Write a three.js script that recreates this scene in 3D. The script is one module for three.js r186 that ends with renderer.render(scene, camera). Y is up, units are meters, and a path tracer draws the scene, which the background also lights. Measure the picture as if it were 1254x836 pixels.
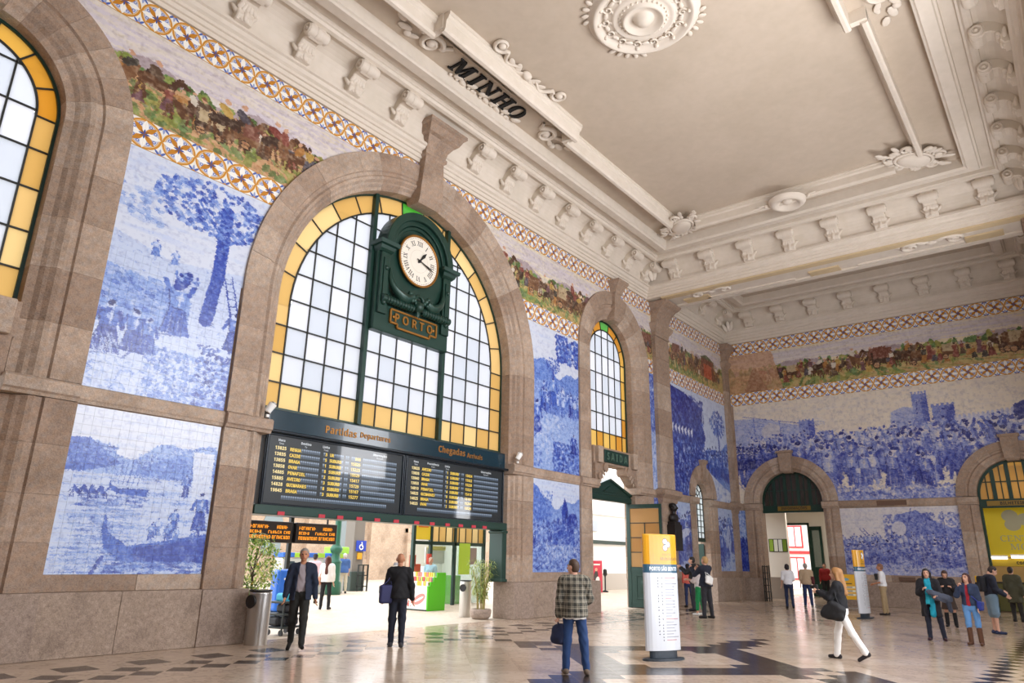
import * as THREE from 'three';
import { mergeGeometries } from 'three/addons/utils/BufferGeometryUtils.js';
import { RoundedBoxGeometry } from 'three/addons/geometries/RoundedBoxGeometry.js';
import { RectAreaLightUniformsLib } from 'three/addons/lights/RectAreaLightUniformsLib.js';
import { FontLoader } from 'three/addons/loaders/FontLoader.js';
import { TextGeometry } from 'three/addons/geometries/TextGeometry.js';

// ---------------------------------------------------------------- camera, sky, light, exposure
const scene = new THREE.Scene();
const camera = new THREE.PerspectiveCamera(51.926, 1254 / 836, 0.1, 400);
camera.position.set(13.1955, 1.65, 34.1585);
camera.up.set(0.16945, 0.95522, 0.24257);
camera.lookAt(13.1955 - 0.59618, 1.65 + 0.29534, 34.1585 - 0.74656);
const renderer = new THREE.WebGLRenderer();
renderer.toneMapping = THREE.LinearToneMapping;
renderer.toneMappingExposure = 0.94;
renderer.shadowMap.enabled = true;
RectAreaLightUniformsLib.init();
scene.background = new THREE.Color().setRGB(4.0, 4.1, 4.3);        // bright overcast daylight
// daylight through the street-side windows and doors, which mirror those of the wall in view
const HALL_W = 14.1, HALL_L = 43.44, MID = 21.72;
function windowLight(z, y, w, h, power) {
  const l = new THREE.RectAreaLight(new THREE.Color().setRGB(0.98, 0.98, 1.0), power, w, h);
  l.position.set(HALL_W - 0.06, y, z); l.lookAt(0, y, z); l.castShadow = true;
  scene.add(l);
}
const DAY = 9.0;
windowLight(MID, 7.7, 7.9, 6.2, DAY);
windowLight(11.25, 7.8, 2.9, 4.8, DAY);
windowLight(32.19, 7.8, 2.9, 4.8, DAY);
windowLight(MID, 1.3, 7.9, 2.4, DAY * 0.35);
windowLight(3.77, 3.2, 1.15, 3.4, DAY);

// ---------------------------------------------------------------- helpers
const V = (x, y, z) => new THREE.Vector3(x, y, z);
const PI = Math.PI;
function rng(seed) { let s = seed >>> 0; return () => { s = (s + 0x6d2b79f5) | 0; let t = Math.imul(s ^ (s >>> 15), 1 | s); t = (t + Math.imul(t ^ (t >>> 7), 61 | t)) ^ t; return ((t ^ (t >>> 14)) >>> 0) / 4294967296; }; }
const taken = {};
function numbered(n) { if (!(n in taken)) { taken[n] = 0; return n; } taken[n]++; return n + '_' + String(taken[n]).padStart(3, '0'); }
function tag(o, label, category, group, kind) {
  if (label) o.userData.label = label;
  if (category) o.userData.category = category;
  if (group) o.userData.group = group;
  if (kind) o.userData.kind = kind;
  return o;
}
function mesh(name, geo, mat, parent = scene) {
  const m = new THREE.Mesh(geo, mat);
  m.name = parent === scene ? numbered(name) : name;
  m.castShadow = m.receiveShadow = true; parent.add(m); return m;
}
function group(name, parent = scene) { const g = new THREE.Group(); g.name = parent === scene ? numbered(name) : name; parent.add(g); return g; }
function thing(name, label, category, pos, turn = 0, grp) {
  const g = group(name); if (pos) g.position.set(...pos); g.rotation.y = turn; return tag(g, label, category, grp);
}
function structure(name, label, category) { const g = group(name); return tag(g, label, category, null, 'structure'); }
const LEFT = PI / 2, RIGHT = -PI / 2;                                  // walls' own axes: u along the wall, v up, w into the hall
function onLeft(name, label, category, grp) { return thing(name, label, category, [0, 0, 0], LEFT, grp); }
function flat(g) { const n = g.index ? g.toNonIndexed() : g; for (const k of Object.keys(n.attributes)) if (!['position', 'normal', 'uv'].includes(k)) n.deleteAttribute(k); if (!n.attributes.uv) n.setAttribute('uv', new THREE.BufferAttribute(new Float32Array(n.attributes.position.count * 2), 2)); if (!n.attributes.normal) n.computeVertexNormals(); return n; }
function join(list) { return mergeGeometries(list.map(flat)); }
function at(g, x, y, z, rx = 0, ry = 0, rz = 0, s = 1) {
  const m = new THREE.Matrix4().compose(V(x, y, z), new THREE.Quaternion().setFromEuler(new THREE.Euler(rx, ry, rz)), Array.isArray(s) ? V(...s) : V(s, s, s));
  return g.applyMatrix4(m);
}
const box = (w, h, d, x = 0, y = 0, z = 0) => new THREE.BoxGeometry(w, h, d).translate(x, y, z);
const span = (x0, x1, y0, y1, z0, z1) => box(x1 - x0, y1 - y0, z1 - z0, (x0 + x1) / 2, (y0 + y1) / 2, (z0 + z1) / 2);
const rbox = (w, h, d, r = 0.01, x = 0, y = 0, z = 0, s = 2) => new RoundedBoxGeometry(w, h, d, s, Math.min(r, w / 2.01, h / 2.01, d / 2.01)).translate(x, y, z);
const cyl = (r0, r1, h, x = 0, y = 0, z = 0, n = 20) => new THREE.CylinderGeometry(r1, r0, h, n).translate(x, y + h / 2, z);
function bar(a, b, r, n = 8) { const d = V(...b).sub(V(...a)), L = d.length(); const g = new THREE.CylinderGeometry(r, r, L, n); g.applyQuaternion(new THREE.Quaternion().setFromUnitVectors(V(0, 1, 0), d.normalize())); return g.translate((a[0] + b[0]) / 2, (a[1] + b[1]) / 2, (a[2] + b[2]) / 2); }
function slab(a, b, wid, thick, nrm) {                                // a flat bar between two points of a plane with normal nrm
  const d = V(...b).sub(V(...a)), L = d.length(), x = d.normalize(), z = V(...nrm), y = z.clone().cross(x);
  return box(L, wid, thick).applyMatrix4(new THREE.Matrix4().makeBasis(x, y, z)).translate((a[0] + b[0]) / 2, (a[1] + b[1]) / 2, (a[2] + b[2]) / 2);
}
function tube(pts, r, seg = 24, n = 7) { return new THREE.TubeGeometry(new THREE.CatmullRomCurve3(pts.map((p) => V(...p))), seg, r, n, false); }
function taper(pts, radii, seg = 16, n = 7) {                          // a tube whose radius follows radii
  const c = new THREE.CatmullRomCurve3(pts.map((p) => V(...p))), g = new THREE.TubeGeometry(c, seg, 1, n, false), p = g.attributes.position;
  for (let i = 0; i <= seg; i++) {
    const t = i / seg, o = c.getPointAt(t), f = t * (radii.length - 1), k = Math.min(radii.length - 2, Math.floor(f)), r = radii[k] + (radii[k + 1] - radii[k]) * (f - k);
    for (let j = 0; j <= n; j++) { const q = i * (n + 1) + j; p.setXYZ(q, o.x + (p.getX(q) - o.x) * r, o.y + (p.getY(q) - o.y) * r, o.z + (p.getZ(q) - o.z) * r); }
  }
  g.computeVertexNormals(); return g;
}
function lathe(pts, n = 24) { return new THREE.LatheGeometry(pts.map((p) => new THREE.Vector2(...p)), n); }
const ball = (r, x = 0, y = 0, z = 0, sx = 1, sy = 1, sz = 1, n = 12) => new THREE.SphereGeometry(r, n, Math.max(6, n * 0.6 | 0)).scale(sx, sy, sz).translate(x, y, z);
// uv in metres from position, by the way each face points
function metres(g, du = 0, dv = 0) {
  g = flat(g); const p = g.attributes.position, uv = g.attributes.uv, a = V(), b = V(), c = V();
  for (let i = 0; i < p.count; i += 3) {
    a.fromBufferAttribute(p, i); b.fromBufferAttribute(p, i + 1); c.fromBufferAttribute(p, i + 2);
    const n = b.clone().sub(a).cross(c.clone().sub(a)), x = Math.abs(n.x), y = Math.abs(n.y), z = Math.abs(n.z);
    [a, b, c].forEach((q, k) => { if (y >= x && y >= z) uv.setXY(i + k, q.x + du, q.z + dv); else if (x >= z) uv.setXY(i + k, q.z + du, q.y + dv); else uv.setXY(i + k, q.x + du, q.y + dv); });
  }
  return g;
}
// closed loops of points joined one to the next, with ends
function loft(loops, caps = true, ring = false) {
  const n = loops[0].length, pos = [];
  const tri = (a, b, c) => pos.push(a.x, a.y, a.z, b.x, b.y, b.z, c.x, c.y, c.z);
  const m = ring ? loops.length : loops.length - 1;
  for (let i = 0; i < m; i++) { const A = loops[i], B = loops[(i + 1) % loops.length]; for (let j = 0; j < n; j++) { const k = (j + 1) % n; tri(A[j], B[j], B[k]); tri(A[j], B[k], A[k]); } }
  if (caps && !ring) {
    const cap = (L, flip) => {
      const nn = V(), o = L[0]; for (let j = 1; j < n - 1; j++) nn.add(L[j].clone().sub(o).cross(L[j + 1].clone().sub(o)));
      const x = Math.abs(nn.x), y = Math.abs(nn.y), z = Math.abs(nn.z), f = (q) => (x >= y && x >= z ? new THREE.Vector2(q.y, q.z) : y >= z ? new THREE.Vector2(q.z, q.x) : new THREE.Vector2(q.x, q.y));
      const pts = L.map(f), cw = THREE.ShapeUtils.isClockWise(pts), idx = THREE.ShapeUtils.triangulateShape(cw ? pts.slice().reverse() : pts, []);
      for (const [a, b, c] of idx) { const q = cw ? [n - 1 - a, n - 1 - b, n - 1 - c] : [a, b, c]; const T = [L[q[0]], L[q[1]], L[q[2]]]; const fn = T[1].clone().sub(T[0]).cross(T[2].clone().sub(T[0])); if ((fn.dot(flip) < 0)) tri(T[0], T[2], T[1]); else tri(...T); }
    };
    cap(loops[0], loops[0][0].clone().sub(loops[1][0])); cap(loops[loops.length - 1], loops[loops.length - 1][0].clone().sub(loops[loops.length - 2][0]));
  }
  const g = new THREE.BufferGeometry(); g.setAttribute('position', new THREE.Float32BufferAttribute(pos, 3));
  // sides outward: compare with the volume
  let vol = 0; for (let i = 0; i < pos.length; i += 9) { const a = V(pos[i], pos[i + 1], pos[i + 2]), b = V(pos[i + 3], pos[i + 4], pos[i + 5]), c = V(pos[i + 6], pos[i + 7], pos[i + 8]); vol += a.dot(b.cross(c)); }
  if (vol < 0) { const sides = m * n * 6 * 3; for (let i = 0; i < sides; i += 9) for (let k = 0; k < 3; k++) { const t = pos[i + 3 + k]; pos[i + 3 + k] = pos[i + 6 + k]; pos[i + 6 + k] = t; } g.setAttribute('position', new THREE.Float32BufferAttribute(pos, 3)); }
  g.setAttribute('uv', new THREE.Float32BufferAttribute(new Float32Array(pos.length / 3 * 2), 2));
  g.computeVertexNormals(); return g;
}
function plate(pts, depth, holes = [], bevel = 0) {                    // an outline in x,y with thickness along z, uv in metres
  const s = new THREE.Shape(pts.map((p) => new THREE.Vector2(...p)));
  for (const h of holes) s.holes.push(new THREE.Path(h.map((p) => new THREE.Vector2(...p))));
  return new THREE.ExtrudeGeometry(s, { depth, bevelEnabled: bevel > 0, bevelSize: bevel, bevelThickness: bevel, bevelSegments: 1, curveSegments: 1 });
}
function arcPts(cx, cy, r, a0, a1, n) { const o = []; for (let i = 0; i <= n; i++) { const a = a0 + (a1 - a0) * i / n; o.push([cx + r * Math.cos(a), cy + r * Math.sin(a)]); } return o; }

// ---------------------------------------------------------------- textures
function noiseField(n, seed, octaves) {                                // tiling value noise, 0..1
  const out = new Float32Array(n * n);
  octaves.forEach(([cells, amp], o) => {
    const r = rng(seed + o * 77), g = new Float32Array(cells * cells).map(() => r());
    for (let y = 0; y < n; y++) for (let x = 0; x < n; x++) {
      const fx = x / n * cells, fy = y / n * cells, x0 = fx | 0, y0 = fy | 0, tx = fx - x0, ty = fy - y0, sx = tx * tx * (3 - 2 * tx), sy = ty * ty * (3 - 2 * ty), x1 = (x0 + 1) % cells, y1 = (y0 + 1) % cells;
      const a = g[y0 * cells + x0], b = g[y0 * cells + x1], c = g[y1 * cells + x0], d = g[y1 * cells + x1];
      out[y * n + x] += amp * (a + (b - a) * sx + (c - a) * sy + (a - b - c + d) * sx * sy);
    }
  });
  let tot = 0; octaves.forEach((o) => (tot += o[1])); for (let i = 0; i < out.length; i++) out[i] /= tot; return out;
}
function dataTex(n, fill, size, srgb = true) {
  const d = new Uint8Array(n * n * 4); for (let i = 0; i < n * n; i++) { const c = fill(i, i % n, i / n | 0); d[i * 4] = c[0]; d[i * 4 + 1] = c[1]; d[i * 4 + 2] = c[2]; d[i * 4 + 3] = 255; }
  const t = new THREE.DataTexture(d, n, n); t.wrapS = t.wrapT = THREE.RepeatWrapping; t.magFilter = THREE.LinearFilter; if (srgb) t.colorSpace = THREE.SRGBColorSpace; t.repeat.set(1 / size, 1 / size); t.needsUpdate = true; return t;
}
function canvasTex(w, h, draw) { const c = document.createElement('canvas'); c.width = w; c.height = h; const x = c.getContext('2d'); draw(x, w, h); const t = new THREE.CanvasTexture(c); t.colorSpace = THREE.SRGBColorSpace; t.wrapS = t.wrapT = THREE.ClampToEdgeWrapping; return t; }
const std = (o) => new THREE.MeshStandardMaterial(o);
const phys = (o) => new THREE.MeshPhysicalMaterial(o);
const clampB = (v) => Math.max(0, Math.min(255, v));
const nBig = noiseField(512, 5, [[4, 1], [9, 0.7], [23, 0.5]]), nMid = noiseField(512, 11, [[32, 1], [71, 0.8]]), nFine = noiseField(512, 23, [[256, 1], [128, 0.6]]);
const stoneTex = dataTex(512, (i) => { const s = (nBig[i] - 0.5) * 52 + (nMid[i] - 0.5) * 26 + (nFine[i] - 0.5) * 50, w = (nBig[(i * 7 + 31337) % nBig.length] - 0.5) * 22; return [clampB(206 + s + w), clampB(195 + s), clampB(186 + s - w)]; }, 2.3);
const stoneBump = dataTex(512, (i) => { const s = 128 + (nFine[i] - 0.5) * 160 + (nMid[i] - 0.5) * 60; return [clampB(s), clampB(s), clampB(s)]; }, 2.3, false);
const stone = [0xd3c3b4, 0xc5b3a3, 0xcebdae, 0xd8cabc, 0xc0ad9d].map((c) => std({ color: c, map: stoneTex, bumpMap: stoneBump, bumpScale: 0.006, roughness: 0.85 }));
const stoneAt = (r) => stone[r() * stone.length | 0];
const stainTex = dataTex(512, (i, x, y) => { const b = nBig[i], s = (nBig[i] - 0.5) * 60 + (nMid[i] - 0.5) * 40 + (nFine[i] - 0.5) * 55, k = b > 0.58 ? -11 : 0; return [clampB(205 + s + k), clampB(196 + s + k), clampB(190 + s + k * 1.1)]; }, 1.7);
const plinthMat = [0xcbbdb1, 0xc4b5a9, 0xc2b4a8, 0xc8b8a9].map((c) => std({ color: c, map: stainTex, bumpMap: stoneBump, bumpScale: 0.008, roughness: 0.85 }));
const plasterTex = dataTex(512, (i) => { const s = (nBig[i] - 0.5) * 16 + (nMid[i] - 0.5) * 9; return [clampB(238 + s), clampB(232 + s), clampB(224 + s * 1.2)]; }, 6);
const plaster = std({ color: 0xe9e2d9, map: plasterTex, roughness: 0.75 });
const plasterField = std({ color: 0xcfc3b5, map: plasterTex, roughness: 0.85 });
const plasterWarm = std({ color: 0xdcc9a6, map: plasterTex, roughness: 0.8 });
const green = std({ color: 0x17382f, roughness: 0.38, metalness: 0.1 });
const greenDark = std({ color: 0x10261f, roughness: 0.45 });
const black = std({ color: 0x1a1718, roughness: 0.5 });
const iron = std({ color: 0x1c2320, roughness: 0.5 });
const white = std({ color: 0xf0efec, roughness: 0.6 });
const steel = std({ color: 0xb9b6b2, roughness: 0.32, metalness: 0.85 });
const gold = std({ color: 0x9c6a2b, roughness: 0.4, metalness: 0.55 });
const solid = (c, rough = 0.7) => std({ color: c, roughness: rough });
const font = await new FontLoader().loadAsync('fonts/droid/droid_serif_bold.typeface.json');
const fontSans = await new FontLoader().loadAsync('fonts/droid/droid_sans_bold.typeface.json');
function text(s, size, depth, f = font) { const g = new TextGeometry(s, { font: f, size, depth, curveSegments: 3, bevelEnabled: false }); g.computeBoundingBox(); const b = g.boundingBox; return g.translate(-(b.min.x + b.max.x) / 2, -(b.min.y + b.max.y) / 2, 0); }
// ---------------------------------------------------------------- walls
const A_MAIN = { u: -MID, spring: 7.15, R: 5.15 }, A_EXIT = { u: -11.25, spring: 9.15, R: 2.62 }, A_NEAR = { u: -32.19, spring: 9.15, R: 2.62 }, A_SLIM = { u: -3.77, spring: 4.4, R: 1.42 };
const A_INFO = { u: 2.65, spring: 4.38, R: 2.12 }, A_TICKET = { u: 11.42, spring: 4.38, R: 2.12 };
const LEDGE0 = 4.05, LEDGE1 = 4.37, PANEL0 = 1.265, BAND1 = [9.151, 9.783], BAND2 = [11.749, 12.396], PLINTH = 0.995, TOP = 14.6;
const P_MAIN = [[0, 0.02], [0, 0.1], [0.5, 0.1], [0.53, 0.05], [0.61, 0.05], [0.66, 0.09], [0.73, 0.075], [0.79, 0.0], [0.84, -0.02], [0.9, -0.09], [0.98, -0.13], [0.98, -0.62], [0, -0.62]];
const P_EXIT = [[0, 0.02], [0, 0.1], [0.5, 0.1], [0.53, 0.05], [0.61, 0.05], [0.66, 0.09], [0.74, 0.07], [0.82, 0.0], [0.88, -0.03], [0.95, -0.1], [1.08, -0.14], [1.08, -0.62], [0, -0.62]];
const P_SLIM = [[0, 0.02], [0, 0.09], [0.42, 0.09], [0.45, 0.05], [0.6, 0.05], [0.66, 0.0], [0.76, -0.04], [0.76, -0.5], [0, -0.5]];
const P_FAR = [[0, 0.02], [0, 0.1], [0.3, 0.1], [0.33, 0.06], [0.4, 0.06], [0.45, 0.1], [0.55, 0.07], [0.62, 0.0], [0.7, -0.04], [0.7, -0.62], [0, -0.62]];
function wallOutline(u0, u1, openings) {
  const pts = [[u0, 0]];
  for (const o of openings) { const r = o.R - 0.12; pts.push([o.u - r, 0]); if (!o.flatTop) pts.push(...arcPts(o.u, o.spring, r, PI, 0, 32)); else pts.push([o.u - r, o.spring], [o.u + r, o.spring]); pts.push([o.u + r, 0]); }
  pts.push([u1, 0], [u1, TOP], [u0, TOP]); return pts;
}
function arch(parent, a, prof, { n, floors, seed, key }) {
  const g = group('arch_surround', parent), r = rng(seed);
  const lp = (f) => prof.map(([d, w]) => f(a.R - d, w));
  for (let i = 0; i < n; i++) {
    const gap = 0.0018 / a.R, t0 = PI * i / n + gap * 1.5, t1 = PI * (i + 1) / n - gap * 1.5, loops = [], pr = (r() - 0.5) * 0.006;
    for (let k = 0; k <= 4; k++) { const t = t0 + (t1 - t0) * k / 4; loops.push(lp((rad, w) => V(a.u + rad * Math.cos(t), a.spring + rad * Math.sin(t), w + pr))); }
    mesh('voussoir', metres(loft(loops), r() * 9, r() * 9), stoneAt(r), g);
  }
  for (const s of [-1, 1]) for (let i = 0; i < floors.length - 1; i++) {
    const pr = (r() - 0.5) * 0.006, loops = [floors[i] + 0.002, floors[i + 1] - 0.002].map((v) => lp((rad, w) => V(a.u + s * rad, v, w + pr)));
    mesh('jamb_block', metres(loft(loops), r() * 9, r() * 9), stoneAt(r), g);
  }
  if (key) {                                                            // the projecting keystone: sections of height, half width, projection
    const loops = key.map(([v, h, w]) => [V(a.u - h, v, -0.3), V(a.u + h, v, -0.3), V(a.u + h, v, w), V(a.u - h, v, w)]);
    mesh('keystone', metres(loft(loops), r() * 9, 0), stone[1], g);
  }
  return g;
}
function courses(parent, name, mats, u0, u1, v0, v1, w, len, seed, back = -0.1) {   // a row of blocks with open joints
  const r = rng(seed); let u = u0;
  while (u < u1 - 0.01) {
    let e = u + len * (0.75 + r() * 0.5); if (u1 - e < len * 0.45) e = u1;
    mesh(name, metres(rbox(e - u - 0.005, v1 - v0 - 0.005, w - back, 0.006, (u + e) / 2, (v0 + v1) / 2, (w + back) / 2, 1), r() * 7, r() * 7), mats[r() * mats.length | 0], parent);
    u = e;
  }
}
function ledge(parent, u0, u1, w, seed, len = 2.7, deep = -0.1) {                 // moulded string course blocks
  const r = rng(seed); let u = u0;
  while (u < u1 - 0.01) {
    let e = Math.min(u1, u + len); if (u1 - e < 0.5) e = u1;
    const pr = [[LEDGE0 + 0.01, deep], [LEDGE0 + 0.01, w * 0.6], [LEDGE0 + 0.06, w * 0.75], [LEDGE0 + 0.09, w], [LEDGE1 - 0.05, w], [LEDGE1 - 0.01, w * 0.7], [LEDGE1 - 0.01, deep]];
    mesh('string_course_block', metres(loft([u + 0.003, e - 0.003].map((q) => pr.map(([v, ww]) => V(q, v, ww)))), r() * 9, r() * 9), stoneAt(r), parent);
    u = e;
  }
}
const KEY_MAIN = [[11.1, 0.4, 0.14], [11.2, 0.44, 0.24], [11.6, 0.43, 0.27], [12.55, 0.36, 0.3], [12.6, 0.42, 0.36], [12.7, 0.43, 0.37], [12.74, 0.39, 0.34], [12.9, 0.41, 0.4], [13.05, 0.5, 0.52], [13.1, 0.52, 0.55], [13.14, 0.6, 0.66], [13.32, 0.68, 0.78], [13.36, 0.74, 0.86], [13.46, 0.74, 0.86]];
const KEY_EXIT = [[10.62, 0.24, 0.12], [10.7, 0.27, 0.2], [11.7, 0.22, 0.24], [11.75, 0.27, 0.3], [11.83, 0.27, 0.3], [12.05, 0.32, 0.42], [12.12, 0.38, 0.5], [12.2, 0.4, 0.52], [12.24, 0.4, 0.52]];

const wallL = structure('wall_left', 'granite wall with tall arches and blue tile pictures', 'wall'); wallL.rotation.y = LEFT;
mesh('masonry', metres(plate(wallOutline(-HALL_L, 0, [A_NEAR, A_MAIN, A_EXIT, A_SLIM]), 0.7).translate(0, 0, -0.7)), stone[2], wallL);
const FL = [PLINTH, 1.75, 2.5, 3.3, LEDGE0], FLu = (s) => { const o = [LEDGE1]; const k = Math.round((s - LEDGE1) / 0.95); for (let i = 1; i <= k; i++) o.push(LEDGE1 + (s - LEDGE1) * i / k); return o; };
for (const [a, p, n, seed, key] of [[A_MAIN, P_MAIN, 21, 3, KEY_MAIN], [A_EXIT, P_EXIT, 13, 5, KEY_EXIT], [A_NEAR, P_EXIT, 13, 7, KEY_EXIT]]) {
  const g = arch(wallL, a, p, { n, floors: FL, seed, key });
  const r = rng(seed + 50), up = FLu(a.spring);
  for (const s of [-1, 1]) for (let i = 0; i < up.length - 1; i++) mesh('jamb_block', metres(loft([up[i] + 0.002, up[i + 1] - 0.002].map((v) => p.map(([d, w]) => V(a.u + s * (a.R - d), v, w)))), r() * 9, r() * 9), stoneAt(r), g);
  for (const s of [-1, 1]) {                                            // imposts
    const e0 = a.u + s * (a.R + 0.0), e1 = a.u + s * (a.R - p[10][0] - 0.06), q0 = Math.min(e0, e1), q1 = Math.max(e0, e1);
    ledge(g, q0, q1, 0.17, seed + 9, 3, -0.6);
    courses(g, 'plinth_block', plinthMat, Math.min(a.u + s * (a.R + 0.01), a.u + s * (a.R - p[10][0] + 0.03)), Math.max(a.u + s * (a.R + 0.01), a.u + s * (a.R - p[10][0] + 0.03)), 0, PLINTH, 0.16, 1.3, seed + 13, -0.62);
  }
}
{
  const g = arch(wallL, A_SLIM, P_SLIM, { n: 9, floors: [PLINTH, 2, 3, LEDGE0], seed: 17, key: [[5.0, 0.12, 0.1], [5.1, 0.16, 0.16], [5.85, 0.2, 0.2], [5.95, 0.24, 0.26], [6.05, 0.24, 0.26]] });
  for (const s of [-1, 1]) { const e = [A_SLIM.u + s * A_SLIM.R, A_SLIM.u + s * (A_SLIM.R - 0.74)].sort((x, y) => x - y); ledge(g, e[0], e[1], 0.17, 31, 3, -0.5); courses(g, 'plinth_block', plinthMat, e[0], e[1], 0, PLINTH, 0.16, 1.3, 33, -0.5); }
}
// lower zone between the arches
for (const [u0, u1, s] of [[-A_NEAR.R - 32.19 - 6, -A_NEAR.R - 32.19, 1], [-29.57, -26.87, 2], [-16.57, -13.87, 3], [-8.63, -8.3, 4], [-6.7, -5.19, 5], [-2.35, -0.55, 6]]) {
  courses(wallL, 'plinth_block', plinthMat, u0, u1, 0, PLINTH, 0.13, 1.15, 100 + s);
  ledge(wallL, u0, u1, 0.07, 120 + s);
  courses(wallL, 'ashlar_block', stone, u0, u1, PLINTH, PANEL0, 0.03, 1.4, 140 + s);
}
// pilasters that carry the beam across the hall, and the corner pilaster
function pilaster(u0, u1, w, cap) {
  const g = group('pilaster', wallL), r = rng(200 + Math.round(-u0));
  courses(g, 'plinth_block', plinthMat, u0 - 0.06, u1 + 0.06, 0, PLINTH, w + 0.12, 3, 201);
  for (const [a, b] of [[PLINTH, 1.25], [1.25, 2.25], [2.25, 3.15], [3.15, 3.92], [4.44, 5.5], [5.5, 6.6], [6.6, 7.7], [7.7, 8.8], [8.8, 9.9], [9.9, 10.85]]) mesh('pilaster_block', metres(rbox(u1 - u0, b - a - 0.005, w + 0.1, 0.01, (u0 + u1) / 2, (a + b) / 2, w / 2 - 0.05, 1), r() * 9, r() * 9), stoneAt(r), g);
  const m = (u0 + u1) / 2, h = (u1 - u0) / 2, ring = (list) => loft(list.map(([v, e, q]) => [V(m - h - e, v, -0.1), V(m + h + e, v, -0.1), V(m + h + e, v, q), V(m - h - e, v, q)]));
  mesh('impost', metres(ring([[3.9, 0.02, w + 0.03], [3.98, 0.05, w + 0.05], [4.05, 0.06, w + 0.06], [4.14, 0.14, w + 0.16], [4.2, 0.18, w + 0.22], [4.38, 0.18, w + 0.22], [4.44, 0.04, w + 0.05]])), stone[1], g);
  mesh('capital', metres(ring([[10.85, 0.04, w + 0.04], [10.93, 0.04, w + 0.04], [10.95, 0.0, w + 0.02], [11.1, 0.02, w + 0.05], [11.2, 0.1, w + 0.14], [11.28, 0.14, w + 0.18], [11.4, 0.16, w + 0.2], [11.46, 0.04, w + 0.08]])), stone[1], g);
  mesh('console', metres(ring([[11.46, 0.0, w + 0.05], [11.7, 0.0, w + 0.12], [11.95, 0.01, w + 0.26], [12.12, 0.03, w + 0.42], [12.16, 0.08, w + 0.5], [12.26, 0.12, w + cap], [12.34, 0.14, w + cap + 0.03]])), stone[4], g);
}
pilaster(-8.12, -6.88, 0.2, 0.62);
pilaster(-0.52, 0, 0.16, 0.3);
pilaster(-HALL_L + 6.88, -HALL_L + 8.12, 0.2, 0.62);
// two short granite spouts of spotlights on the imposts
for (const [u, lab] of [[-26.02, 'small white spotlight at the board end nearer the river picture'], [-17.5, 'small white spotlight at the board end nearer the exit door']]) {
  const t = onLeft('spotlight', lab, 'spotlight', 'wall spotlights'); t.position.set(0.2, 4.37, -u);
  mesh('housing', at(cyl(0.07, 0.085, 0.2), 0, 0.12, -0.02, 0.3, 0, -0.4), white, t); mesh('bracket', box(0.06, 0.06, 0.04, 0, 0.03, 0), white, t); mesh('lens', at(cyl(0.06, 0.06, 0.02), 0.09, 0.3, 0.05, 0.3, 0, -0.4), steel, t);
}
// ---- far wall
const wallF = structure('wall_far', 'end wall with two round arches and a great blue tile picture', 'wall');
mesh('masonry', metres(plate(wallOutline(-0.6, HALL_W + 0.6, [A_INFO, A_TICKET]), 0.7).translate(0, 0, -0.7)), stone[2], wallF);
for (const [a, seed] of [[A_INFO, 61], [A_TICKET, 67]]) {
  const g = arch(wallF, a, P_FAR, { n: 11, floors: [PLINTH, 2, 3, LEDGE0], seed, key: [[5.72, 0.2, 0.1], [5.8, 0.26, 0.2], [6.2, 0.29, 0.24], [6.62, 0.3, 0.26], [6.66, 0.36, 0.34], [6.74, 0.36, 0.34]] });
  for (const s of [-1, 1]) { const e = [a.u + s * a.R, a.u + s * (a.R - 0.72)].sort((x, y) => x - y); ledge(g, e[0], e[1], 0.16, seed + 1, 3, -0.6); courses(g, 'plinth_block', plinthMat, e[0], e[1], 0, PLINTH, 0.16, 1.3, seed + 2, -0.62); }
}
for (const [u0, u1, s] of [[0.2, 0.53, 1], [4.77, 9.3, 2], [13.54, 13.9, 3]]) {
  courses(wallF, 'plinth_block', plinthMat, u0, u1, 0, PLINTH, 0.13, 1.3, 160 + s);
  ledge(wallF, u0, u1, 0.07, 170 + s, 2.2);
  courses(wallF, 'ashlar_block', stone, u0, u1, PLINTH, PANEL0, 0.03, 1.4, 180 + s);
}
for (const [x, y, w, h, s] of [[6.9, 4.21, 1.15, 0.2, 0], [7.1, 1.12, 0.6, 0.16, 0]]) mesh('bronze_plate', rbox(w, h, 0.03, 0.01, x, y, 0.09), std({ color: 0x6a4f3f, roughness: 0.6 }), wallF);
// ---- street-side wall and near end wall, behind and beside the viewer
const wallR = structure('wall_right', 'street side granite wall with tall windows', 'wall'); wallR.rotation.y = RIGHT; wallR.position.x = HALL_W;
const mir = (a) => ({ ...a, u: -a.u });
mesh('masonry', metres(plate(wallOutline(0, HALL_L, [mir(A_SLIM), mir(A_EXIT), mir(A_MAIN), mir(A_NEAR)]), 0.7).translate(0, 0, -0.7)), stone[2], wallR);
arch(wallR, mir(A_SLIM), P_SLIM, { n: 9, floors: [0, 2, LEDGE0, 4.4], seed: 81 });
for (const [a, p, n, seed] of [[mir(A_EXIT), P_EXIT, 13, 85], [mir(A_MAIN), P_MAIN, 21, 83], [mir(A_NEAR), P_EXIT, 13, 87]]) arch(wallR, a, p, { n, floors: [0, 2, LEDGE0, ...FLu(a.spring)], seed });
for (const [z0, z1] of [[6.88, 8.12], [HALL_L - 8.12, HALL_L - 6.88]]) {
  const g = group('pilaster', wallR); mesh('shaft', metres(span(z0, z1, 0, 11.2, -0.1, 0.2)), stone[0], g);
  mesh('console', metres(loft([[11.2, 0.04, 0.24], [11.46, 0.0, 0.25], [11.95, 0.01, 0.46], [12.12, 0.03, 0.62], [12.26, 0.12, 0.82], [12.34, 0.14, 0.85]].map(([v, e, q]) => [V(z0 - e, v, -0.1), V(z1 + e, v, -0.1), V(z1 + e, v, q), V(z0 - e, v, q)]))), stone[4], g);
}
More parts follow.
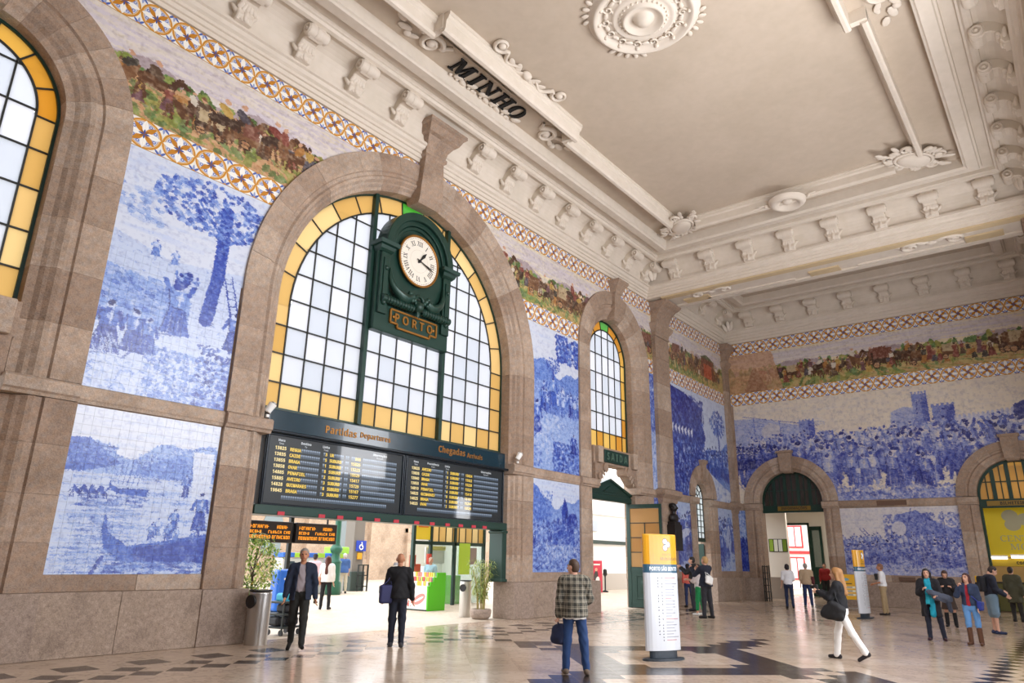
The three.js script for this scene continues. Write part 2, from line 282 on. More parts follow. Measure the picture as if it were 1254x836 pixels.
const glassWhite = phys({ color: 0xe4e7ec, roughness: 1, transmission: 0.85, thickness: 0, specularIntensity: 0.25 });
const wr1 = structure('window_4', 'street side windows of milky glass', 'window'); wr1.rotation.y = RIGHT; wr1.position.x = HALL_W;
mesh('pane', plate([[3.13, 1.4], [4.41, 1.4], ...arcPts(3.77, 4.4, 0.64, 0, PI, 14)], 0.02).translate(0, 0, -0.35), glassWhite, wr1); mesh('sill_panel', span(3.1, 4.44, 0, 1.4, -0.45, -0.3), green, wr1);
for (const a of [mir(A_MAIN), mir(A_EXIT), mir(A_NEAR)]) {
  const r = a.R - 0.9; mesh('pane', plate([[a.u - r, 4.7], [a.u + r, 4.7], ...arcPts(a.u, a.spring, r, 0, PI, 24)], 0.02).translate(0, 0, -0.45), glassWhite, wr1);
  mesh('transom', span(a.u - r, a.u + r, 2.5, 4.7, -0.55, -0.35), green, wr1); mesh('glass_door', span(a.u - r, a.u + r, 0, 2.5, -0.5, -0.48), glassWhite, wr1);
}
const wallN = structure('wall_near', 'granite end wall behind the viewer', 'wall');
mesh('masonry', metres(span(-0.6, HALL_W + 0.6, 0, TOP, HALL_L, HALL_L + 0.6)), stone[2], wallN);
// ---------------------------------------------------------------- ceiling
const ceil = structure('ceiling', 'white coffered plaster ceiling with bracketed cornice', 'ceiling');
const C0 = 8.4, C1 = HALL_L - 8.4, FIELD = 14.0;
function ringOf(prof, x0, x1, z0, z1, dy = 0) {                         // a moulding carried round a rectangle, mitred
  const c = [(a, y) => V(x0 + a, y + dy, z0 + a), (a, y) => V(x1 - a, y + dy, z0 + a), (a, y) => V(x1 - a, y + dy, z1 - a), (a, y) => V(x0 + a, y + dy, z1 - a)];
  return metres(loft(c.map((f) => prof.map(([a, y]) => f(a, y))), false, true));
}
const cove = [[0, 12.9]]; for (let i = 0; i <= 10; i++) { const t = i / 10 * PI / 2; cove.push([0.28 + 0.69 * (1 - Math.cos(t)), 12.9 + 0.72 * Math.sin(t)]); } cove.push([0, 13.62]);
const lowMould = [[-0.02, 12.4], [0.06, 12.4], [0.07, 12.5], [0.12, 12.51], [0.14, 12.6], [0.19, 12.61], [0.2, 12.68], [0.27, 12.72], [0.31, 12.8], [0.37, 12.82], [0.37, 12.9], [-0.02, 12.9]];
const corona = [[0.7, 13.62], [0.95, 13.6], [0.97, 13.56], [1.03, 13.54], [1.12, 13.56], [1.16, 13.62], [1.21, 13.63], [1.22, 13.74], [1.5, 13.76], [1.52, 13.64], [1.57, 13.62], [1.6, 13.56], [1.88, 13.54], [1.92, 13.58], [1.97, 13.6], [1.99, 13.92], [1.99, 14.3], [0.7, 14.3]];
mesh('lower_moulding', ringOf(lowMould, 0, HALL_W, C0, C1), plaster, ceil);
mesh('cove', ringOf(cove, 0, HALL_W, C0, C1), plaster, ceil);
mesh('corona', ringOf(corona, 0, HALL_W, C0, C1), plaster, ceil);
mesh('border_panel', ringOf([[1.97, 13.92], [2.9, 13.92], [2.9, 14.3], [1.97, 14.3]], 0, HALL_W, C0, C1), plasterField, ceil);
const SLAB0 = MID - 2.82, SLAB1 = MID + 2.82, stripP = [[0, 13.92], [0, 13.56], [0.05, 13.53], [0.13, 13.54], [0.17, 13.6], [0.19, 13.82], [0.25, 13.86], [0.27, 13.93], [0.3, 13.94], [0.3, 14.2], [0, 14.2]];
const run = (f, a, b) => metres(loft([a, b].map((s) => stripP.map(([q, y]) => f(q, y, s)))));
for (const s of [-1, 1]) {
  const X = (q) => (s < 0 ? q : HALL_W - q);
  for (const [z0, z1] of [[C0 + 3.5, SLAB0], [SLAB1, C1 - 3.5]]) mesh('frame_moulding', run((q, y, z) => V(X(2.84 + q), y, z), z0, z1), plaster, ceil);
  mesh('frame_moulding', run((q, y, z) => V(X(3.2 + q), y - 0.04, z), SLAB0 - 0.05, SLAB1 + 0.05), plaster, ceil);
  for (const z of [SLAB0, SLAB1]) mesh('frame_return', metres(span(Math.min(X(2.84), X(3.3)), Math.max(X(2.84), X(3.3)), 13.6, 14.1, z - 0.08, z + 0.08)), plaster, ceil);
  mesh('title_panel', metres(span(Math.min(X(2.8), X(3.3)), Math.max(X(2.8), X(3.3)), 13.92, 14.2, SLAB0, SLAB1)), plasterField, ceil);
}
for (const [zb, s] of [[C0, 1], [C1, -1]]) mesh('frame_moulding', run((q, y, x) => V(x, y, zb + s * (2.84 + q)), 3.7, HALL_W - 3.7), plaster, ceil);
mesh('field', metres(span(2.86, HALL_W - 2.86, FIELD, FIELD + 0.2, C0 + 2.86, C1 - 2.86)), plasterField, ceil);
mesh('roof_deck', metres(span(-0.7, HALL_W + 0.7, 14.3, 14.7, -0.7, HALL_L + 0.7)), plasterField, ceil);
// beams across the hall, with a sunk soffit between raised borders
for (const [z0, z1] of [[6.85, C0], [C1, C1 + 1.55]]) {
  const g = group('beam', ceil);
  mesh('soffit', metres(span(0, HALL_W, 12.4, 14.3, z0, z1)), plaster, g);
  mesh('beam_border', metres(span(0.7, HALL_W - 0.7, 12.33, 12.41, z1 - 0.3, z1 + 0.02)), plasterWarm, g);
  mesh('beam_border', metres(span(0.7, HALL_W - 0.7, 12.33, 12.41, z0, z0 + 0.26)), plaster, g);
  for (const [x0, x1] of [[2.3, 5.9], [8.2, 11.6]]) mesh('soffit_rib', metres(span(x0, x1, 12.34, 12.41, z0 + 0.3, z0 + 0.42)), plaster, g);
  for (const x of [1.9, 7.05, 12.2]) mesh('soffit_panel', metres(span(x - 0.55, x + 0.55, 12.34, 12.41, z0 + 0.3, z0 + 0.75)), plasterWarm, g);
}
// far and near bays
for (const [z0, z1] of [[0, 6.85], [HALL_L - 6.85, HALL_L]]) {
  const g = group('bay_ceiling', ceil);
  mesh('lower_moulding', ringOf(lowMould.map(([a, y]) => [a, y < 12.5 ? y : 12.4 + (y - 12.4) * 1.35]), 0, HALL_W, z0, z1), plaster, g);
  mesh('cove', ringOf(cove, 0, HALL_W, z0, z1, 0.17), plaster, g);
  mesh('corona', ringOf(corona.map(([a, y]) => [Math.min(a, 1.95), y]), 0, HALL_W, z0, z1, 0.17), plaster, g);
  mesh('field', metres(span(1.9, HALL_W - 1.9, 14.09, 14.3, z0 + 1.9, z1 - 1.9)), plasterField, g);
}
// scroll ornament
function spiral(cx, cy, r, turns, dir, a0, w0, w1, z, tail) {
  const p = tail ? tail.map(([x, y]) => [x, y, z]) : [], n = 16 * turns | 0;
  for (let i = 0; i <= n; i++) { const t = i / n, a = a0 + dir * turns * 2 * PI * t, q = r * (1 - 0.82 * t); p.push([cx + q * Math.cos(a), cy + q * Math.sin(a), z]); }
  return taper(p, [w0 * 0.6, w0, w0, (w0 + w1) / 2, w1], Math.max(20, n + 6), 6);
}
function leaf(x, y, z, len, wid, ang, bulge = 0.5) { return at(ball(1, 0, 0.5, 0, 0.5, 0.5, 0.3, 8), x, y, z, 0, 0, ang, [wid, len, wid * bulge]); }
function acanthus(L) {                                                  // a spray of scrolls about L long, in x,y, rising in z
  const o = [], r = rng(L * 100 | 0);
  for (const s of [-1, 1]) {
    o.push(spiral(s * L * 0.3, 0, L * 0.13, 1.4, -s, PI / 2, L * 0.035, L * 0.02, 0.02, [[s * L * 0.04, L * 0.06], [s * L * 0.16, L * 0.13]]));
    for (let k = 0; k < 6; k++) o.push(leaf(s * L * (0.06 + 0.08 * k), L * 0.05 * Math.sin(k * 1.7), 0, L * 0.14, L * 0.07, s * (-1.4 + r() * 1.2), 1.1));
    o.push(ball(L * 0.04, s * L * 0.3, 0, 0.01, 1, 1, 0.8, 8));
  }
  o.push(ball(L * 0.07, 0, 0, 0, 1.3, 1, 0.7, 10)); return join(o);
}
// consoles of the cornice: X along the wall, Y up, Z out of the wall
const bracketGeo = (() => {
  const o = [], w = 0.27, p = [[0.26, 12.88], [0.46, 12.9], [0.52, 13.0], [0.5, 13.1], [0.54, 13.2], [0.66, 13.3], [0.78, 13.32], [0.86, 13.25], [0.97, 13.28], [1.04, 13.4], [1.02, 13.52], [0.98, 13.6], [0.6, 13.6], [0.36, 13.3]];
  o.push(plate(p.map(([a, y]) => [a, y]), w, [], 0.02).translate(0, 0, -w / 2).rotateY(-PI / 2));
  o.push(new THREE.CylinderGeometry(0.155, 0.155, 0.4, 14).rotateZ(PI / 2).translate(0, 13.4, 0.93));
  for (const s of [-1, 1]) { o.push(new THREE.TorusGeometry(0.11, 0.035, 5, 12).rotateY(PI / 2).translate(s * 0.2, 13.4, 0.93)); o.push(ball(0.05, s * 0.21, 13.4, 0.93, 0.8, 1, 1, 8)); }
  o.push(new THREE.CylinderGeometry(0.165, 0.165, 0.1, 12).rotateZ(PI / 2).translate(0, 13.4, 0.93));
  for (let k = -2; k <= 2; k++) { o.push(at(ball(1, 0, 0, 0, 0.055, 0.17, 0.06, 8), k * 0.075, 13.03 + 0.03 * Math.abs(k), 0.5 - 0.03 * Math.abs(k), -0.15, 0, -k * 0.28)); o.push(at(ball(1, 0, 0, 0, 0.05, 0.1, 0.05, 8), k * 0.06, 13.2, 0.56, 0.5, 0, k * 0.2)); }
  o.push(ball(0.07, 0, 12.92, 0.48, 1.5, 0.7, 0.7, 8));
  return join(o).scale(1.3, 1, 1);
})();
function bracket(x, z, turn, dy = 0, parent = ceil) { const m = mesh('bracket', bracketGeo, plaster, parent); m.position.set(x, dy, z); m.rotation.y = turn; }
for (let k = -8; k <= 8; k++) { const z = MID + k * 1.56; if (k) bracket(0, z, LEFT); bracket(HALL_W, z, RIGHT); }
for (let k = -4; k < 4; k++) { const x = HALL_W / 2 + (k + 0.5) * 1.56; bracket(x, C0, 0); bracket(x, C1, PI); bracket(x, 0, 0, 0.17); }
for (const z of [1.5, 3.42, 5.35]) { bracket(0, z, LEFT, 0.17); bracket(HALL_W, z, RIGHT, 0.17); }
for (const [x, z] of [[0.62, C0 + 0.62], [HALL_W - 0.62, C0 + 0.62], [0.62, C1 - 0.62], [HALL_W - 0.62, C1 - 0.62], [0.62, 0.62], [HALL_W - 0.62, 0.62]]) mesh('corner_leaf', at(join([leaf(-0.1, 0, 0, 0.5, 0.2, 0.35), leaf(0.1, 0, 0, 0.5, 0.2, -0.35), leaf(0, 0, 0.05, 0.55, 0.2, 0)]), x, 12.93, z, 0.5, x < 7 ? PI / 4 : -PI / 4, 0), plaster, ceil);
// lettered panel of the near side: scrolls round the province's name
const lay = (g, x, z, turn, y) => g.rotateX(PI / 2).rotateY(turn).translate(x, y, z);      // ornament drawn in x,y laid under the ceiling, face down
for (const s of [1, -1]) {
  const t = s > 0 ? -PI / 2 : PI / 2, X = (q) => (s > 0 ? q : HALL_W - q), g = group('title_ornament', ceil);
  for (const d of [-1, 1]) {
    mesh('scroll', lay(join([spiral(0, 0, 0.34, 1.5, d, d > 0 ? PI : 0, 0.08, 0.05, 0, [[d * -0.5, -0.3], [d * -0.38, -0.15]]), ball(0.12, 0, 0, 0, 1, 1, 0.8), leaf(d * 0.3, 0.1, 0, 0.4, 0.16, d * -1.1), leaf(d * 0.3, -0.1, 0, 0.35, 0.16, d * -2), leaf(d * 0.45, -0.2, 0, 0.25, 0.14, d * -1.5), leaf(d * 0.6, 0.05, 0, 0.4, 0.22, d * -1.4), leaf(d * 0.9, -0.05, 0, 0.34, 0.2, d * -1.9), ball(0.1, d * 0.62, 0.2, 0, 1, 1, 0.8)]), X(2.45), MID + d * s * 2.45, t, 13.87), plaster, g);
    mesh('scroll', lay(join([spiral(0, 0, 0.24, 1.5, -d, d > 0 ? PI : 0, 0.06, 0.03, 0, [[d * -0.9, 0.15], [d * -0.5, 0.3]]), ball(0.1), leaf(d * -0.5, 0.1, 0, 0.4, 0.18, d * 0.9), leaf(d * -0.8, 0.05, 0, 0.4, 0.2, d * 0.6)]), X(3.78), MID + d * s * 1.25, t, 13.93), plaster, g);
  }
  mesh('garland', lay(join([...Array(11)].map((_, k) => join([leaf((k - 5) * 0.24, 0.03 * Math.sin(k * 2), 0, 0.34, 0.19, k % 2 ? 1.1 : 2.0, 0.9), ball(0.055, (k - 5) * 0.24 + 0.1, 0.04, 0.02, 1, 1, 0.7, 8)]))), X(2.08), MID, t, 13.88), plaster, g);
  mesh('shell', lay(join([...Array(7)].map((_, k) => leaf(0, 0, 0.02, 0.5, 0.16, (k - 3) * 0.34, 0.7)).concat([ball(0.14, 0, 0.02, 0.02, 1.2, 0.8, 0.8)])), X(3.62), MID, t, 13.92), plaster, g);
}
{
  const letters = 'MINHO'; let z = 0; const parts = [];
  for (const ch of letters) { const g = text(ch, 0.52, 0.05); g.computeBoundingBox(); parts.push([g, g.boundingBox.max.x - g.boundingBox.min.x]); }
  const total = parts.reduce((s, p) => s + p[1] + 0.1, -0.1); let u = -total / 2; const sign = group('title_letters', ceil);
  for (const [g, w] of parts) { g.translate(u + w / 2, 0, 0); u += w + 0.1; mesh('letter', lay(g, 2.43, MID + 0.12, PI / 2, 13.9), solid(0x0b0a0a, 0.8), sign); }
}
// great rosette, ring on the far frame, corner cartouches
{
  const g = group('rosette', ceil), o = [];
  const prof = [[0, 0.3], [0.1, 0.29], [0.2, 0.24], [0.27, 0.14], [0.3, 0.1], [0.42, 0.14], [0.5, 0.22], [0.56, 0.2], [0.6, 0.12], [0.72, 0.1], [0.78, 0.14], [0.84, 0.1], [0.9, 0.05], [1.12, 0.05], [1.2, 0.1], [1.28, 0.17], [1.36, 0.15], [1.4, 0.06], [1.46, 0.05], [1.5, 0.0]];
  mesh('rings', lathe(prof.slice().reverse(), 64).scale(0.88, 1, 0.88).rotateX(PI).translate(HALL_W / 2, FIELD, MID), plaster, g);
  for (let k = 0; k < 28; k++) o.push(ball(0.035, 0.63 * Math.cos(k / 28 * 2 * PI), 0.63 * Math.sin(k / 28 * 2 * PI), 0.12, 1, 1, 1, 6));
  for (let k = 0; k < 14; k++) { const a = k / 14 * 2 * PI; o.push(at(join([spiral(0, 0, 0.13, 1.3, 1, 0, 0.03, 0.02, 0), leaf(0.1, 0, 0, 0.22, 0.1, -0.9, 0.8), leaf(-0.1, 0, 0, 0.2, 0.1, 0.9, 0.8), leaf(0, 0.12, 0, 0.2, 0.12, 0.3, 0.9), leaf(0, -0.1, 0, 0.2, 0.12, 2.8, 0.9), ball(0.06, 0.17, 0.05, 0.02, 1, 1, 1, 8)]), 1.02 * Math.cos(a), 1.02 * Math.sin(a), 0.08, 0, 0, a)); }
  for (let k = 0; k < 4; k++) { const a = k / 4 * 2 * PI + PI / 4; for (let j = -2; j <= 2; j++) o.push(leaf(1.46 * Math.cos(a + j * 0.13), 1.46 * Math.sin(a + j * 0.13), 0.04, 0.22, 0.14, a + j * 0.5 - PI / 2, 0.8)); }
  mesh('foliage_relief', lay(join(o).scale(0.88, 0.88, 1), HALL_W / 2, MID, 0, FIELD), plaster, g);
}
for (const z of [C0 + 3.0, C1 - 3.0]) {
  const g = group('wreath', ceil);
  mesh('ring', lathe([[0.12, 0.04], [0.2, 0.0], [0.3, 0.06], [0.4, 0.16], [0.5, 0.17], [0.58, 0.1], [0.62, 0]].reverse(), 32).rotateX(PI).translate(HALL_W / 2, 13.6, z), plaster, g);
  mesh('hub', ball(0.17, HALL_W / 2, 13.58, z, 1, 0.7, 1), plaster, g);
  mesh('sprig', lay(join([-1, 1].flatMap((s) => [leaf(s * 0.6, 0, 0, 0.4, 0.14, s * -1.3, 0.8), leaf(s * 0.62, -0.1, 0, 0.34, 0.13, s * -1.9, 0.8), leaf(s * 0.85, 0, 0, 0.34, 0.1, s * -1.5, 0.8), ball(0.06, s * 0.72, 0.05, 0.04, 1, 1, 1, 8)])), HALL_W / 2, z, 0, 13.6), plaster, g);
}
for (const [x, z, t] of [[3.15, C0 + 3.05, PI * 0.75], [HALL_W - 3.15, C0 + 3.05, -PI * 0.75], [3.15, C1 - 3.05, PI / 4], [HALL_W - 3.15, C1 - 3.05, -PI / 4]]) {
  const g = group('corner_cartouche', ceil);
  mesh('shield', lay(ball(0.42, 0, 0, 0, 1.25, 0.8, 0.3, 18), x, z, t, 13.72), plaster, g);
  mesh('rim', lay(new THREE.TorusGeometry(0.46, 0.05, 6, 28).scale(1.25, 0.85, 1), x, z, t, 13.74), plaster, g);
  mesh('scrollwork', lay(join([-1, 1].flatMap((s) => [spiral(s * 0.75, 0.12, 0.2, 1.4, -s, s > 0 ? PI : 0, 0.05, 0.03, 0), spiral(s * 0.55, -0.42, 0.2, 1.4, s, s > 0 ? PI : 0, 0.05, 0.03, 0), leaf(s * 0.85, 0, 0, 0.34, 0.2, s * -1.2, 0.8), leaf(s * 0.7, -0.3, 0, 0.4, 0.16, s * -2, 0.8), leaf(s * 0.3, -0.45, 0, 0.3, 0.14, s * -2.7, 0.8), leaf(s * 0.95, 0.05, 0, 0.34, 0.16, s * -1.7, 0.8), leaf(s * 0.35, 0.4, 0, 0.26, 0.14, s * -0.6, 0.8)]).concat([...Array(9)].map((_, k) => ball(0.05, -0.5 + k * 0.125, -0.5 + Math.abs(k - 4) * 0.04, 0, 1, 1, 0.8, 6)))), x, z, t, 13.76), plaster, g);
  mesh('acanthus_rim', lay(join([...Array(16)].map((_, k) => { const a = k / 16 * 2 * PI; return leaf(0.6 * Math.cos(a), 0.44 * Math.sin(a), 0, 0.3, 0.2, a - PI / 2 + (k % 2 ? 0.4 : -0.4), 0.9); })), x, z, t, 13.78), plaster, g);
}
for (const [x, w] of [[2.7, 1.9], [10.7, 2.2]]) mesh('acanthus_spray', lay(acanthus(w), x, 7.85, 0, 12.38), plaster, ceil);
// ---------------------------------------------------------------- floor
const nVein = noiseField(512, 41, [[6, 1], [13, 0.8], [29, 0.5], [61, 0.35]]);
const marbleTex = dataTex(512, (i) => { const v = Math.abs(nVein[i] - 0.5) * 2, k = v < 0.06 ? -18 : 0, s = (nBig[i] - 0.5) * 26 + (nFine[i] - 0.5) * 12 + k; return [clampB(226 + s), clampB(214 + s), clampB(201 + s)]; }, 2.6);
const floorRough = dataTex(512, (i) => { const s = 128 + (nBig[i] - 0.5) * 90 + (nMid[i] - 0.5) * 50; return [s, s, s]; }, 3.1, false);
const cream = [0xdccfc2, 0xe2d6ca, 0xd6c8ba, 0xe5dbd1].map((c) => std({ color: c, map: marbleTex, roughness: 0.36, roughnessMap: floorRough }));
const dark = [0x3a3638, 0x454043, 0x332f33].map((c) => std({ color: c, map: marbleTex, roughness: 0.36, roughnessMap: floorRough }));
const floor = structure('floor', 'polished cream stone floor inlaid with dark geometric tiles', 'floor');
mesh('bed', metres(span(-0.05, HALL_W + 0.1, -0.3, -0.0005, -0.1, HALL_L + 0.1)), cream[0], floor);
const tileGeo = (w, d, gap = 0.004) => { const g = metres(new THREE.BoxGeometry(w - gap, 0.02, d - gap)); return g.translate(0, -0.0098, 0); };
{
  const r = rng(404), sq = tileGeo(0.5, 0.5), dia = tileGeo(0.365, 0.365), big = [0, 1, 2, 3].map((k) => metres(tileGeo(0.73, 0.73), k * 0.61, k * 0.37));
  const put = (name, g, m, x, z, turn) => { const o = mesh(name, g, m, floor); o.position.set(x, 0, z); o.rotation.y = turn; };
  const rows = (line, from, to) => {
    for (let s = from; s < to; s += 1.06) { put('inlay_tile', sq, dark[r() * 3 | 0], ...line(1.35, s), 0); put('inlay_tile', dia, dark[r() * 3 | 0], ...line(1.88, s + 0.53), PI / 4); }
    for (let s = from; s < to; s += 0.53) put('inlay_tile', dia, dark[r() * 3 | 0], ...line(2.4, s), PI / 4);
  };
  rows((a, s) => [a, s], 9.2, 31.2);
  for (let s = 7.5; s < 24; s += 0.53) { put('inlay_tile', dia, dark[r() * 3 | 0], HALL_W - 2.4, s, PI / 4); put('inlay_tile', dia, dark[r() * 3 | 0], HALL_W - 1.88, s + 0.265, PI / 4); }
  for (let s = 3; s < 11.4; s += 1.06) { put('inlay_tile', sq, dark[r() * 3 | 0], s, 3.1, 0); put('inlay_tile', dia, dark[r() * 3 | 0], s + 0.53, 3.65, PI / 4); put('inlay_tile', dia, dark[r() * 3 | 0], s, 4.15, PI / 4); }
  // the star in the middle: cells of 0.365 m set across the corner
  const c = 0.365, black_ = (i, j) => { const a = Math.abs(i + 0.5), b = Math.abs(j + 0.5), mx = Math.max(a, b), mn = Math.min(a, b); return (mx > 3 && mx < 5 && mn < 2.4 + ((i + j) & 1)) || (mn > 2.4 && Math.abs(a - b) < 2.6 && mx < 9 - Math.abs(a - b) && ((i + j) & 3) !== 1); };
  const world = (e1, e2) => [HALL_W / 2 + (e1 + e2) / Math.SQRT2, MID + (e2 - e1) / Math.SQRT2], done = new Set();
  for (let i = -10; i < 10; i++) for (let j = -10; j < 10; j++) if (black_(i, j)) put('inlay_tile', dia, dark[r() * 3 | 0], ...world((i + 0.5) * c, (j + 0.5) * c), PI / 4);
  for (let i = -14; i < 14; i += 2) for (let j = -14; j < 14; j += 2) {
    const [x, z] = world((i + 1) * c, (j + 1) * c); if (x < 3.3 || x > 10.8 || z < 13.6 || z > 30) continue;
    const cells = [[0, 0], [1, 0], [0, 1], [1, 1]].filter(([a, b]) => !black_(i + a, j + b));
    if (cells.length === 4) put('paving_slab', big[r() * 4 | 0], cream[r() * 4 | 0], x, z, PI / 4);
    else { const m = cream[r() * 4 | 0]; for (const [a, b] of cells) put('paving_slab', dia, m, ...world((i + a + 0.5) * c, (j + b + 0.5) * c), PI / 4); }
  }
}
// ---------------------------------------------------------------- glazing
const barTone = solid(0x222420, 0.55);
const amberSet = (l) => l.map((c) => phys({ color: c, roughness: 0.95, transmission: 0.9, thickness: 0, specularIntensity: 0.4 }));
const amber = amberSet([0xd4c098, 0xcfb98c, 0xd8c8a4, 0xccb484]), amberDeep = amberSet([0xd0b574, 0xcaa95f, 0xd5bf86, 0xc9a455]);
const milk = [0xcfd1d5, 0xcacdd2, 0xd3d4d8].map((c) => phys({ color: c, roughness: 0.95, transmission: 0.9, thickness: 0, specularIntensity: 0.4 }));
const leafGreen = phys({ color: 0x79b866, roughness: 0.95, transmission: 0.9, thickness: 0 });
// a round-headed window: milky panes in a lattice, an amber border, the border's key pane green
function roundWindow(g, u, base, spring, R, { cols, rows, border, mull, w, seed, tint = amber, side = tint }) {
  const r = rng(seed), ri = R - border, cw = 2 * ri / (cols - 2), b = 0.016;
  const mk = (name, pts, m) => mesh(name, plate(pts, 0.012).translate(0, 0, w - 0.006), m, g);
  const topAt = (x, rad) => spring + Math.sqrt(Math.max(0, rad * rad - (x - u) * (x - u)));
  const us = [-R]; for (let i = 0; i <= cols - 2; i++) us.push(-ri + i * cw); us.push(R);
  // lattice panes, clipped by the inner ring
  for (let i = 1; i < us.length - 2; i++) for (let j = 0; j < rows.length; j++) {
    const x0 = u + us[i], x1 = u + us[i + 1], y0 = rows[j], y1 = j + 1 < rows.length ? rows[j + 1] : 99;
    const t0 = topAt(x0, ri), t1 = topAt(x1, ri); if (Math.max(t0, t1, Math.abs(x0 - u) < cw ? spring + ri : 0) <= y0 + 0.02) continue;
    const pts = [[x0, y0], [x1, y0]], n = 6; let ok = false;
    for (let k = n; k >= 0; k--) { const x = x0 + (x1 - x0) * k / n, y = Math.min(y1, Math.max(y0, topAt(x, ri))); if (y > y0 + 0.02) ok = true; pts.push([x, y]); }
    if (ok) mk('pane', pts, j === 0 ? tint[r() * 4 | 0] : milk[r() * 3 | 0]);
  }
  // border panes at the sides and round the head
  for (const s of [-1, 1]) for (let j = 0; j < rows.length && rows[j] < spring - 0.05; j++) { const y1 = Math.min(spring, rows[j + 1] ?? spring), x0 = u + s * ri, x1 = u + s * R; mk('pane', [[Math.min(x0, x1), rows[j]], [Math.max(x0, x1), rows[j]], [Math.max(x0, x1), y1], [Math.min(x0, x1), y1]], side[r() * 4 | 0]); }
  const nb = Math.max(7, Math.round(PI * R / 0.85) | 1);
  for (let k = 0; k < nb; k++) { const a0 = PI * k / nb, a1 = PI * (k + 1) / nb, m = k === (nb >> 1) ? leafGreen : tint[r() * 4 | 0]; mk('pane', [...arcPts(u, spring, R, a0, a1, 6), ...arcPts(u, spring, ri, a1, a0, 6)], m);
    mesh('glazing_bar', slab([u + ri * Math.cos(a0), spring + ri * Math.sin(a0), w], [u + R * Math.cos(a0), spring + R * Math.sin(a0), w], b * 2, 0.05, [0, 0, 1]), barTone, g); }
  // bars
  for (let i = 1; i < us.length - 1; i++) { const x = u + us[i], t = i === 1 || i === us.length - 2 ? spring : topAt(x, ri); mesh('glazing_bar', span(x - b, x + b, base, t, w - 0.025, w + 0.03), barTone, g); }
  for (const y of rows.slice(1)) { const h = y < spring ? R : Math.sqrt(Math.max(0, ri * ri - (y - spring) ** 2)); if (h > 0.1) mesh('glazing_bar', span(u - h, u + h, y - b, y + b, w - 0.025, w + 0.03), barTone, g); }
  mesh('ring_bar', plate([...arcPts(u, spring, ri + 0.02, 0, PI, 40), ...arcPts(u, spring, ri - 0.02, PI, 0, 40)], 0.06).translate(0, 0, w - 0.03), barTone, g);
  mesh('window_frame', plate([[u + R + 0.03, base], ...arcPts(u, spring, R + 0.03, 0, PI, 40), [u - R - 0.03, base], [u - R + 0.05, base], ...arcPts(u, spring, R - 0.04, PI, 0, 40), [u + R - 0.05, base]], 0.1).translate(0, 0, w - 0.05), green, g);
  mesh('window_frame', span(u - R, u + R, base - 0.06, base + 0.03, w - 0.06, w + 0.06), green, g);
  for (const x of mull) mesh('mullion', span(u + x - 0.06, u + x + 0.06, base, topAt(u + x, R), w - 0.08, w + 0.14), green, g);
}
const ROWS = [4.73, 5.33, 6.0, 6.67, 7.34, 8.03, 8.72, 9.41, 10.1, 10.75];
const w1 = structure('window_1', 'great round-headed window of milky panes with an amber border', 'window'); w1.rotation.y = LEFT;
roundWindow(w1, -MID, 4.73, 7.15, 4.17, { cols: 15, rows: ROWS, border: 0.52, mull: [-1.42, 1.42], w: -0.5, seed: 1 });
const w2 = structure('window_2', 'narrow round-headed amber bordered window above the exit door', 'window'); w2.rotation.y = LEFT;
roundWindow(w2, -11.25, 5.62, 9.15, 1.53, { cols: 7, rows: [5.62, 6.25, 6.95, 7.75, 8.5, 9.25, 10.0], border: 0.36, mull: [], w: -0.45, seed: 2, tint: amberDeep });
const w3 = structure('window_3', 'round-headed amber bordered window cut by the picture edge', 'window'); w3.rotation.y = LEFT;
roundWindow(w3, -32.19, 5.55, 9.15, 1.53, { cols: 7, rows: [5.55, 6.25, 6.95, 7.75, 8.5, 9.25, 10.0], border: 0.36, mull: [], w: -0.45, seed: 4, tint: amberDeep, side: amber });
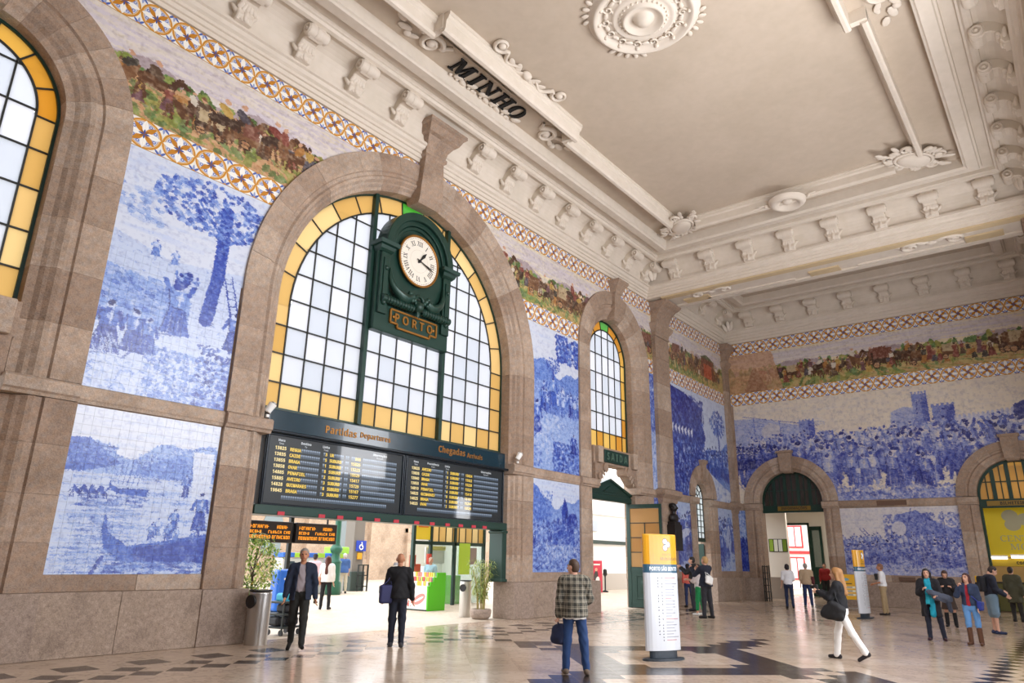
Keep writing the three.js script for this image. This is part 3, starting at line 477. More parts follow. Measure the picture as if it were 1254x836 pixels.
// ---------------------------------------------------------------- painted tile pictures
const lerp = (a, b, t) => a + (b - a) * t;
const BLUES = [[220, 224, 234], [178, 195, 230], [116, 148, 214], [58, 92, 190], [30, 48, 150], [22, 30, 100]];
function ink(k, a = 1, pal = BLUES) { const f = Math.max(0, Math.min(0.999, k)) * (pal.length - 1), i = f | 0, t = f - i, c = [0, 1, 2].map((j) => Math.round(lerp(pal[i][j], pal[i + 1][j], t))); return `rgba(${c[0]},${c[1]},${c[2]},${a})`; }
function painter(x, W, H, seed, pal = BLUES) {
  const r = rng(seed), I = (k, a = 1) => ink(k, a, pal);
  const P = {
    r, I, x,
    ground(k) { x.fillStyle = I(k); x.fillRect(0, 0, W, H); },
    poly(pts, k, a = 1) { x.fillStyle = typeof k === 'string' ? k : I(k, a); x.beginPath(); pts.forEach(([p, q], i) => (i ? x.lineTo(p, q) : x.moveTo(p, q))); x.closePath(); x.fill(); },
    line(pts, w, k, a = 1) { x.strokeStyle = typeof k === 'string' ? k : I(k, a); x.lineWidth = w; x.lineCap = 'round'; x.beginPath(); pts.forEach(([p, q], i) => (i ? x.lineTo(p, q) : x.moveTo(p, q))); x.stroke(); },
    blob(cx, cy, rx, ry, k, a = 1) { x.fillStyle = typeof k === 'string' ? k : I(k, a); x.beginPath(); x.ellipse(cx, cy, Math.max(0.1, rx), Math.max(0.1, ry), r() * 3, 0, 7); x.fill(); },
    dabs(x0, x1, y0, y1, n, s, k0, k1, a = 0.7, flatness = 1) { for (let i = 0; i < n; i++) P.blob(lerp(x0, x1, r()), lerp(y0, y1, r()), s * (0.4 + r()), s * (0.3 + r() * 0.6) * flatness, lerp(k0, k1, r()), a); },
    strokes(x0, x1, y0, y1, n, len, w, k0, k1, a = 0.6, slope = 0) { for (let i = 0; i < n; i++) { const p = lerp(x0, x1, r()), q = lerp(y0, y1, r()), l = len * (0.4 + r()); P.line([[p, q], [p + l / 2, q + slope * l / 2 + (r() - 0.5) * w * 2], [p + l, q + slope * l]], w * (0.5 + r()), lerp(k0, k1, r()), a); } },
    clouds(y1, k) { P.strokes(0, W, 0, y1, 60, W * 0.25, H * 0.012, k * 0.5, k, 0.25); },
    hill(base, amp, k, tex = true) { const p = []; let a = r() * 6, b = r() * 6; for (let i = 0; i <= 40; i++) p.push([W * i / 40, base - amp * (0.5 + 0.35 * Math.sin(i * 0.17 + a) + 0.2 * Math.sin(i * 0.41 + b) + 0.08 * r())]); P.poly([...p, [W, H], [0, H]], k); if (tex) for (const [px, py] of p) { for (let j = 0; j < 5; j++) P.line([[px + r() * W / 30, py + r() * amp], [px + r() * W / 20, py + r() * amp * 1.4]], W * 0.004, k + 0.25 * r(), 0.45); P.dabs(px, px + W / 40, py - amp * 0.02, py + amp * 0.2, 4, W * 0.008, k, k + 0.35, 0.6); } },
    water(y0, y1, k) { x.fillStyle = I(k); x.fillRect(0, y0, W, y1 - y0); P.strokes(0, W, y0, y1, (y1 - y0) * 0.8, W * 0.12, H * 0.006, k * 0.5, k + 0.4, 0.5); },
    tree(cx, cy, h, k, s = 1) { P.line([[cx, cy], [cx + h * 0.03, cy - h * 0.35], [cx - h * 0.02, cy - h * 0.7]], h * 0.06, k + 0.15); for (let i = 0; i < 6; i++) P.line([[cx, cy - h * (0.4 + 0.06 * i)], [cx + (r() - 0.5) * h * 0.5 * s, cy - h * (0.6 + r() * 0.3)]], h * 0.015, k + 0.1); for (let i = 0; i < 170; i++) { const a = r() * 6.3, q = Math.sqrt(r()) * h * 0.36; P.blob(cx + Math.cos(a) * q * s, cy - h * 0.78 + Math.sin(a) * q * 0.75, h * 0.03 * (0.5 + r()), h * 0.022 * (0.5 + r()), k - 0.25 + r() * 0.5, 0.8); } },
    figure(cx, cy, h, k, skirt, up) {                                    // a clothed standing figure
      const w = h * 0.16; P.blob(cx, cy + h * 0.01, w * 1.6, h * 0.02, k + 0.1, 0.5);
      if (skirt) P.poly([[cx - w * 0.7, cy - h * 0.55], [cx + w * 0.7, cy - h * 0.55], [cx + w * 1.5, cy], [cx - w * 1.4, cy]], k); else { P.line([[cx - w * 0.3, cy - h * 0.5], [cx - w * 0.6, cy]], w * 0.75, k + 0.1); P.line([[cx + w * 0.3, cy - h * 0.5], [cx + w * 0.7, cy - h * 0.01]], w * 0.75, k); }
      P.poly([[cx - w, cy - h * 0.83], [cx + w, cy - h * 0.83], [cx + w * 0.75, cy - h * 0.5], [cx - w * 0.75, cy - h * 0.5]], k - 0.2);
      P.line([[cx - w * 0.9, cy - h * 0.8], [cx - w * 1.5, cy - h * (up ? 1.0 : 0.55)]], w * 0.45, k - 0.1); P.line([[cx + w * 0.9, cy - h * 0.8], [cx + w * 1.3, cy - h * (up ? 0.98 : 0.5)]], w * 0.45, k);
      P.blob(cx, cy - h * 0.92, h * 0.06, h * 0.075, 0.15); P.blob(cx, cy - h * 0.96, h * 0.07, h * 0.045, k + 0.25);
      P.line([[cx - w, cy - h * 0.83], [cx - w * 0.75, cy - h * 0.5], [cx - w * (skirt ? 1.3 : 0.6), cy]], h * 0.018, k + 0.35, 0.8); P.line([[cx + w * 0.2, cy - h * 0.8], [cx + w * 0.1, cy - h * 0.55]], h * 0.03, 0.02, 0.7); P.line([[cx - w * 0.5, cy - h * 0.5], [cx + w * 0.6, cy - h * 0.5]], h * 0.02, k + 0.4, 0.8); P.blob(cx + w * 0.1, cy - h * 0.7, w * 0.4, h * 0.06, 0.06, 0.6);
      for (let i = 0; i < 14; i++) { const p = cx + (r() - 0.5) * w * 2; P.line([[p, cy - h * 0.5 * r()], [p + (r() - 0.5) * w * 0.4, cy - h * 0.05 * r()]], h * 0.012, r() < 0.4 ? 0.05 : k + 0.3, 0.6); }
    },
    crowd(x0, x1, y, n, h, k) { for (let i = 0; i < n; i++) { const t = i / n; P.figure(lerp(x0, x1, r()), y + (t - 0.5) * h * 0.5, h * (0.75 + r() * 0.35), k + (r() - 0.5) * 0.35, r() < 0.45, r() < 0.15); } },
    horse(cx, cy, s, k, d = 1) { P.blob(cx, cy - s * 0.62, s * 0.48, s * 0.2, k); x.save(); for (const [a, b] of [[-0.38, -0.42], [-0.3, -0.2], [0.32, 0.26], [0.4, 0.5]]) P.line([[cx + d * s * a, cy - s * 0.55], [cx + d * s * (a + b) / 2, cy - s * 0.28], [cx + d * s * b, cy]], s * 0.085, k + 0.1); P.line([[cx + d * s * 0.38, cy - s * 0.7], [cx + d * s * 0.6, cy - s * 1.05]], s * 0.2, k); P.line([[cx + d * s * 0.6, cy - s * 1.05], [cx + d * s * 0.8, cy - s * 0.92]], s * 0.13, k + 0.08); P.line([[cx - d * s * 0.45, cy - s * 0.7], [cx - d * s * 0.62, cy - s * 0.35]], s * 0.06, k + 0.2); x.restore(); },
    tower(cx, cy, w, h, k) { P.poly([[cx - w / 2, cy], [cx - w / 2, cy - h], [cx + w / 2, cy - h], [cx + w / 2, cy]], k); P.poly([[cx + w * 0.1, cy], [cx + w * 0.1, cy - h], [cx + w / 2, cy - h], [cx + w / 2, cy]], k + 0.18); for (let i = 0; i < 5; i++) P.poly([[cx - w / 2 + i * w / 4.5, cy - h], [cx - w / 2 + i * w / 4.5, cy - h * 1.06], [cx - w / 2 + (i + 0.5) * w / 4.5, cy - h * 1.06], [cx - w / 2 + (i + 0.5) * w / 4.5, cy - h]], k); for (let i = 0; i < 6; i++) P.blob(cx + (r() - 0.5) * w * 0.6, cy - h * r() * 0.9, w * 0.05, w * 0.09, k + 0.35); },
    boat(cx, cy, s, k, d = 1) { P.poly([[cx - d * s, cy - s * 0.5], [cx - d * s * 0.9, cy - s * 0.28], [cx - d * s * 0.5, cy - s * 0.15], [cx + d * s, cy - s * 0.2], [cx + d * s * 0.9, cy + s * 0.15], [cx - d * s * 0.55, cy + s * 0.16], [cx - d * s * 0.92, cy - s * 0.05], [cx - d * s * 1.03, cy - s * 0.3]], k); P.line([[cx - d * s * 0.5, cy - s * 0.12], [cx + d * s, cy - s * 0.17]], s * 0.03, k + 0.3); P.strokes(cx - s * 0.8, cx + s * 0.8, cy + s * 0.18, cy + s * 0.5, 40, s * 0.25, s * 0.025, k * 0.6, k + 0.3, 0.5); },
    hatch(n, len, w) {                                                    // short strokes that follow what lies under them, as a loaded brush leaves
      const im = x.getImageData(0, 0, W, H).data; for (let i = 0; i < n; i++) { const p = r() * W | 0, q = r() * H | 0, e = (q * W + p) * 4, d = 1 - (im[e] + im[e + 1]) / 510, a = r() < 0.5 ? 0.4 : r() * 3, l = len * (0.4 + r()); if (d < 0.2 + 0.12 * r()) continue; const k = r() < 0.42 ? d * 1.1 - 0.32 - r() * 0.2 : d * 1.15 + 0.08 + r() * 0.25; P.line([[p, q], [p + l * Math.cos(a), q + l * Math.sin(a)]], w * (0.4 + r()), Math.max(0, k), 0.45); } },
    tiles(n) { const s = W / n; for (let i = 0; i < n; i++) for (let j = 0; j * s < H; j++) { x.fillStyle = r() < 0.5 ? `rgba(255,255,255,${r() * 0.1})` : I(0.6, r() * 0.07); x.fillRect(i * s, j * s, s, s); } },
  };
  return P;
}
const glaze = (t, tint = 0xffffff) => phys({ color: tint, map: t, roughness: 0.3, clearcoat: 0.35, clearcoatRoughness: 0.22, specularIntensity: 0.6 });
function fitUV(g, u0, u1, v0, v1) { const p = g.attributes.position, uv = g.attributes.uv; for (let i = 0; i < p.count; i++) uv.setXY(i, (p.getX(i) - u0) / (u1 - u0), (p.getY(i) - v0) / (v1 - v0)); return g; }
function bbox(pts) { const a = pts.map((p) => p[0]), b = pts.map((p) => p[1]); return [Math.min(...a), Math.max(...a), Math.min(...b), Math.max(...b)]; }
const EARTH = [[226, 212, 190], [70, 46, 32]];
function brushwork(x, w, h, seed, pal) {                                // uneven glaze: edges wander, washes break up
  const src = x.getImageData(0, 0, w, h), out = x.createImageData(w, h), a = src.data, o = out.data, N = 512, s = seed * 97, lo = pal[0], hi = pal[pal.length - 1];
  for (let j = 0; j < h; j++) for (let i = 0; i < w; i++) {
    const p = (i + s) & 511, q = (j + s * 3) & 511, k = q * N + p, k2 = ((q * 3) & 511) * N + ((p * 2) & 511), dx = (nMid[k2] - 0.5) * 12 + (nFine[k] - 0.5) * 5, dy = (nMid[(k2 + 70000) & 262143] - 0.5) * 12 + (nFine[(k + 9000) & 262143] - 0.5) * 5;
    const X = Math.min(w - 1, Math.max(0, i + dx | 0)), Y = Math.min(h - 1, Math.max(0, j + dy | 0)), f = (Y * w + X) * 4, e = (j * w + i) * 4, m = nMid[k], b = nFine[(k2 + 33333) & 262143], lum = (a[f] + a[f + 1] + a[f + 2]) / 765, wash = Math.max(0, (m - 0.42) * 1.5 + (b - 0.5) * 0.5) * (1 - lum) * 0.75, deep = Math.max(0, (0.5 - m) * 1.4 + (0.5 - b) * 0.5) * (0.25 + (1 - lum)) * 0.55;
    for (let c = 0; c < 3; c++) { let v = a[f + c]; v += (lo[c] - v) * wash; v += (hi[c] - v) * deep; o[e + c] = v; } o[e + 3] = 255;
  }
  x.putImageData(out, 0, 0);
}
function picture(wall, pts, label, w, h, seed, draw, pal, part) {        // one picture of glazed tiles on a wall
  const t = canvasTex(w, h, (x) => { const P = painter(x, w, h, seed, pal); draw(P, w, h); if (pal !== EARTH) P.hatch(w * h / 110, w * 0.008 + 5, 2.6); brushwork(x, w, h, seed, pal ?? BLUES); }), m = glaze(t), b = bbox(pts);
  const g = thing('tile_picture', label, 'tile picture', [0, 0, 0], wall === 'left' ? LEFT : 0);
  mesh('tile_field', fitUV(flat(plate(pts, 0.022).translate(0, 0, 0.006)), ...b), m, g);
  return g;
}
const rect = (u0, u1, v0, v1) => [[u0, v0], [u1, v0], [u1, v1], [u0, v1]];
// a side that follows the outside of an arch, from v0 up to v1; s = +1 to the right of the arch
function besideArch(a, v0, v1, s, tuck = 0.2, n = 18) { const o = []; for (let i = 0; i <= n; i++) { const v = lerp(v0, v1, i / n), R = a.R - tuck; o.push([a.u + s * (v <= a.spring ? R : Math.sqrt(Math.max(0.04, R * R - (v - a.spring) ** 2))), v]); } return o; }
const between = (aL, aR, v0, v1) => [...(aL.map ? aL : besideArch(aL, v0, v1, 1)).slice().reverse(), ...(aR.map ? aR : besideArch(aR, v0, v1, -1))];
function tiledPicture(u0, u1, v0, v1, nx, ny, label, w, h, seed, draw, rest) {       // near pictures: every tile a piece of its own
  const t = canvasTex(w, h, (x) => { const P = painter(x, w, h, seed); draw(P, w, h); P.hatch(w * h / 110, 12, 2.8); brushwork(x, w, h, seed, BLUES); }), m = glaze(t), r = rng(seed + 1), g = thing('tile_picture', label, 'tile picture', [0, 0, 0], LEFT);
  const top = rest ? rest.v1 : v1, b = rest ? [u0 - 0.15, u1 + 0.45, v0, top] : [u0, u1, v0, top], dx = (u1 - u0) / nx, dy = (v1 - v0) / ny;
  for (let i = 0; i < nx; i++) for (let j = 0; j < ny; j++) { const k = r() * 0.0025; mesh('tile', fitUV(flat(span(u0 + i * dx + 0.0012, u0 + (i + 1) * dx - 0.0012, v0 + j * dy + 0.0012, v0 + (j + 1) * dy - 0.0012, 0.004, 0.026 + k)), ...b), m, g); }
  mesh('mortar_bed', span(u0, u1, v0, top, -0.01, 0.012), solid(0xc9c4bb, 0.9), g);
  if (rest) { const f = mesh('tile_field', fitUV(flat(plate(rest.pts, 0.022).translate(0, 0, 0.006)), ...b), m, g); f.userData.kind = 'stuff'; }
}
// lower left: boats on a river below hills
tiledPicture(-29.57, -26.9, PANEL0, LEDGE0 - 0.01, 17, 17, 'blue tile picture of a boat on a river, low on the wall', 640, 672, 21, (P, W, H) => {
  P.ground(0.04); P.clouds(H * 0.3, 0.2); P.hill(H * 0.3, H * 0.16, 0.3); P.poly([[0, H * 0.2], [W * 0.12, H * 0.19], [W * 0.34, H * 0.33], [W * 0.1, H * 0.4], [0, H * 0.42]], 0.55); P.dabs(0, W * 0.3, H * 0.22, H * 0.36, 160, W * 0.012, 0.3, 0.7, 0.6);
  P.poly([[W * 0.4, H * 0.38], [W * 0.6, H * 0.28], [W * 0.74, H * 0.22], [W, H * 0.26], [W, H * 0.42]], 0.42); P.dabs(W * 0.45, W, H * 0.26, H * 0.4, 260, W * 0.012, 0.3, 0.75, 0.6);
  P.water(H * 0.4, H, 0.13); P.strokes(0, W * 0.4, H * 0.55, H, 160, W * 0.2, 3, 0.3, 0.6, 0.45);
  for (let i = 0; i < 4; i++) P.horse(W * (0.1 + 0.05 * i), H * 0.55, W * 0.07, 0.68); P.boat(W * 0.42, H * 0.5, W * 0.13, 0.6); for (let i = 0; i < 5; i++) P.line([[W * (0.34 + i * 0.03), H * 0.46], [W * (0.35 + i * 0.035), H * 0.3]], 2.5, 0.7); P.strokes(W * 0.1, W * 0.5, H * 0.53, H * 0.6, 60, 40, 4, 0.4, 0.8, 0.5);
  P.poly([[W * 0.82, H * 0.2], [W * 0.98, H * 0.2], [W * 0.97, H * 0.56], [W * 0.86, H * 0.6]], 0.03); for (let i = 0; i < 16; i++) P.line([[W * (0.83 + i * 0.009), H * 0.22], [W * (0.86 + i * 0.007), H * 0.58]], 2, 0.25, 0.6);
  P.figure(W * 0.8, H * 0.5, H * 0.14, 0.7); P.figure(W * 0.93, H * 0.72, H * 0.25, 0.68, true); P.figure(W * 0.75, H * 0.74, H * 0.15, 0.6, true);
  P.poly([[W * 0.3, H * 0.63], [W * 0.33, H * 0.75], [W * 0.46, H * 0.83], [W * 0.66, H * 0.8], [W, H * 0.74], [W, H * 0.92], [W * 0.45, H * 0.93], [W * 0.32, H * 0.85], [W * 0.29, H * 0.74]], 0.58); P.poly([[W * 0.5, H * 0.84], [W, H * 0.77], [W, H * 0.93], [W * 0.52, H * 0.93]], 0.72); P.crowd(W * 0.6, W * 0.95, H * 0.78, 9, H * 0.1, 0.55);
  P.strokes(W * 0.28, W, H * 0.92, H, 130, 50, 5, 0.2, 0.85, 0.7); P.line([[W * 0.32, H * 0.9], [W * 0.27, H]], 14, 0.75, 0.8);
});
// upper left: harvest below a tree
tiledPicture(-29.57, -26.9, LEDGE1, 7.02, 17, 17, 'tall blue tile picture of a harvest by a tree beside the window', 640, 1170, 23, (P, W, H) => {
  P.ground(0.05); P.clouds(H * 0.35, 0.22); P.dabs(0, W, 0, H * 0.14, 120, W * 0.03, 0.02, 0.2, 0.4); P.dabs(0, W * 0.3, H * 0.17, H * 0.3, 60, W * 0.03, 0.15, 0.45, 0.5);
  P.poly([[0, H * 0.36], [W * 0.4, H * 0.43], [W, H * 0.38], [W, H], [0, H]], 0.14); P.poly([[0, H * 0.5], [W * 0.34, H * 0.55], [W * 0.55, H * 0.56], [W * 0.56, H * 0.72], [0, H * 0.75]], 0.34);
  for (let i = 0; i < 130; i++) P.blob(W * P.r() * 0.52, H * (0.53 + P.r() * 0.18), W * 0.022, W * 0.016, 0.2 + P.r() * 0.35, 0.8);
  P.line([[W * 0.66, H * 0.64], [W * 0.7, H * 0.42], [W * 0.7, H * 0.12]], W * 0.085, 0.68); P.line([[W * 0.7, H * 0.3], [W * 0.9, H * 0.16]], 12, 0.5); P.line([[W * 0.7, H * 0.26], [W * 0.5, H * 0.12]], 12, 0.5);
  for (let i = 0; i < 420; i++) { const a = P.r() * 6.3, q = Math.sqrt(P.r()); P.blob(W * 0.62 + Math.cos(a) * q * W * 0.4, H * 0.14 + Math.sin(a) * q * H * 0.12, W * 0.02 * (0.4 + P.r()), W * 0.014, 0.25 + P.r() * 0.5, 0.75); }
  P.line([[W * 0.74, H * 0.42], [W * 0.85, H * 0.66]], 6, 0.75); P.line([[W * 0.79, H * 0.41], [W * 0.9, H * 0.65]], 6, 0.75); for (let i = 0; i < 7; i++) P.line([[W * (0.755 + i * 0.016), H * (0.45 + i * 0.032)], [W * (0.8 + i * 0.015), H * (0.445 + i * 0.032)]], 4, 0.7);
  for (const [p, q, h, k, s] of [[0.3, 0.43, 0.07, 0.45, 1], [0.42, 0.44, 0.06, 0.45, 1], [0.48, 0.73, 0.22, 0.62, 1], [0.86, 0.74, 0.17, 0.72, 1], [0.12, 0.86, 0.2, 0.78, 1], [0.26, 0.84, 0.17, 0.7, 1], [0.34, 0.83, 0.14, 0.66, 1], [0.9, 0.56, 0.09, 0.5, 0]]) P.figure(W * p, H * q, H * h, k, s, p === 0.48);
  P.blob(W * 0.49, H * 0.5, W * 0.09, H * 0.022, 0.75); P.dabs(W * 0.42, W * 0.58, H * 0.47, H * 0.5, 30, W * 0.014, 0.2, 0.85, 0.9);
  P.strokes(W * 0.05, W * 0.2, H * 0.78, H * 0.86, 40, 12, 4, 0.02, 0.3, 0.8, 3); P.dabs(W * 0.35, W, H * 0.8, H, 700, W * 0.016, 0.3, 0.6, 0.5); P.dabs(W * 0.65, W, H * 0.74, H, 260, W * 0.016, 0.5, 0.95, 0.7); P.dabs(0, W * 0.4, H * 0.87, H, 100, W * 0.03, 0.05, 0.5, 0.4, 0.4);
}, { v1: BAND1[0], pts: between([[-29.72, 7.02], [-29.7, 9.15]], besideArch(A_MAIN, 7.02, BAND1[0], -1), 7.02, BAND1[0]) });
// between the great arch and the exit
picture('left', between(besideArch(A_MAIN, LEDGE1, BAND1[0], 1, 0.05), besideArch(A_EXIT, LEDGE1, BAND1[0], -1, 0.05), LEDGE1, BAND1[0]), 'tall blue tile picture of country people between the arches', 480, 860, 31, (P, W, H) => {
  P.ground(0.04); P.clouds(H * 0.3, 0.2); for (let i = 0; i < 330; i++) P.blob(W * (0.55 + P.r() * 0.45), H * (0.02 + P.r() * 0.2), W * 0.03 * P.r(), W * 0.02, 0.4 + P.r() * 0.5, 0.85);
  P.hill(H * 0.36, H * 0.14, 0.42); P.hill(H * 0.5, H * 0.14, 0.3); P.tree(W * 0.5, H * 0.42, H * 0.2, 0.6); P.crowd(W * 0.3, W, H * 0.58, 26, H * 0.15, 0.55); P.figure(W * 0.22, H * 0.76, H * 0.22, 0.72, true); P.figure(W * 0.5, H * 0.55, H * 0.2, 0.6, true);
  P.dabs(0, W * 0.7, H * 0.62, H * 0.95, 160, W * 0.03, 0.02, 0.3, 0.5); P.dabs(W * 0.5, W, H * 0.8, H, 420, W * 0.02, 0.4, 0.9, 0.7); P.figure(W * 0.88, H * 0.86, H * 0.14, 0.8, true); P.dabs(0, W * 0.3, H * 0.82, H, 120, W * 0.02, 0.2, 0.7, 0.5);
});
picture('left', rect(-16.6, -13.88, PANEL0, LEDGE0), 'blue tile picture of a towered hill town beside the exit door', 512, 536, 33, (P, W, H) => {
  P.ground(0.08); P.clouds(H * 0.2, 0.25); P.hill(H * 0.32, H * 0.16, 0.35); P.poly([[0, H * 0.04], [W * 0.12, H * 0.08], [W * 0.44, H * 0.38], [0, H * 0.5]], 0.5); P.dabs(0, W * 0.42, H * 0.12, H * 0.46, 200, W * 0.016, 0.3, 0.7, 0.6);
  P.tower(W * 0.68, H * 0.62, W * 0.13, H * 0.3, 0.7); P.poly([[W * 0.61, H * 0.32], [W * 0.68, H * 0.17], [W * 0.75, H * 0.32]], 0.75); P.tower(W * 0.54, H * 0.62, W * 0.07, H * 0.2, 0.66); P.poly([[W * 0.46, H * 0.48], [W * 0.86, H * 0.48], [W * 0.9, H * 0.7], [W * 0.42, H * 0.72]], 0.66); P.blob(W * 0.82, H * 0.45, W * 0.1, H * 0.13, 0.8);
  P.dabs(0, W, H * 0.42, H * 0.98, 900, W * 0.022, 0.15, 0.9, 0.55); P.strokes(0, W, H * 0.5, H, 200, W * 0.09, 5, 0.05, 0.85, 0.5, -0.4); P.crowd(0, W * 0.5, H * 0.68, 8, H * 0.12, 0.7); P.dabs(W * 0.3, W, H * 0.7, H * 0.85, 60, W * 0.04, 0.0, 0.25, 0.5, 0.5);
});
for (const [v0, v1, lab, s] of [[LEDGE1, BAND1[0], 'slim upright strip of blue tiles above the ledge by the pilaster', 35], [PANEL0, LEDGE0, 'slim short strip of blue tiles below the ledge by the pilaster', 36]]) picture('left', rect(-8.66, -8.1, v0, v1), lab, 96, 512, s, (P, W, H) => { P.ground(0.15); P.dabs(0, W, 0, H * 0.5, 240, 12, 0.4, 0.95, 0.7); P.dabs(0, W, H * 0.5, H, 140, 14, 0.05, 0.5, 0.5); P.strokes(0, W, 0, H, 60, 40, 5, 0.1, 0.7, 0.5); });
// far bay, long wall
const aroundSlim = [...besideArch(A_SLIM, LEDGE1, A_SLIM.spring + A_SLIM.R - 0.22, -1, 0.2), ...besideArch(A_SLIM, LEDGE1, A_SLIM.spring + A_SLIM.R - 0.22, 1, 0.2).reverse()];
picture('left', [[-6.9, LEDGE1], ...aroundSlim, [-0.5, LEDGE1], [-0.5, BAND1[0]], [-6.9, BAND1[0]]], 'deep blue tile picture with a dark leafy mass above the slim arch', 768, 574, 41, (P, W, H) => {
  P.ground(0.1); P.clouds(H * 0.6, 0.15); P.hill(H * 0.6, H * 0.2, 0.4); P.poly([[W * 0.06, 0.02 * H], [W * 0.3, 0.05 * H], [W * 0.56, H * 0.14], [W * 0.55, H * 0.3], [W * 0.6, H * 0.42], [W * 0.5, H * 0.6], [W * 0.45, H], [0, H], [0, H * 0.1]], 0.86);
  P.dabs(0, W * 0.58, H * 0.05, H, 900, W * 0.016, 0.6, 1, 0.6); P.dabs(W * 0.05, W * 0.5, H * 0.5, H, 240, W * 0.014, 0.1, 0.6, 0.6); for (let i = 0; i < 7; i++) P.poly([[W * (0.04 + i * 0.05), H * 0.4], [W * (0.08 + i * 0.05), H * 0.36], [W * (0.07 + i * 0.05), H * 0.46]], 0.03);
  P.tree(W * 0.83, H * 0.62, H * 0.5, 0.62); P.crowd(W * 0.55, W, H * 0.75, 40, H * 0.22, 0.72); P.poly([[W * 0.6, H * 0.72], [W * 0.75, H * 0.8], [W, H * 0.9], [W, H], [W * 0.6, H]], 0.06); P.dabs(W * 0.55, W, H * 0.82, H, 60, W * 0.02, 0.1, 0.6, 0.4);
});
for (const [u0, u1, lab, s, k] of [[-6.9, -5.18, 'blue tile picture of a crowd beside the bust', 43, 0.7], [-2.37, -0.5, 'blue tile picture of standing figures between slim arch and corner', 45, 0.6]]) picture('left', rect(u0, u1, PANEL0, LEDGE0), lab, 300, 480, s, (P, W, H) => { P.ground(0.18); P.clouds(H * 0.3, 0.3); P.crowd(0, W, H * 0.5, 14, H * 0.34, k); P.crowd(0, W, H * 0.8, 10, H * 0.5, k + 0.08); P.dabs(0, W, H * 0.7, H, 120, 14, 0.1, 0.6, 0.4); P.blob(W * 0.62, H * 0.45, W * 0.1, H * 0.2, 0.06, 0.8); });
// far wall
const aboveArch = (a) => [...besideArch(a, LEDGE1, a.spring + a.R - 0.22, -1, 0.2), ...besideArch(a, LEDGE1, a.spring + a.R - 0.22, 1, 0.2).reverse()];
const DUSK = [[226, 214, 196], [206, 204, 214], [148, 160, 208], [88, 104, 188], [48, 58, 148], [28, 32, 96]];
picture('far', [[0.3, LEDGE1], ...aboveArch(A_INFO), ...aboveArch(A_TICKET), [HALL_W, LEDGE1], [HALL_W, BAND1[0]], [0.3, BAND1[0]]], 'vast blue and cream tile picture of a procession before castle walls', 2048, 710, 51, (P, W, H) => {
  P.ground(0.0); P.strokes(0, W, 0, H * 0.4, 300, W * 0.08, 5, 0.0, 0.14, 0.3); P.poly([[0, H * 0.14], [W * 0.1, H * 0.16], [W * 0.27, H * 0.3], [W * 0.3, H * 0.6], [0, H * 0.6]], 0.32); P.strokes(0, W * 0.28, H * 0.2, H * 0.55, 160, 60, 4, 0.2, 0.55, 0.5); P.blob(W * 0.13, H * 0.3, W * 0.03, H * 0.1, 0.1, 0.7);
  P.tower(W * 0.25, H * 0.46, W * 0.05, H * 0.24, 0.45); P.tower(W * 0.31, H * 0.48, W * 0.045, H * 0.14, 0.42); P.poly([[W * 0.5, H * 0.48], [W * 0.51, H * 0.22], [W * 0.55, H * 0.18], [W * 0.59, H * 0.22], [W * 0.6, H * 0.48]], 0.34); P.tower(W * 0.595, H * 0.5, W * 0.042, H * 0.42, 0.46); P.tower(W * 0.655, H * 0.5, W * 0.06, H * 0.3, 0.5);
  P.poly([[W * 0.68, H * 0.32], [W, H * 0.26], [W, H * 0.7], [W * 0.68, H * 0.7]], 0.2); for (let i = 0; i < 26; i++) P.poly([[W * (0.68 + i * 0.012), H * (0.3 - i * 0.002)], [W * (0.686 + i * 0.012), H * (0.3 - i * 0.002)], [W * (0.686 + i * 0.012), H * 0.34], [W * (0.68 + i * 0.012), H * 0.34]], 0.28); P.blob(W * 0.76, H * 0.45, W * 0.02, H * 0.11, 0.05);
  P.line([[W * 0.03, H * 0.12], [W * 0.23, H * 0.24]], 4, 0.6); P.line([[W * 0.07, H * 0.15], [W * 0.075, H * 0.55]], 5, 0.6); P.line([[W * 0.16, H * 0.2], [W * 0.165, H * 0.5]], 4, 0.6); P.poly([[W * 0.83, H * 0.26], [W * 0.88, H * 0.2], [W * 0.9, H * 0.4], [W * 0.86, H * 0.34], [W * 0.83, H * 0.42]], 0.86);
  P.crowd(W * 0.05, W, H * 0.56, 150, H * 0.2, 0.5); P.dabs(0, W, H * 0.42, H * 0.62, 420, W * 0.006, 0.05, 0.8, 0.6); P.crowd(0, W, H * 0.76, 110, H * 0.34, 0.62); for (let i = 0; i < 9; i++) { P.horse(W * (0.3 + i * 0.055), H * 0.84, H * 0.26, 0.64, i % 2 ? 1 : -1); P.figure(W * (0.3 + i * 0.055), H * 0.72, H * 0.24, 0.55); }
  for (let i = 0; i < 20; i++) P.figure(W * (0.26 + P.r() * 0.54), H * (0.84 + P.r() * 0.08), H * (0.26 + P.r() * 0.14), 0.3 + P.r() * 0.5, P.r() < 0.35, P.r() < 0.2); P.crowd(0, W * 0.14, H * 0.62, 40, H * 0.18, 0.92); P.poly([[W * 0.3, H * 0.92], [W * 0.82, H * 0.92], [W * 0.82, H], [W * 0.3, H]], 0.42); P.dabs(W * 0.25, W * 0.85, H * 0.88, H, 900, W * 0.006, 0.05, 0.75, 0.7, 0.7); P.tiles(80);
}, DUSK);
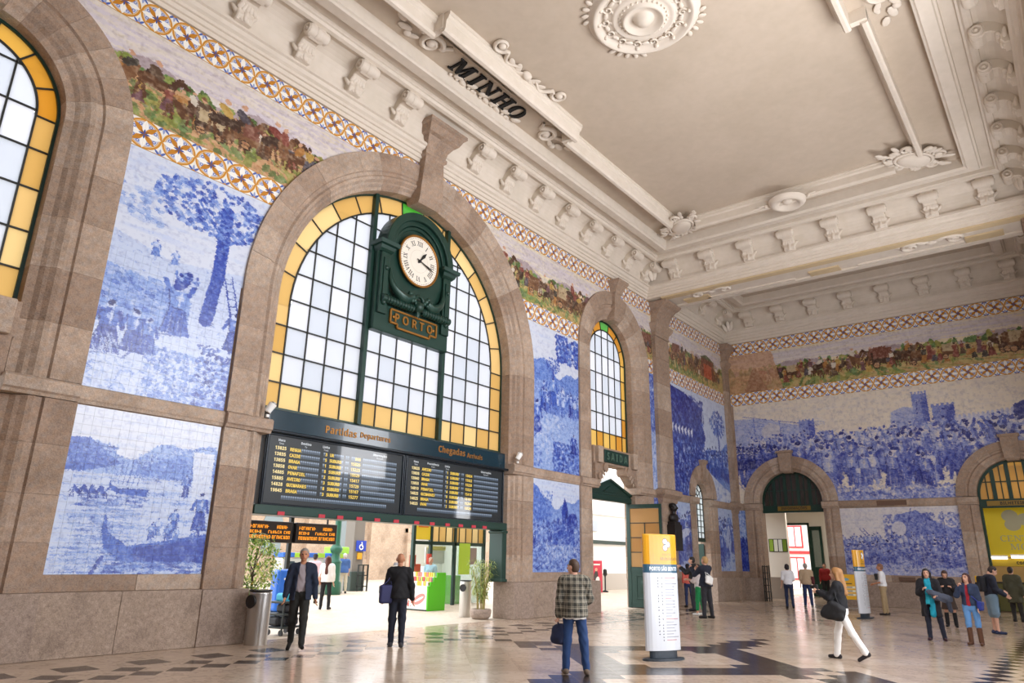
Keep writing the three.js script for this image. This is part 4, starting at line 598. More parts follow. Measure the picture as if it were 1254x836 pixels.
picture('far', rect(4.77, 9.3, PANEL0, LEDGE0 - 0.02), 'wide blue tile picture of a battle below the ledge', 1024, 632, 53, (P, W, H) => {
  P.ground(0.1); P.strokes(0, W, 0, H * 0.35, 160, W * 0.12, 6, 0.05, 0.25, 0.4); P.hill(H * 0.5, H * 0.1, 0.35); P.poly([[W * 0.4, H * 0.5], [W * 0.48, H * 0.12], [W * 0.66, H * 0.05], [W * 0.78, H * 0.2], [W * 0.9, H * 0.3], [W, H * 0.34], [W, H * 0.7], [W * 0.36, H * 0.7]], 0.5);
  P.dabs(W * 0.38, W, H * 0.1, H * 0.6, 700, W * 0.014, 0.3, 0.8, 0.6); P.blob(W * 0.5, H * 0.32, W * 0.06, H * 0.11, 0.2); for (const [a, b, c, d] of [[0.16, 0.32, 0.27, 0.56], [0.19, 0.31, 0.3, 0.55], [0.62, 0.02, 0.55, 0.4], [0.87, 0.08, 0.87, 0.4]]) P.line([[W * a, H * b], [W * c, H * d]], 5, 0.75); for (let i = 0; i < 6; i++) P.line([[W * (0.18 + i * 0.016), H * (0.36 + i * 0.033)], [W * (0.21 + i * 0.016), H * (0.35 + i * 0.033)]], 3, 0.7);
  P.crowd(0, W, H * 0.62, 60, H * 0.2, 0.62); P.crowd(0, W, H * 0.82, 60, H * 0.26, 0.7); P.dabs(0, W, H * 0.55, H * 0.95, 700, W * 0.014, 0.2, 0.9, 0.5); P.strokes(0, W, H * 0.6, H, 200, W * 0.06, 6, 0.05, 0.8, 0.5, -0.3); P.dabs(0, W, H * 0.86, H, 120, W * 0.03, 0.1, 0.45, 0.5, 0.4); P.tiles(32);
}, DUSK.map((c, i) => (i ? c : [224, 216, 206])));
picture('far', rect(0.16, 0.56, PANEL0, LEDGE0), 'narrow dark blue tile strip in the corner by the first arch', 96, 420, 55, (P, W, H) => { P.ground(0.25); P.dabs(0, W, 0, H * 0.5, 120, 12, 0.1, 0.6, 0.6); P.poly([[0, H * 0.45], [W, H * 0.5], [W, H], [0, H]], 0.78); P.dabs(0, W, H * 0.45, H, 140, 12, 0.6, 0.95, 0.7); });
// coloured friezes of roads and carriages
const CAR = { sky: ['#dcd3cc', '#cfc6cf', '#c9bfc6', '#d8cdbd'], hill: ['#b59aa0', '#a99aa0', '#bca98f'], grass: ['#7f8f45', '#5f7f4a', '#4f6a3a', '#98964e'], road: ['#c08a63', '#b57a55', '#cf9f78', '#a8714d'], brown: ['#4a2f22', '#5b3a26', '#3a2820', '#6c4830', '#7a553a'], cloth: ['#7a3a34', '#a8743e', '#b8964e', '#4a4652', '#6c4a52', '#d0c6b8', '#3a3632', '#84483e', '#5a4638'] };
function journey(P, W, H, warm) {
  const r = P.r, pick = (l) => l[r() * l.length | 0], x = P.x;
  x.fillStyle = warm ? '#e2d3b4' : '#dad2cc'; x.fillRect(0, 0, W, H);
  for (let i = 0; i < 90; i++) P.line([[r() * W, r() * H * 0.4], [r() * W, r() * H * 0.4]], H * 0.03, pick(CAR.sky), 0.3);
  for (let i = 0; i < 90; i++) { const p = r() * W; x.globalAlpha = 0.35; P.line([[p, r() * H * 0.35], [p + W * 0.12, r() * H * 0.35]], H * 0.03, pick(CAR.sky)); x.globalAlpha = 1; }
  const hill = []; for (let i = 0; i <= 30; i++) hill.push([W * i / 30, H * (0.38 + 0.08 * Math.sin(i * 0.7 + W) + 0.03 * r())]); P.poly([...hill, [W, H], [0, H]], pick(CAR.hill));
  for (let i = 0; i < 60; i++) { const p = r() * W; P.blob(p, H * (0.42 + r() * 0.12), W * 0.02, H * 0.05, pick(CAR.grass)); }
  P.poly([[0, H * 0.56], [W * 0.5, H * 0.5], [W, H * 0.55], [W, H], [0, H]], warm ? '#b9a268' : '#c39a72'); for (let i = 0; i < 260; i++) { const p = r() * W, q = H * (0.55 + r() * 0.45); x.globalAlpha = 0.6; P.line([[p, q], [p + W * 0.05 * r(), q + H * 0.04]], H * 0.02, r() < 0.45 ? pick(CAR.grass) : pick(CAR.road)); x.globalAlpha = 1; }
  for (let i = 0; i < 120; i++) { const p = (r() * 0.45 + (i % 2) * 0.5 * r()) * W, q = H * (0.66 + r() * 0.34); x.globalAlpha = 0.75; P.blob(p, q, W * 0.012 + r() * H * 0.06, H * 0.02 + r() * H * 0.03, pick(CAR.grass)); x.globalAlpha = 1; }
  const n = Math.round(W / H * 8);
  for (let i = 0; i < n; i++) {
    const p = W * (0.08 + 0.84 * (i + r() * 0.5) / n), q = H * (0.72 + r() * 0.16), s = H * (0.24 + r() * 0.14), kind = r(), I = P.I;
    const brush = (c, f) => { const old = P.I; f(c); };
    if (kind < 0.42) { for (const [a, b] of [[-0.38, -0.42], [-0.3, -0.2], [0.32, 0.26], [0.4, 0.5]]) P.line([[p + s * a, q - s * 0.5], [p + s * b, q]], s * 0.09, CAR.brown[1]); P.blob(p, q - s * 0.62, s * 0.48, s * 0.2, pick(CAR.brown)); P.line([[p + s * 0.38, q - s * 0.7], [p + s * 0.6, q - s * 1.05]], s * 0.2, pick(CAR.brown)); P.line([[p + s * 0.6, q - s * 1.05], [p + s * 0.8, q - s * 0.92]], s * 0.13, CAR.brown[0]); P.blob(p, q - s * 0.95, s * 0.14, s * 0.26, pick(CAR.cloth)); P.blob(p, q - s * 1.27, s * 0.08, s * 0.09, '#c79a7c'); } else if (kind < 0.6) { P.poly([[p - s * 0.6, q - s * 0.3], [p + s * 0.6, q - s * 0.3], [p + s * 0.66, q - s * 0.95], [p - s * 0.6, q - s]], pick(CAR.brown)); P.poly([[p - s * 0.5, q - s * 0.6], [p + s * 0.5, q - s * 0.6], [p + s * 0.6, q - s * 1.25], [p - s * 0.5, q - s * 1.2]], pick(['#b8a482', '#6c4830', '#74463a'])); for (const d of [-0.35, 0.4]) { P.blob(p + d * s, q - s * 0.2, s * 0.22, s * 0.22, CAR.brown[2]); P.blob(p + d * s, q - s * 0.2, s * 0.16, s * 0.16, '#b58a63'); P.line([[p + d * s - s * 0.16, q - s * 0.2], [p + d * s + s * 0.16, q - s * 0.2]], 3, CAR.brown[0]); } } else { const w = s * 0.17; P.poly([[p - w * 0.6, q - s * 0.55], [p + w * 0.6, q - s * 0.55], [p + w * 1.4, q], [p - w * 1.3, q]], pick(CAR.cloth)); P.poly([[p - w, q - s * 0.85], [p + w, q - s * 0.85], [p + w * 0.7, q - s * 0.5], [p - w * 0.7, q - s * 0.5]], pick(CAR.cloth)); P.blob(p, q - s * 0.94, s * 0.07, s * 0.08, '#c79a7c'); P.blob(p, q - s * 1.0, s * 0.09, s * 0.05, pick(CAR.brown)); }
  }
  for (let i = 0; i < 160; i++) { x.globalAlpha = 0.5; P.blob(r() * W, H * (0.5 + r() * 0.4), H * 0.015, H * 0.012, pick(r() < 0.5 ? CAR.brown : CAR.cloth)); x.globalAlpha = 1; }
}
const FZ = [BAND1[1], BAND2[0]];
picture('left', between(besideArch(A_NEAR, FZ[0], FZ[1], 1, 0.1), besideArch(A_MAIN, FZ[0], FZ[1], -1, 0.1), ...FZ), 'coloured tile frieze of coaches and horses at the near end', 1280, 360, 61, (P, W, H) => journey(P, W, H, false), EARTH);
picture('left', between(besideArch(A_MAIN, FZ[0], FZ[1], 1, 0.1), besideArch(A_EXIT, FZ[0], FZ[1], -1, 0.1), ...FZ), 'coloured tile frieze of riders between great arch and exit arch', 1280, 360, 62, (P, W, H) => journey(P, W, H, true), EARTH);
picture('left', between(besideArch(A_EXIT, FZ[0], FZ[1], 1, 0.1), [[-8.0, FZ[0]], [-8.0, FZ[1]]], ...FZ), 'short coloured tile frieze between exit arch and pilaster', 512, 360, 63, (P, W, H) => journey(P, W, H, true), EARTH);
picture('left', rect(-6.95, -0.4, ...FZ), 'coloured tile frieze of a carriage and house in the far bay', 1024, 300, 64, (P, W, H) => { journey(P, W, H, true); P.poly([[W * 0.6, H * 0.3], [W * 0.82, H * 0.3], [W * 0.84, H * 0.8], [W * 0.58, H * 0.8]], '#6c3a2a'); P.poly([[W * 0.57, H * 0.32], [W * 0.7, H * 0.2], [W * 0.85, H * 0.32]], '#4f5a3a'); P.poly([[W * 0.64, H * 0.45], [W * 0.78, H * 0.45], [W * 0.78, H * 0.8], [W * 0.64, H * 0.8]], '#a8452a'); }, EARTH);
picture('far', rect(0.2, HALL_W, ...FZ), 'long coloured tile frieze of wagons and dancers on the end wall', 2048, 288, 65, (P, W, H) => { journey(P, W, H, true); P.poly([[0, 0], [W * 0.16, 0], [W * 0.19, H], [0, H]], 'rgba(196,150,118,0.75)'); P.poly([[W * 0.05, H], [W * 0.09, H * 0.4], [W * 0.1, H * 0.4], [W * 0.14, H]], 'rgba(160,118,90,0.9)'); }, EARTH);
// patterned borders: a motif of four tiles, repeated
const motif = canvasTex(256, 256, (x) => {
  x.fillStyle = '#ece9e2'; x.fillRect(0, 0, 256, 256); const c = 128, pet = (cx, cy, len, wid, a, col) => { x.save(); x.translate(cx, cy); x.rotate(a); x.fillStyle = col; x.beginPath(); x.moveTo(0, 0); x.quadraticCurveTo(wid, len / 2, 0, len); x.quadraticCurveTo(-wid, len / 2, 0, 0); x.fill(); x.restore(); };
  x.fillStyle = '#c2c9dd'; x.beginPath(); x.arc(c, c, 116, 0, 7); x.fill(); x.strokeStyle = '#c98a2c'; x.lineWidth = 24; x.beginPath(); x.arc(c, c, 116, 0, 7); x.stroke(); x.strokeStyle = '#f1ead6'; x.lineWidth = 3; x.beginPath(); x.arc(c, c, 110, 0, 7); x.stroke();
  for (let k = 0; k < 4; k++) { pet(c, c, 122, 44, k * PI / 2, '#f4f1ea'); pet(c, c, 112, 40, k * PI / 2 + PI / 4, '#c07f25'); }
  for (let k = 0; k < 8; k++) pet(c, c, 42, 14, k * PI / 4, k % 2 ? '#8c5a2a' : '#3a4f9c');
  for (let k = 0; k < 4; k++) { const a = k * PI / 2 + PI / 4; for (const d of [-0.33, 0.33]) { x.fillStyle = '#5a6fb4'; x.beginPath(); x.arc(c + 84 * Math.cos(a + d), c + 84 * Math.sin(a + d), 13, 0, 7); x.fill(); x.fillStyle = '#e8e6e6'; x.beginPath(); x.arc(c + 84 * Math.cos(a + d), c + 84 * Math.sin(a + d), 6, 0, 7); x.fill(); } }
  for (const p of [0, 256]) for (const q of [0, 256]) { for (let k = 0; k < 8; k++) pet(p, q, 60, 18, k * PI / 4, k % 2 ? '#4a60ac' : '#93a3d0'); x.fillStyle = '#c98a2c'; x.beginPath(); x.arc(p, q, 14, 0, 7); x.fill(); }
  x.fillStyle = '#b98a3c'; x.fillRect(0, 0, 256, 5); x.fillRect(0, 251, 256, 5);
});
const motifMat = glaze(motif), BT = (BAND2[1] - BAND2[0]) / 2;
const motifTile = [0, 1, 2, 3].map((k) => { const g = flat(span(0.001, BT - 0.001, 0.001, BT - 0.001, 0.004, 0.03)), i = k % 2, j = k >> 1; fitUV(g, -i * BT, (2 - i) * BT, -j * BT, (2 - j) * BT); return g; });
function border(wall, v0, segs, label) {
  const g = thing('tile_border', label, 'tile border', [0, 0, 0], wall === 'left' ? LEFT : 0); let n = 0;
  for (const [u0, u1] of segs) { const c = Math.round((u1 - u0) / BT / 2) * 2, s = (u1 - u0) / (c * BT); for (let i = 0; i < c; i++) for (let j = 0; j < 2; j++) { const m = mesh('tile', motifTile[(i % 2) + 2 * j], motifMat, g); m.position.set(u0 + i * BT * s, v0 + j * BT * (BAND1[1] - BAND1[0]) / (2 * BT), 0); m.scale.set(s, (BAND1[1] - BAND1[0]) / (2 * BT), 1); } }
}
border('left', BAND2[0], [[-35, -8.0], [-6.95, -0.35]], 'ornamental tile border under the cornice of the long wall');
border('left', BAND1[0], [[-29.7, -26.2], [-17.2, -13.7], [-8.8, -8.0], [-6.95, -0.4]], 'ornamental tile border under the friezes of the long wall');
border('far', BAND2[0], [[0.25, HALL_W]], 'ornamental tile border under the cornice of the end wall');
border('far', BAND1[0], [[0.2, HALL_W]], 'ornamental tile border between frieze and procession picture');
// ---------------------------------------------------------------- clock on the great window
{
  const t = onLeft('station_clock', 'dark green round-topped clock case hung on the great window', 'clock'); t.position.set(-0.42, 0, MID);
  const casing = [[-1.36, 7.22], [1.36, 7.22], [1.36, 9.55], [1.2, 9.6], ...arcPts(0, 9.6, 1.2, 0, PI, 24), [-1.2, 9.6], [-1.36, 9.55]];
  mesh('case', plate(casing, 0.2, [], 0.02), green, t);
  for (const [r0, r1, d] of [[1.06, 1.26, 0.42], [0.93, 1.04, 0.32], [0.82, 0.89, 0.27]]) mesh('arch_moulding', plate([...arcPts(0, 9.6, r1, 0, PI, 28), ...arcPts(0, 9.6, r0, PI, 0, 28)], d, [], 0.015), green, t);
  for (const s of [-1, 1]) {
    mesh('shoulder', loft([[9.36, 0.2, 0.28], [9.42, 0.24, 0.36], [9.5, 0.26, 0.4], [9.52, 0.32, 0.48], [9.62, 0.34, 0.5]].map(([y, h, w]) => [V(s * 1.18 - h, y, 0), V(s * 1.18 + h, y, 0), V(s * 1.18 + h, y, w), V(s * 1.18 - h, y, w)])), green, t);
    mesh('side_pilaster', join([rbox(0.3, 1.7, 0.14, 0.02, s * 1.17, 8.5, 0.24), rbox(0.16, 1.2, 0.06, 0.02, s * 1.17, 8.6, 0.32), ball(0.09, s * 1.17, 7.95, 0.3), ball(0.07, s * 1.17, 8.9, 0.34)]), green, t);
    const horn = [[s * 1.02, 8.95, 0.32], [s * 0.98, 8.6, 0.34], [s * 0.8, 8.35, 0.38], [s * 0.5, 8.22, 0.4], [s * 0.3, 8.3, 0.4]];
    mesh('horn_of_plenty', join([taper(horn, [0.03, 0.07, 0.1, 0.14, 0.12], 20, 8), ball(0.09, s * 0.25, 8.34, 0.42), ball(0.07, s * 0.34, 8.42, 0.42), ball(0.07, s * 0.18, 8.26, 0.43), ball(0.06, s * 0.28, 8.22, 0.45)]), std({ color: 0x24433a, roughness: 0.35, metalness: 0.2 }), t);
    mesh('fluted_bar', join([at(cyl(0.11, 0.11, 1.1, 0, 0, 0, 12), s * 0.16, 8.05, 0.34, 0, 0, -s * PI / 2), ...[...Array(10)].map((_, k) => at(new THREE.TorusGeometry(0.115, 0.016, 5, 12), s * (0.22 + k * 0.1), 8.05, 0.34, 0, PI / 2, 0))]), green, t);
  }
  mesh('knot', join([ball(0.16, 0, 8.12, 0.4), new THREE.TorusGeometry(0.15, 0.05, 6, 14).translate(0, 8.28, 0.42), leaf(0, 8.1, 0.42, 0.3, 0.14, PI), leaf(-0.05, 8.15, 0.4, 0.26, 0.12, 2.2), leaf(0.05, 8.15, 0.4, 0.26, 0.12, -2.2)]), green, t);
  const dial = canvasTex(512, 512, (x) => {
    x.fillStyle = '#ece4d6'; x.beginPath(); x.arc(256, 256, 256, 0, 7); x.fill(); x.fillStyle = '#221c1a'; x.textAlign = 'center'; x.textBaseline = 'middle'; x.font = 'bold 62px serif';
    ['XII', 'I', 'II', 'III', 'IIII', 'V', 'VI', 'VII', 'VIII', 'IX', 'X', 'XI'].forEach((s, k) => { x.save(); x.translate(256, 256); x.rotate(k * PI / 6); x.translate(0, -190); x.scale(0.86, 1.15); x.fillText(s, 0, 0); x.restore(); });
    for (let k = 0; k < 60; k++) { x.save(); x.translate(256, 256); x.rotate(k * PI / 30); x.fillRect(-2.5, -246, 5, k % 5 ? 8 : 14); x.restore(); }
    x.strokeStyle = '#cfc4b2'; x.lineWidth = 3; x.beginPath(); x.arc(256, 256, 120, 0, 7); x.stroke();
  });
  const face = new THREE.CircleGeometry(0.7, 48).translate(0, 9.5, 0.0); mesh('dial', face.translate(0, 0, 0.32), std({ map: dial, roughness: 0.45 }), t);
  mesh('dial_drum', cyl(0.74, 0.74, 0.12, 0, 0, 0, 48).rotateX(PI / 2).translate(0, 9.5, 0.19), green, t);
  mesh('dial_ring', new THREE.TorusGeometry(0.73, 0.035, 8, 48).translate(0, 9.5, 0.32), gold, t);
  const hand = (len, wid, ang, name, z) => mesh(name, at(plate([[-wid * 0.4, -len * 0.2], [wid * 0.4, -len * 0.2], [wid * 0.5, len * 0.3], [wid, len * 0.62], [0, len], [-wid, len * 0.62], [-wid * 0.5, len * 0.3]], 0.012), 0, 9.5, z, 0, 0, -ang), black, t);
  hand(0.4, 0.05, 0.68, 'hour_hand', 0.34); hand(0.58, 0.028, 1.87, 'minute_hand', 0.36); mesh('hand_boss', at(cyl(0.05, 0.04, 0.05), 0, 9.5, 0.33, PI / 2), black, t);
  const plaque = group('name_plate', t);
  mesh('plate_ground', plate([[-0.85, 7.5], [-0.85, 7.84], [0.85, 7.84], [0.85, 7.5], [0.6, 7.5], [0.6, 7.42], [-0.6, 7.42], [-0.6, 7.5]], 0.05).translate(0, 0, 0.2), green, plaque);
  const rim = [[-0.85, 7.5], [-0.85, 7.86], [0.85, 7.86], [0.85, 7.5], [0.6, 7.5], [0.6, 7.4], [-0.6, 7.4], [-0.6, 7.5]]; for (let i = 0; i < rim.length; i++) { const a = rim[i], b = rim[(i + 1) % rim.length]; mesh('gilt_rim', slab([a[0], a[1], 0.26], [b[0], b[1], 0.26], 0.05, 0.05, [0, 0, 1]), gold, plaque); }
  mesh('lettering', text('P O R T O', 0.24, 0.03, fontSans).translate(0, 7.67, 0.25), gold, plaque);
  for (const s of [-1, 1]) mesh('rosette', ball(0.05, s * 0.74, 7.67, 0.27, 1, 1, 0.6, 8), gold, plaque);
}
// ---------------------------------------------------------------- departure board over the great opening
{
  const t = onLeft('departure_board', 'long dark train board with yellow lettering over the platform opening', 'board'); t.position.set(-0.2, 0, MID);
  const dk = std({ color: 0x14202a, roughness: 0.25, metalness: 0.2 }), bluish = phys({ color: 0x16323f, roughness: 0.18, clearcoat: 0.5 });
  mesh('header', rbox(8.1, 0.5, 0.22, 0.03, 0, 4.41, -0.05), bluish, t);
  mesh('header_moulding', rbox(8.2, 0.07, 0.34, 0.03, 0, 4.17, 0.0), dk, t);
  mesh('header_text', text('Partidas', 0.17, 0.01, fontSans).translate(-2.1, 4.42, 0.062), gold, t); mesh('header_text', text('Departures', 0.13, 0.01, fontSans).translate(-1.05, 4.41, 0.062), gold, t); mesh('header_text', text('Chegadas', 0.17, 0.01, fontSans).translate(1.7, 4.42, 0.062), gold, t); mesh('header_text', text('Arrivals', 0.13, 0.01, fontSans).translate(2.65, 4.41, 0.062), gold, t);
  const boardTex = (rows, heads) => canvasTex(1536, 580, (x, W, H) => {
    x.fillStyle = '#0f1c22'; x.fillRect(0, 0, W, H); x.font = 'bold 30px sans-serif'; x.fillStyle = '#dfe6ea'; x.textAlign = 'center'; for (const [p, a, b] of heads) { x.fillText(a, p, 44); x.font = '22px sans-serif'; x.fillText(b, p, 70); x.font = 'bold 30px sans-serif'; }
    const cells = (x0, n, y, s, lit) => { for (let i = 0; i < n; i++) { const ch = s[i] ?? ' '; x.fillStyle = '#48596a'; x.fillRect(x0 + i * 23, y, 20, 34); x.fillStyle = '#8496aa'; x.fillRect(x0 + i * 23 + 1, y + 1, 18, 15); if (ch !== ' ') { x.fillStyle = '#2a2a24'; x.fillRect(x0 + i * 23, y, 20, 34); x.fillStyle = lit; x.font = 'bold 38px monospace'; x.fillText(ch, x0 + i * 23 + 10, y + 31); x.lineWidth = 2.5; x.strokeStyle = lit; x.strokeText(ch, x0 + i * 23 + 10, y + 31); } } };
    rows.forEach((r, k) => { const y = 84 + k * 52; cells(60, 5, y, r[0], '#f4e3a0'); cells(210, 14, y, r[1], '#f6d552'); cells(566, 2, y, r[2], '#f6d552'); cells(640, 7, y, r[3], '#f6d552'); cells(820, 2, y, '', ''); cells(890, 5, y, r[4], '#f6d552'); cells(1030, 19, y, '', ''); x.fillStyle = '#20323c'; x.fillRect(50, y + 40, W - 100, 3); });
    cells(170, 52, 84 + 8 * 52 + 8, '', '');
  });
  const dep = [['13825', 'REGUA', ' 3', 'UR', '  805'], ['13835', 'CAIDE', ' 5', 'SUBURB', '15825'], ['13855', 'BRAGA        ', ' 1', 'SUBURB', '15225'], ['13858', 'OVAR', ' 8', 'SUBURB', '15529'], ['14885', 'PENAFIEL', ' 2', 'SUBURB', '15417'], ['15885', 'AVEIRO', ' 3', 'SUBURB', '15729'], ['14828', 'GUIMARAES', ' 8', 'SUBURB', '15167'], ['19845', 'BRAGA', ' 3', 'SUBURB', '15277']];
  const arr = [['13825', 'AVEIRO', ' 1', 'SUBURB', '15824'], ['13835', 'CAIDE', ' 8', 'SUBURB', '15922'], ['13840', 'BRAGA', ' 5', 'SUBURB', '15228'], ['13855', 'OVAR', ' 2', 'SUBURB', '15521'], ['14810', 'PENAFIEL', ' 4', 'SUBURB', '15418'], ['14825', 'GUIMARAES', ' 8', 'SUBURB', '15168'], ['14825', 'BRAGA', ' 1', 'SUBURB', '15244'], ['14825', 'OVAR', ' 2', 'SUBURB', '15526']];
  for (const [s, rows, heads] of [[-1, dep, [[118, 'Hora', 'Time'], [370, 'Destino', 'To'], [590, 'Linha', 'Track'], [1240, 'Observações', 'Remarks']]], [1, arr, [[118, 'Hora', 'Time'], [370, 'Procedência', 'From'], [590, 'Linha', 'Track'], [1240, 'Observações', 'Remarks']]]]) {
    const p = group('display_case', t);
    mesh('casing', rbox(4.02, 1.56, 0.3, 0.03, s * 2.02, 3.38, -0.12), dk, p);
    mesh('flap_rows', new THREE.PlaneGeometry(3.84, 1.42).translate(s * 2.02, 3.38, 0.034), phys({ map: boardTex(rows, heads), roughness: 0.4, clearcoat: 1, clearcoatRoughness: 0.03 }), p);
    for (const y of [2.64, 4.12]) mesh('case_rim', rbox(3.98, 0.05, 0.05, 0.015, s * 2.02, y, 0.04), dk, p); for (const e of [-1.96, 1.96]) mesh('case_rim', rbox(0.05, 1.5, 0.05, 0.015, s * 2.02 + e, 3.38, 0.04), dk, p);
  }
  const l = mesh('lintel', rbox(8.3, 0.2, 0.5, 0.02, 0, 2.53, -0.15), green, t); void l;
  for (const z of [25.24, 24.19, 23.68, 23.12, 22.57, 21.96, 21.26, 20.7, 20.12, 19.6, 19.07, 18.6]) mesh('number_tag', rbox(0.17, 0.075, 0.02, 0.005, MID - z, 2.47, 0.11), solid(0xc23a48), t);
}
{ const t = onLeft('gate_pier', 'dark green metal pier on the plinth at the opening', 'pier'); t.position.set(0, 0, MID - 4.05); mesh('pier_body', rbox(0.2, 1.45, 0.5, 0.02, 0, 1.72, -0.36), green, t); mesh('pier_capital', rbox(0.26, 0.08, 0.56, 0.03, 0, 2.38, -0.36), green, t); mesh('pier_foot', rbox(0.26, 0.08, 0.56, 0.02, 0, 1.04, -0.36), green, t); }
// ---------------------------------------------------------------- exit doorway
for (const [name, lab, z, swing] of [['door_1', 'exit doorway with green pediment and one leaf standing open', 11.25, 0.53], ['door_4', 'doorway under the near arch at the picture edge', 32.19, 0.04]]) {
  const d = structure(name, lab, 'door'); d.rotation.y = LEFT; d.position.set(0, 0, z);
  mesh('stone_transom', metres(rbox(3.1, 0.62, 0.5, 0.02, 0, 5.27, -0.3)), stone[1], d);
  for (const s of [-1, 1]) {
    mesh('transom_block', metres(rbox(0.34, 0.6, 0.2, 0.03, s * 1.27, 5.27, 0.0)), stone[3], d);
    mesh('volute_bracket', metres(join([plate([[s * 1.5, 5.0], [s * 0.62, 5.0], [s * 0.7, 4.8], [s * 0.95, 4.62], [s * 1.2, 4.42], [s * 1.5, 4.3]].sort((p, q) => 0), 0.4).translate(0, 0, -0.42), cyl(0.16, 0.16, 0.5, 0, 0, 0, 16).rotateX(PI / 2).translate(s * 0.86, 4.84, -0.45), cyl(0.12, 0.12, 0.46, 0, 0, 0, 16).rotateX(PI / 2).translate(s * 1.28, 4.5, -0.4)])), stone[4], d);
    for (let k = 0; k < 4; k++) mesh('carved_leaf', leaf(s * (0.95 + k * 0.12), 4.82 - k * 0.1, 0.0, 0.26, 0.12, s * (2.2 + k * 0.1), 0.8), stone[3], d);
  }
  const plate_ = group('exit_sign', d); mesh('sign_board', rbox(1.75, 0.46, 0.05, 0.02, 0, 5.27, -0.02), green, plate_); if (swing > 0.1) mesh('sign_letters', text('S A I D A', 0.27, 0.02, fontSans).translate(0, 5.27, 0.005), std({ color: 0x4f6a5c, roughness: 0.5 }), plate_);
  mesh('pediment', join([plate([[-1.55, 3.9], [-1.55, 4.0], [0, 4.48], [1.55, 4.0], [1.55, 3.9]], 0.16).translate(0, 0, -0.5), rbox(3.1, 0.2, 0.24, 0.02, 0, 3.82, -0.42), slab([-1.58, 4.0, -0.36], [0, 4.5, -0.36], 0.08, 0.16, [0, 0, 1]), slab([1.58, 4.0, -0.36], [0, 4.5, -0.36], 0.08, 0.16, [0, 0, 1]), plate([[-0.5, 4.04], [0.5, 4.04], [0, 4.28]], 0.04).translate(0, 0, -0.34)]), green, d);
  for (const s of [-1, 1]) mesh('door_frame', span(s * 1.5 - 0.05, s * 1.5 + 0.05, 0, 3.8, -0.5, -0.38), green, d);
  const leafG = group('door_leaf', d); leafG.position.set(1.45, 0, -0.44); leafG.rotation.y = PI * swing;         // hinged at the far jamb, swung outwards
  const lf = (name, g, m) => mesh(name, g, m, leafG);
  lf('stile', span(-0.1, 0, 0.02, 3.7, -0.03, 0.03), green); lf('stile', span(-1.36, -1.26, 0.02, 3.7, -0.03, 0.03), green); for (const [a, b] of [[0.02, 0.2], [1.25, 1.42], [3.55, 3.7]]) lf('rail', span(-1.3, -0.05, a, b, -0.03, 0.03), green);
  lf('lower_panel', span(-1.26, -0.1, 0.2, 1.25, -0.015, 0.015), green); for (const w of [1, -1]) lf('diamond_point', new THREE.ConeGeometry(0.36, 0.08, 4).rotateX(w * PI / 2).rotateZ(PI / 4).scale(1, 0.95, 1).translate(-0.68, 0.72, w * 0.05), green); lf('panel_moulding', join([rbox(0.8, 0.05, 0.07, 0.01, -0.68, 1.12, 0), rbox(0.8, 0.05, 0.07, 0.01, -0.68, 0.32, 0), rbox(0.05, 0.85, 0.07, 0.01, -1.07, 0.72, 0), rbox(0.05, 0.85, 0.07, 0.01, -0.29, 0.72, 0)]), green);
  const am = [0xf0c878, 0xf3d08c, 0xebbe68].map((c) => phys({ color: c, roughness: 0.8, transmission: 0.75, thickness: 0 })); for (let j = 0; j < 3; j++) for (let i = 0; i < 2; i++) lf('pane', span(-1.25 + i * 0.58, -0.68 + i * 0.58, 1.43 + j * 0.53, 1.95 + j * 0.53, -0.008, 0.008), am[(i + j) % 3]); lf('pane', span(-1.25, -0.1, 3.02, 3.54, -0.008, 0.008), am[1]);
  for (let j = 0; j < 3; j++) lf('glazing_bar', span(-1.26, -0.1, 1.935 + j * 0.53, 1.965 + j * 0.53, -0.02, 0.02), greenDark); lf('glazing_bar', span(-0.695, -0.665, 1.42, 3.0, -0.02, 0.02), greenDark); lf('push_bar', bar([-1.2, 0.98, 0.07], [-0.15, 1.62, 0.07], 0.018), gold);
}
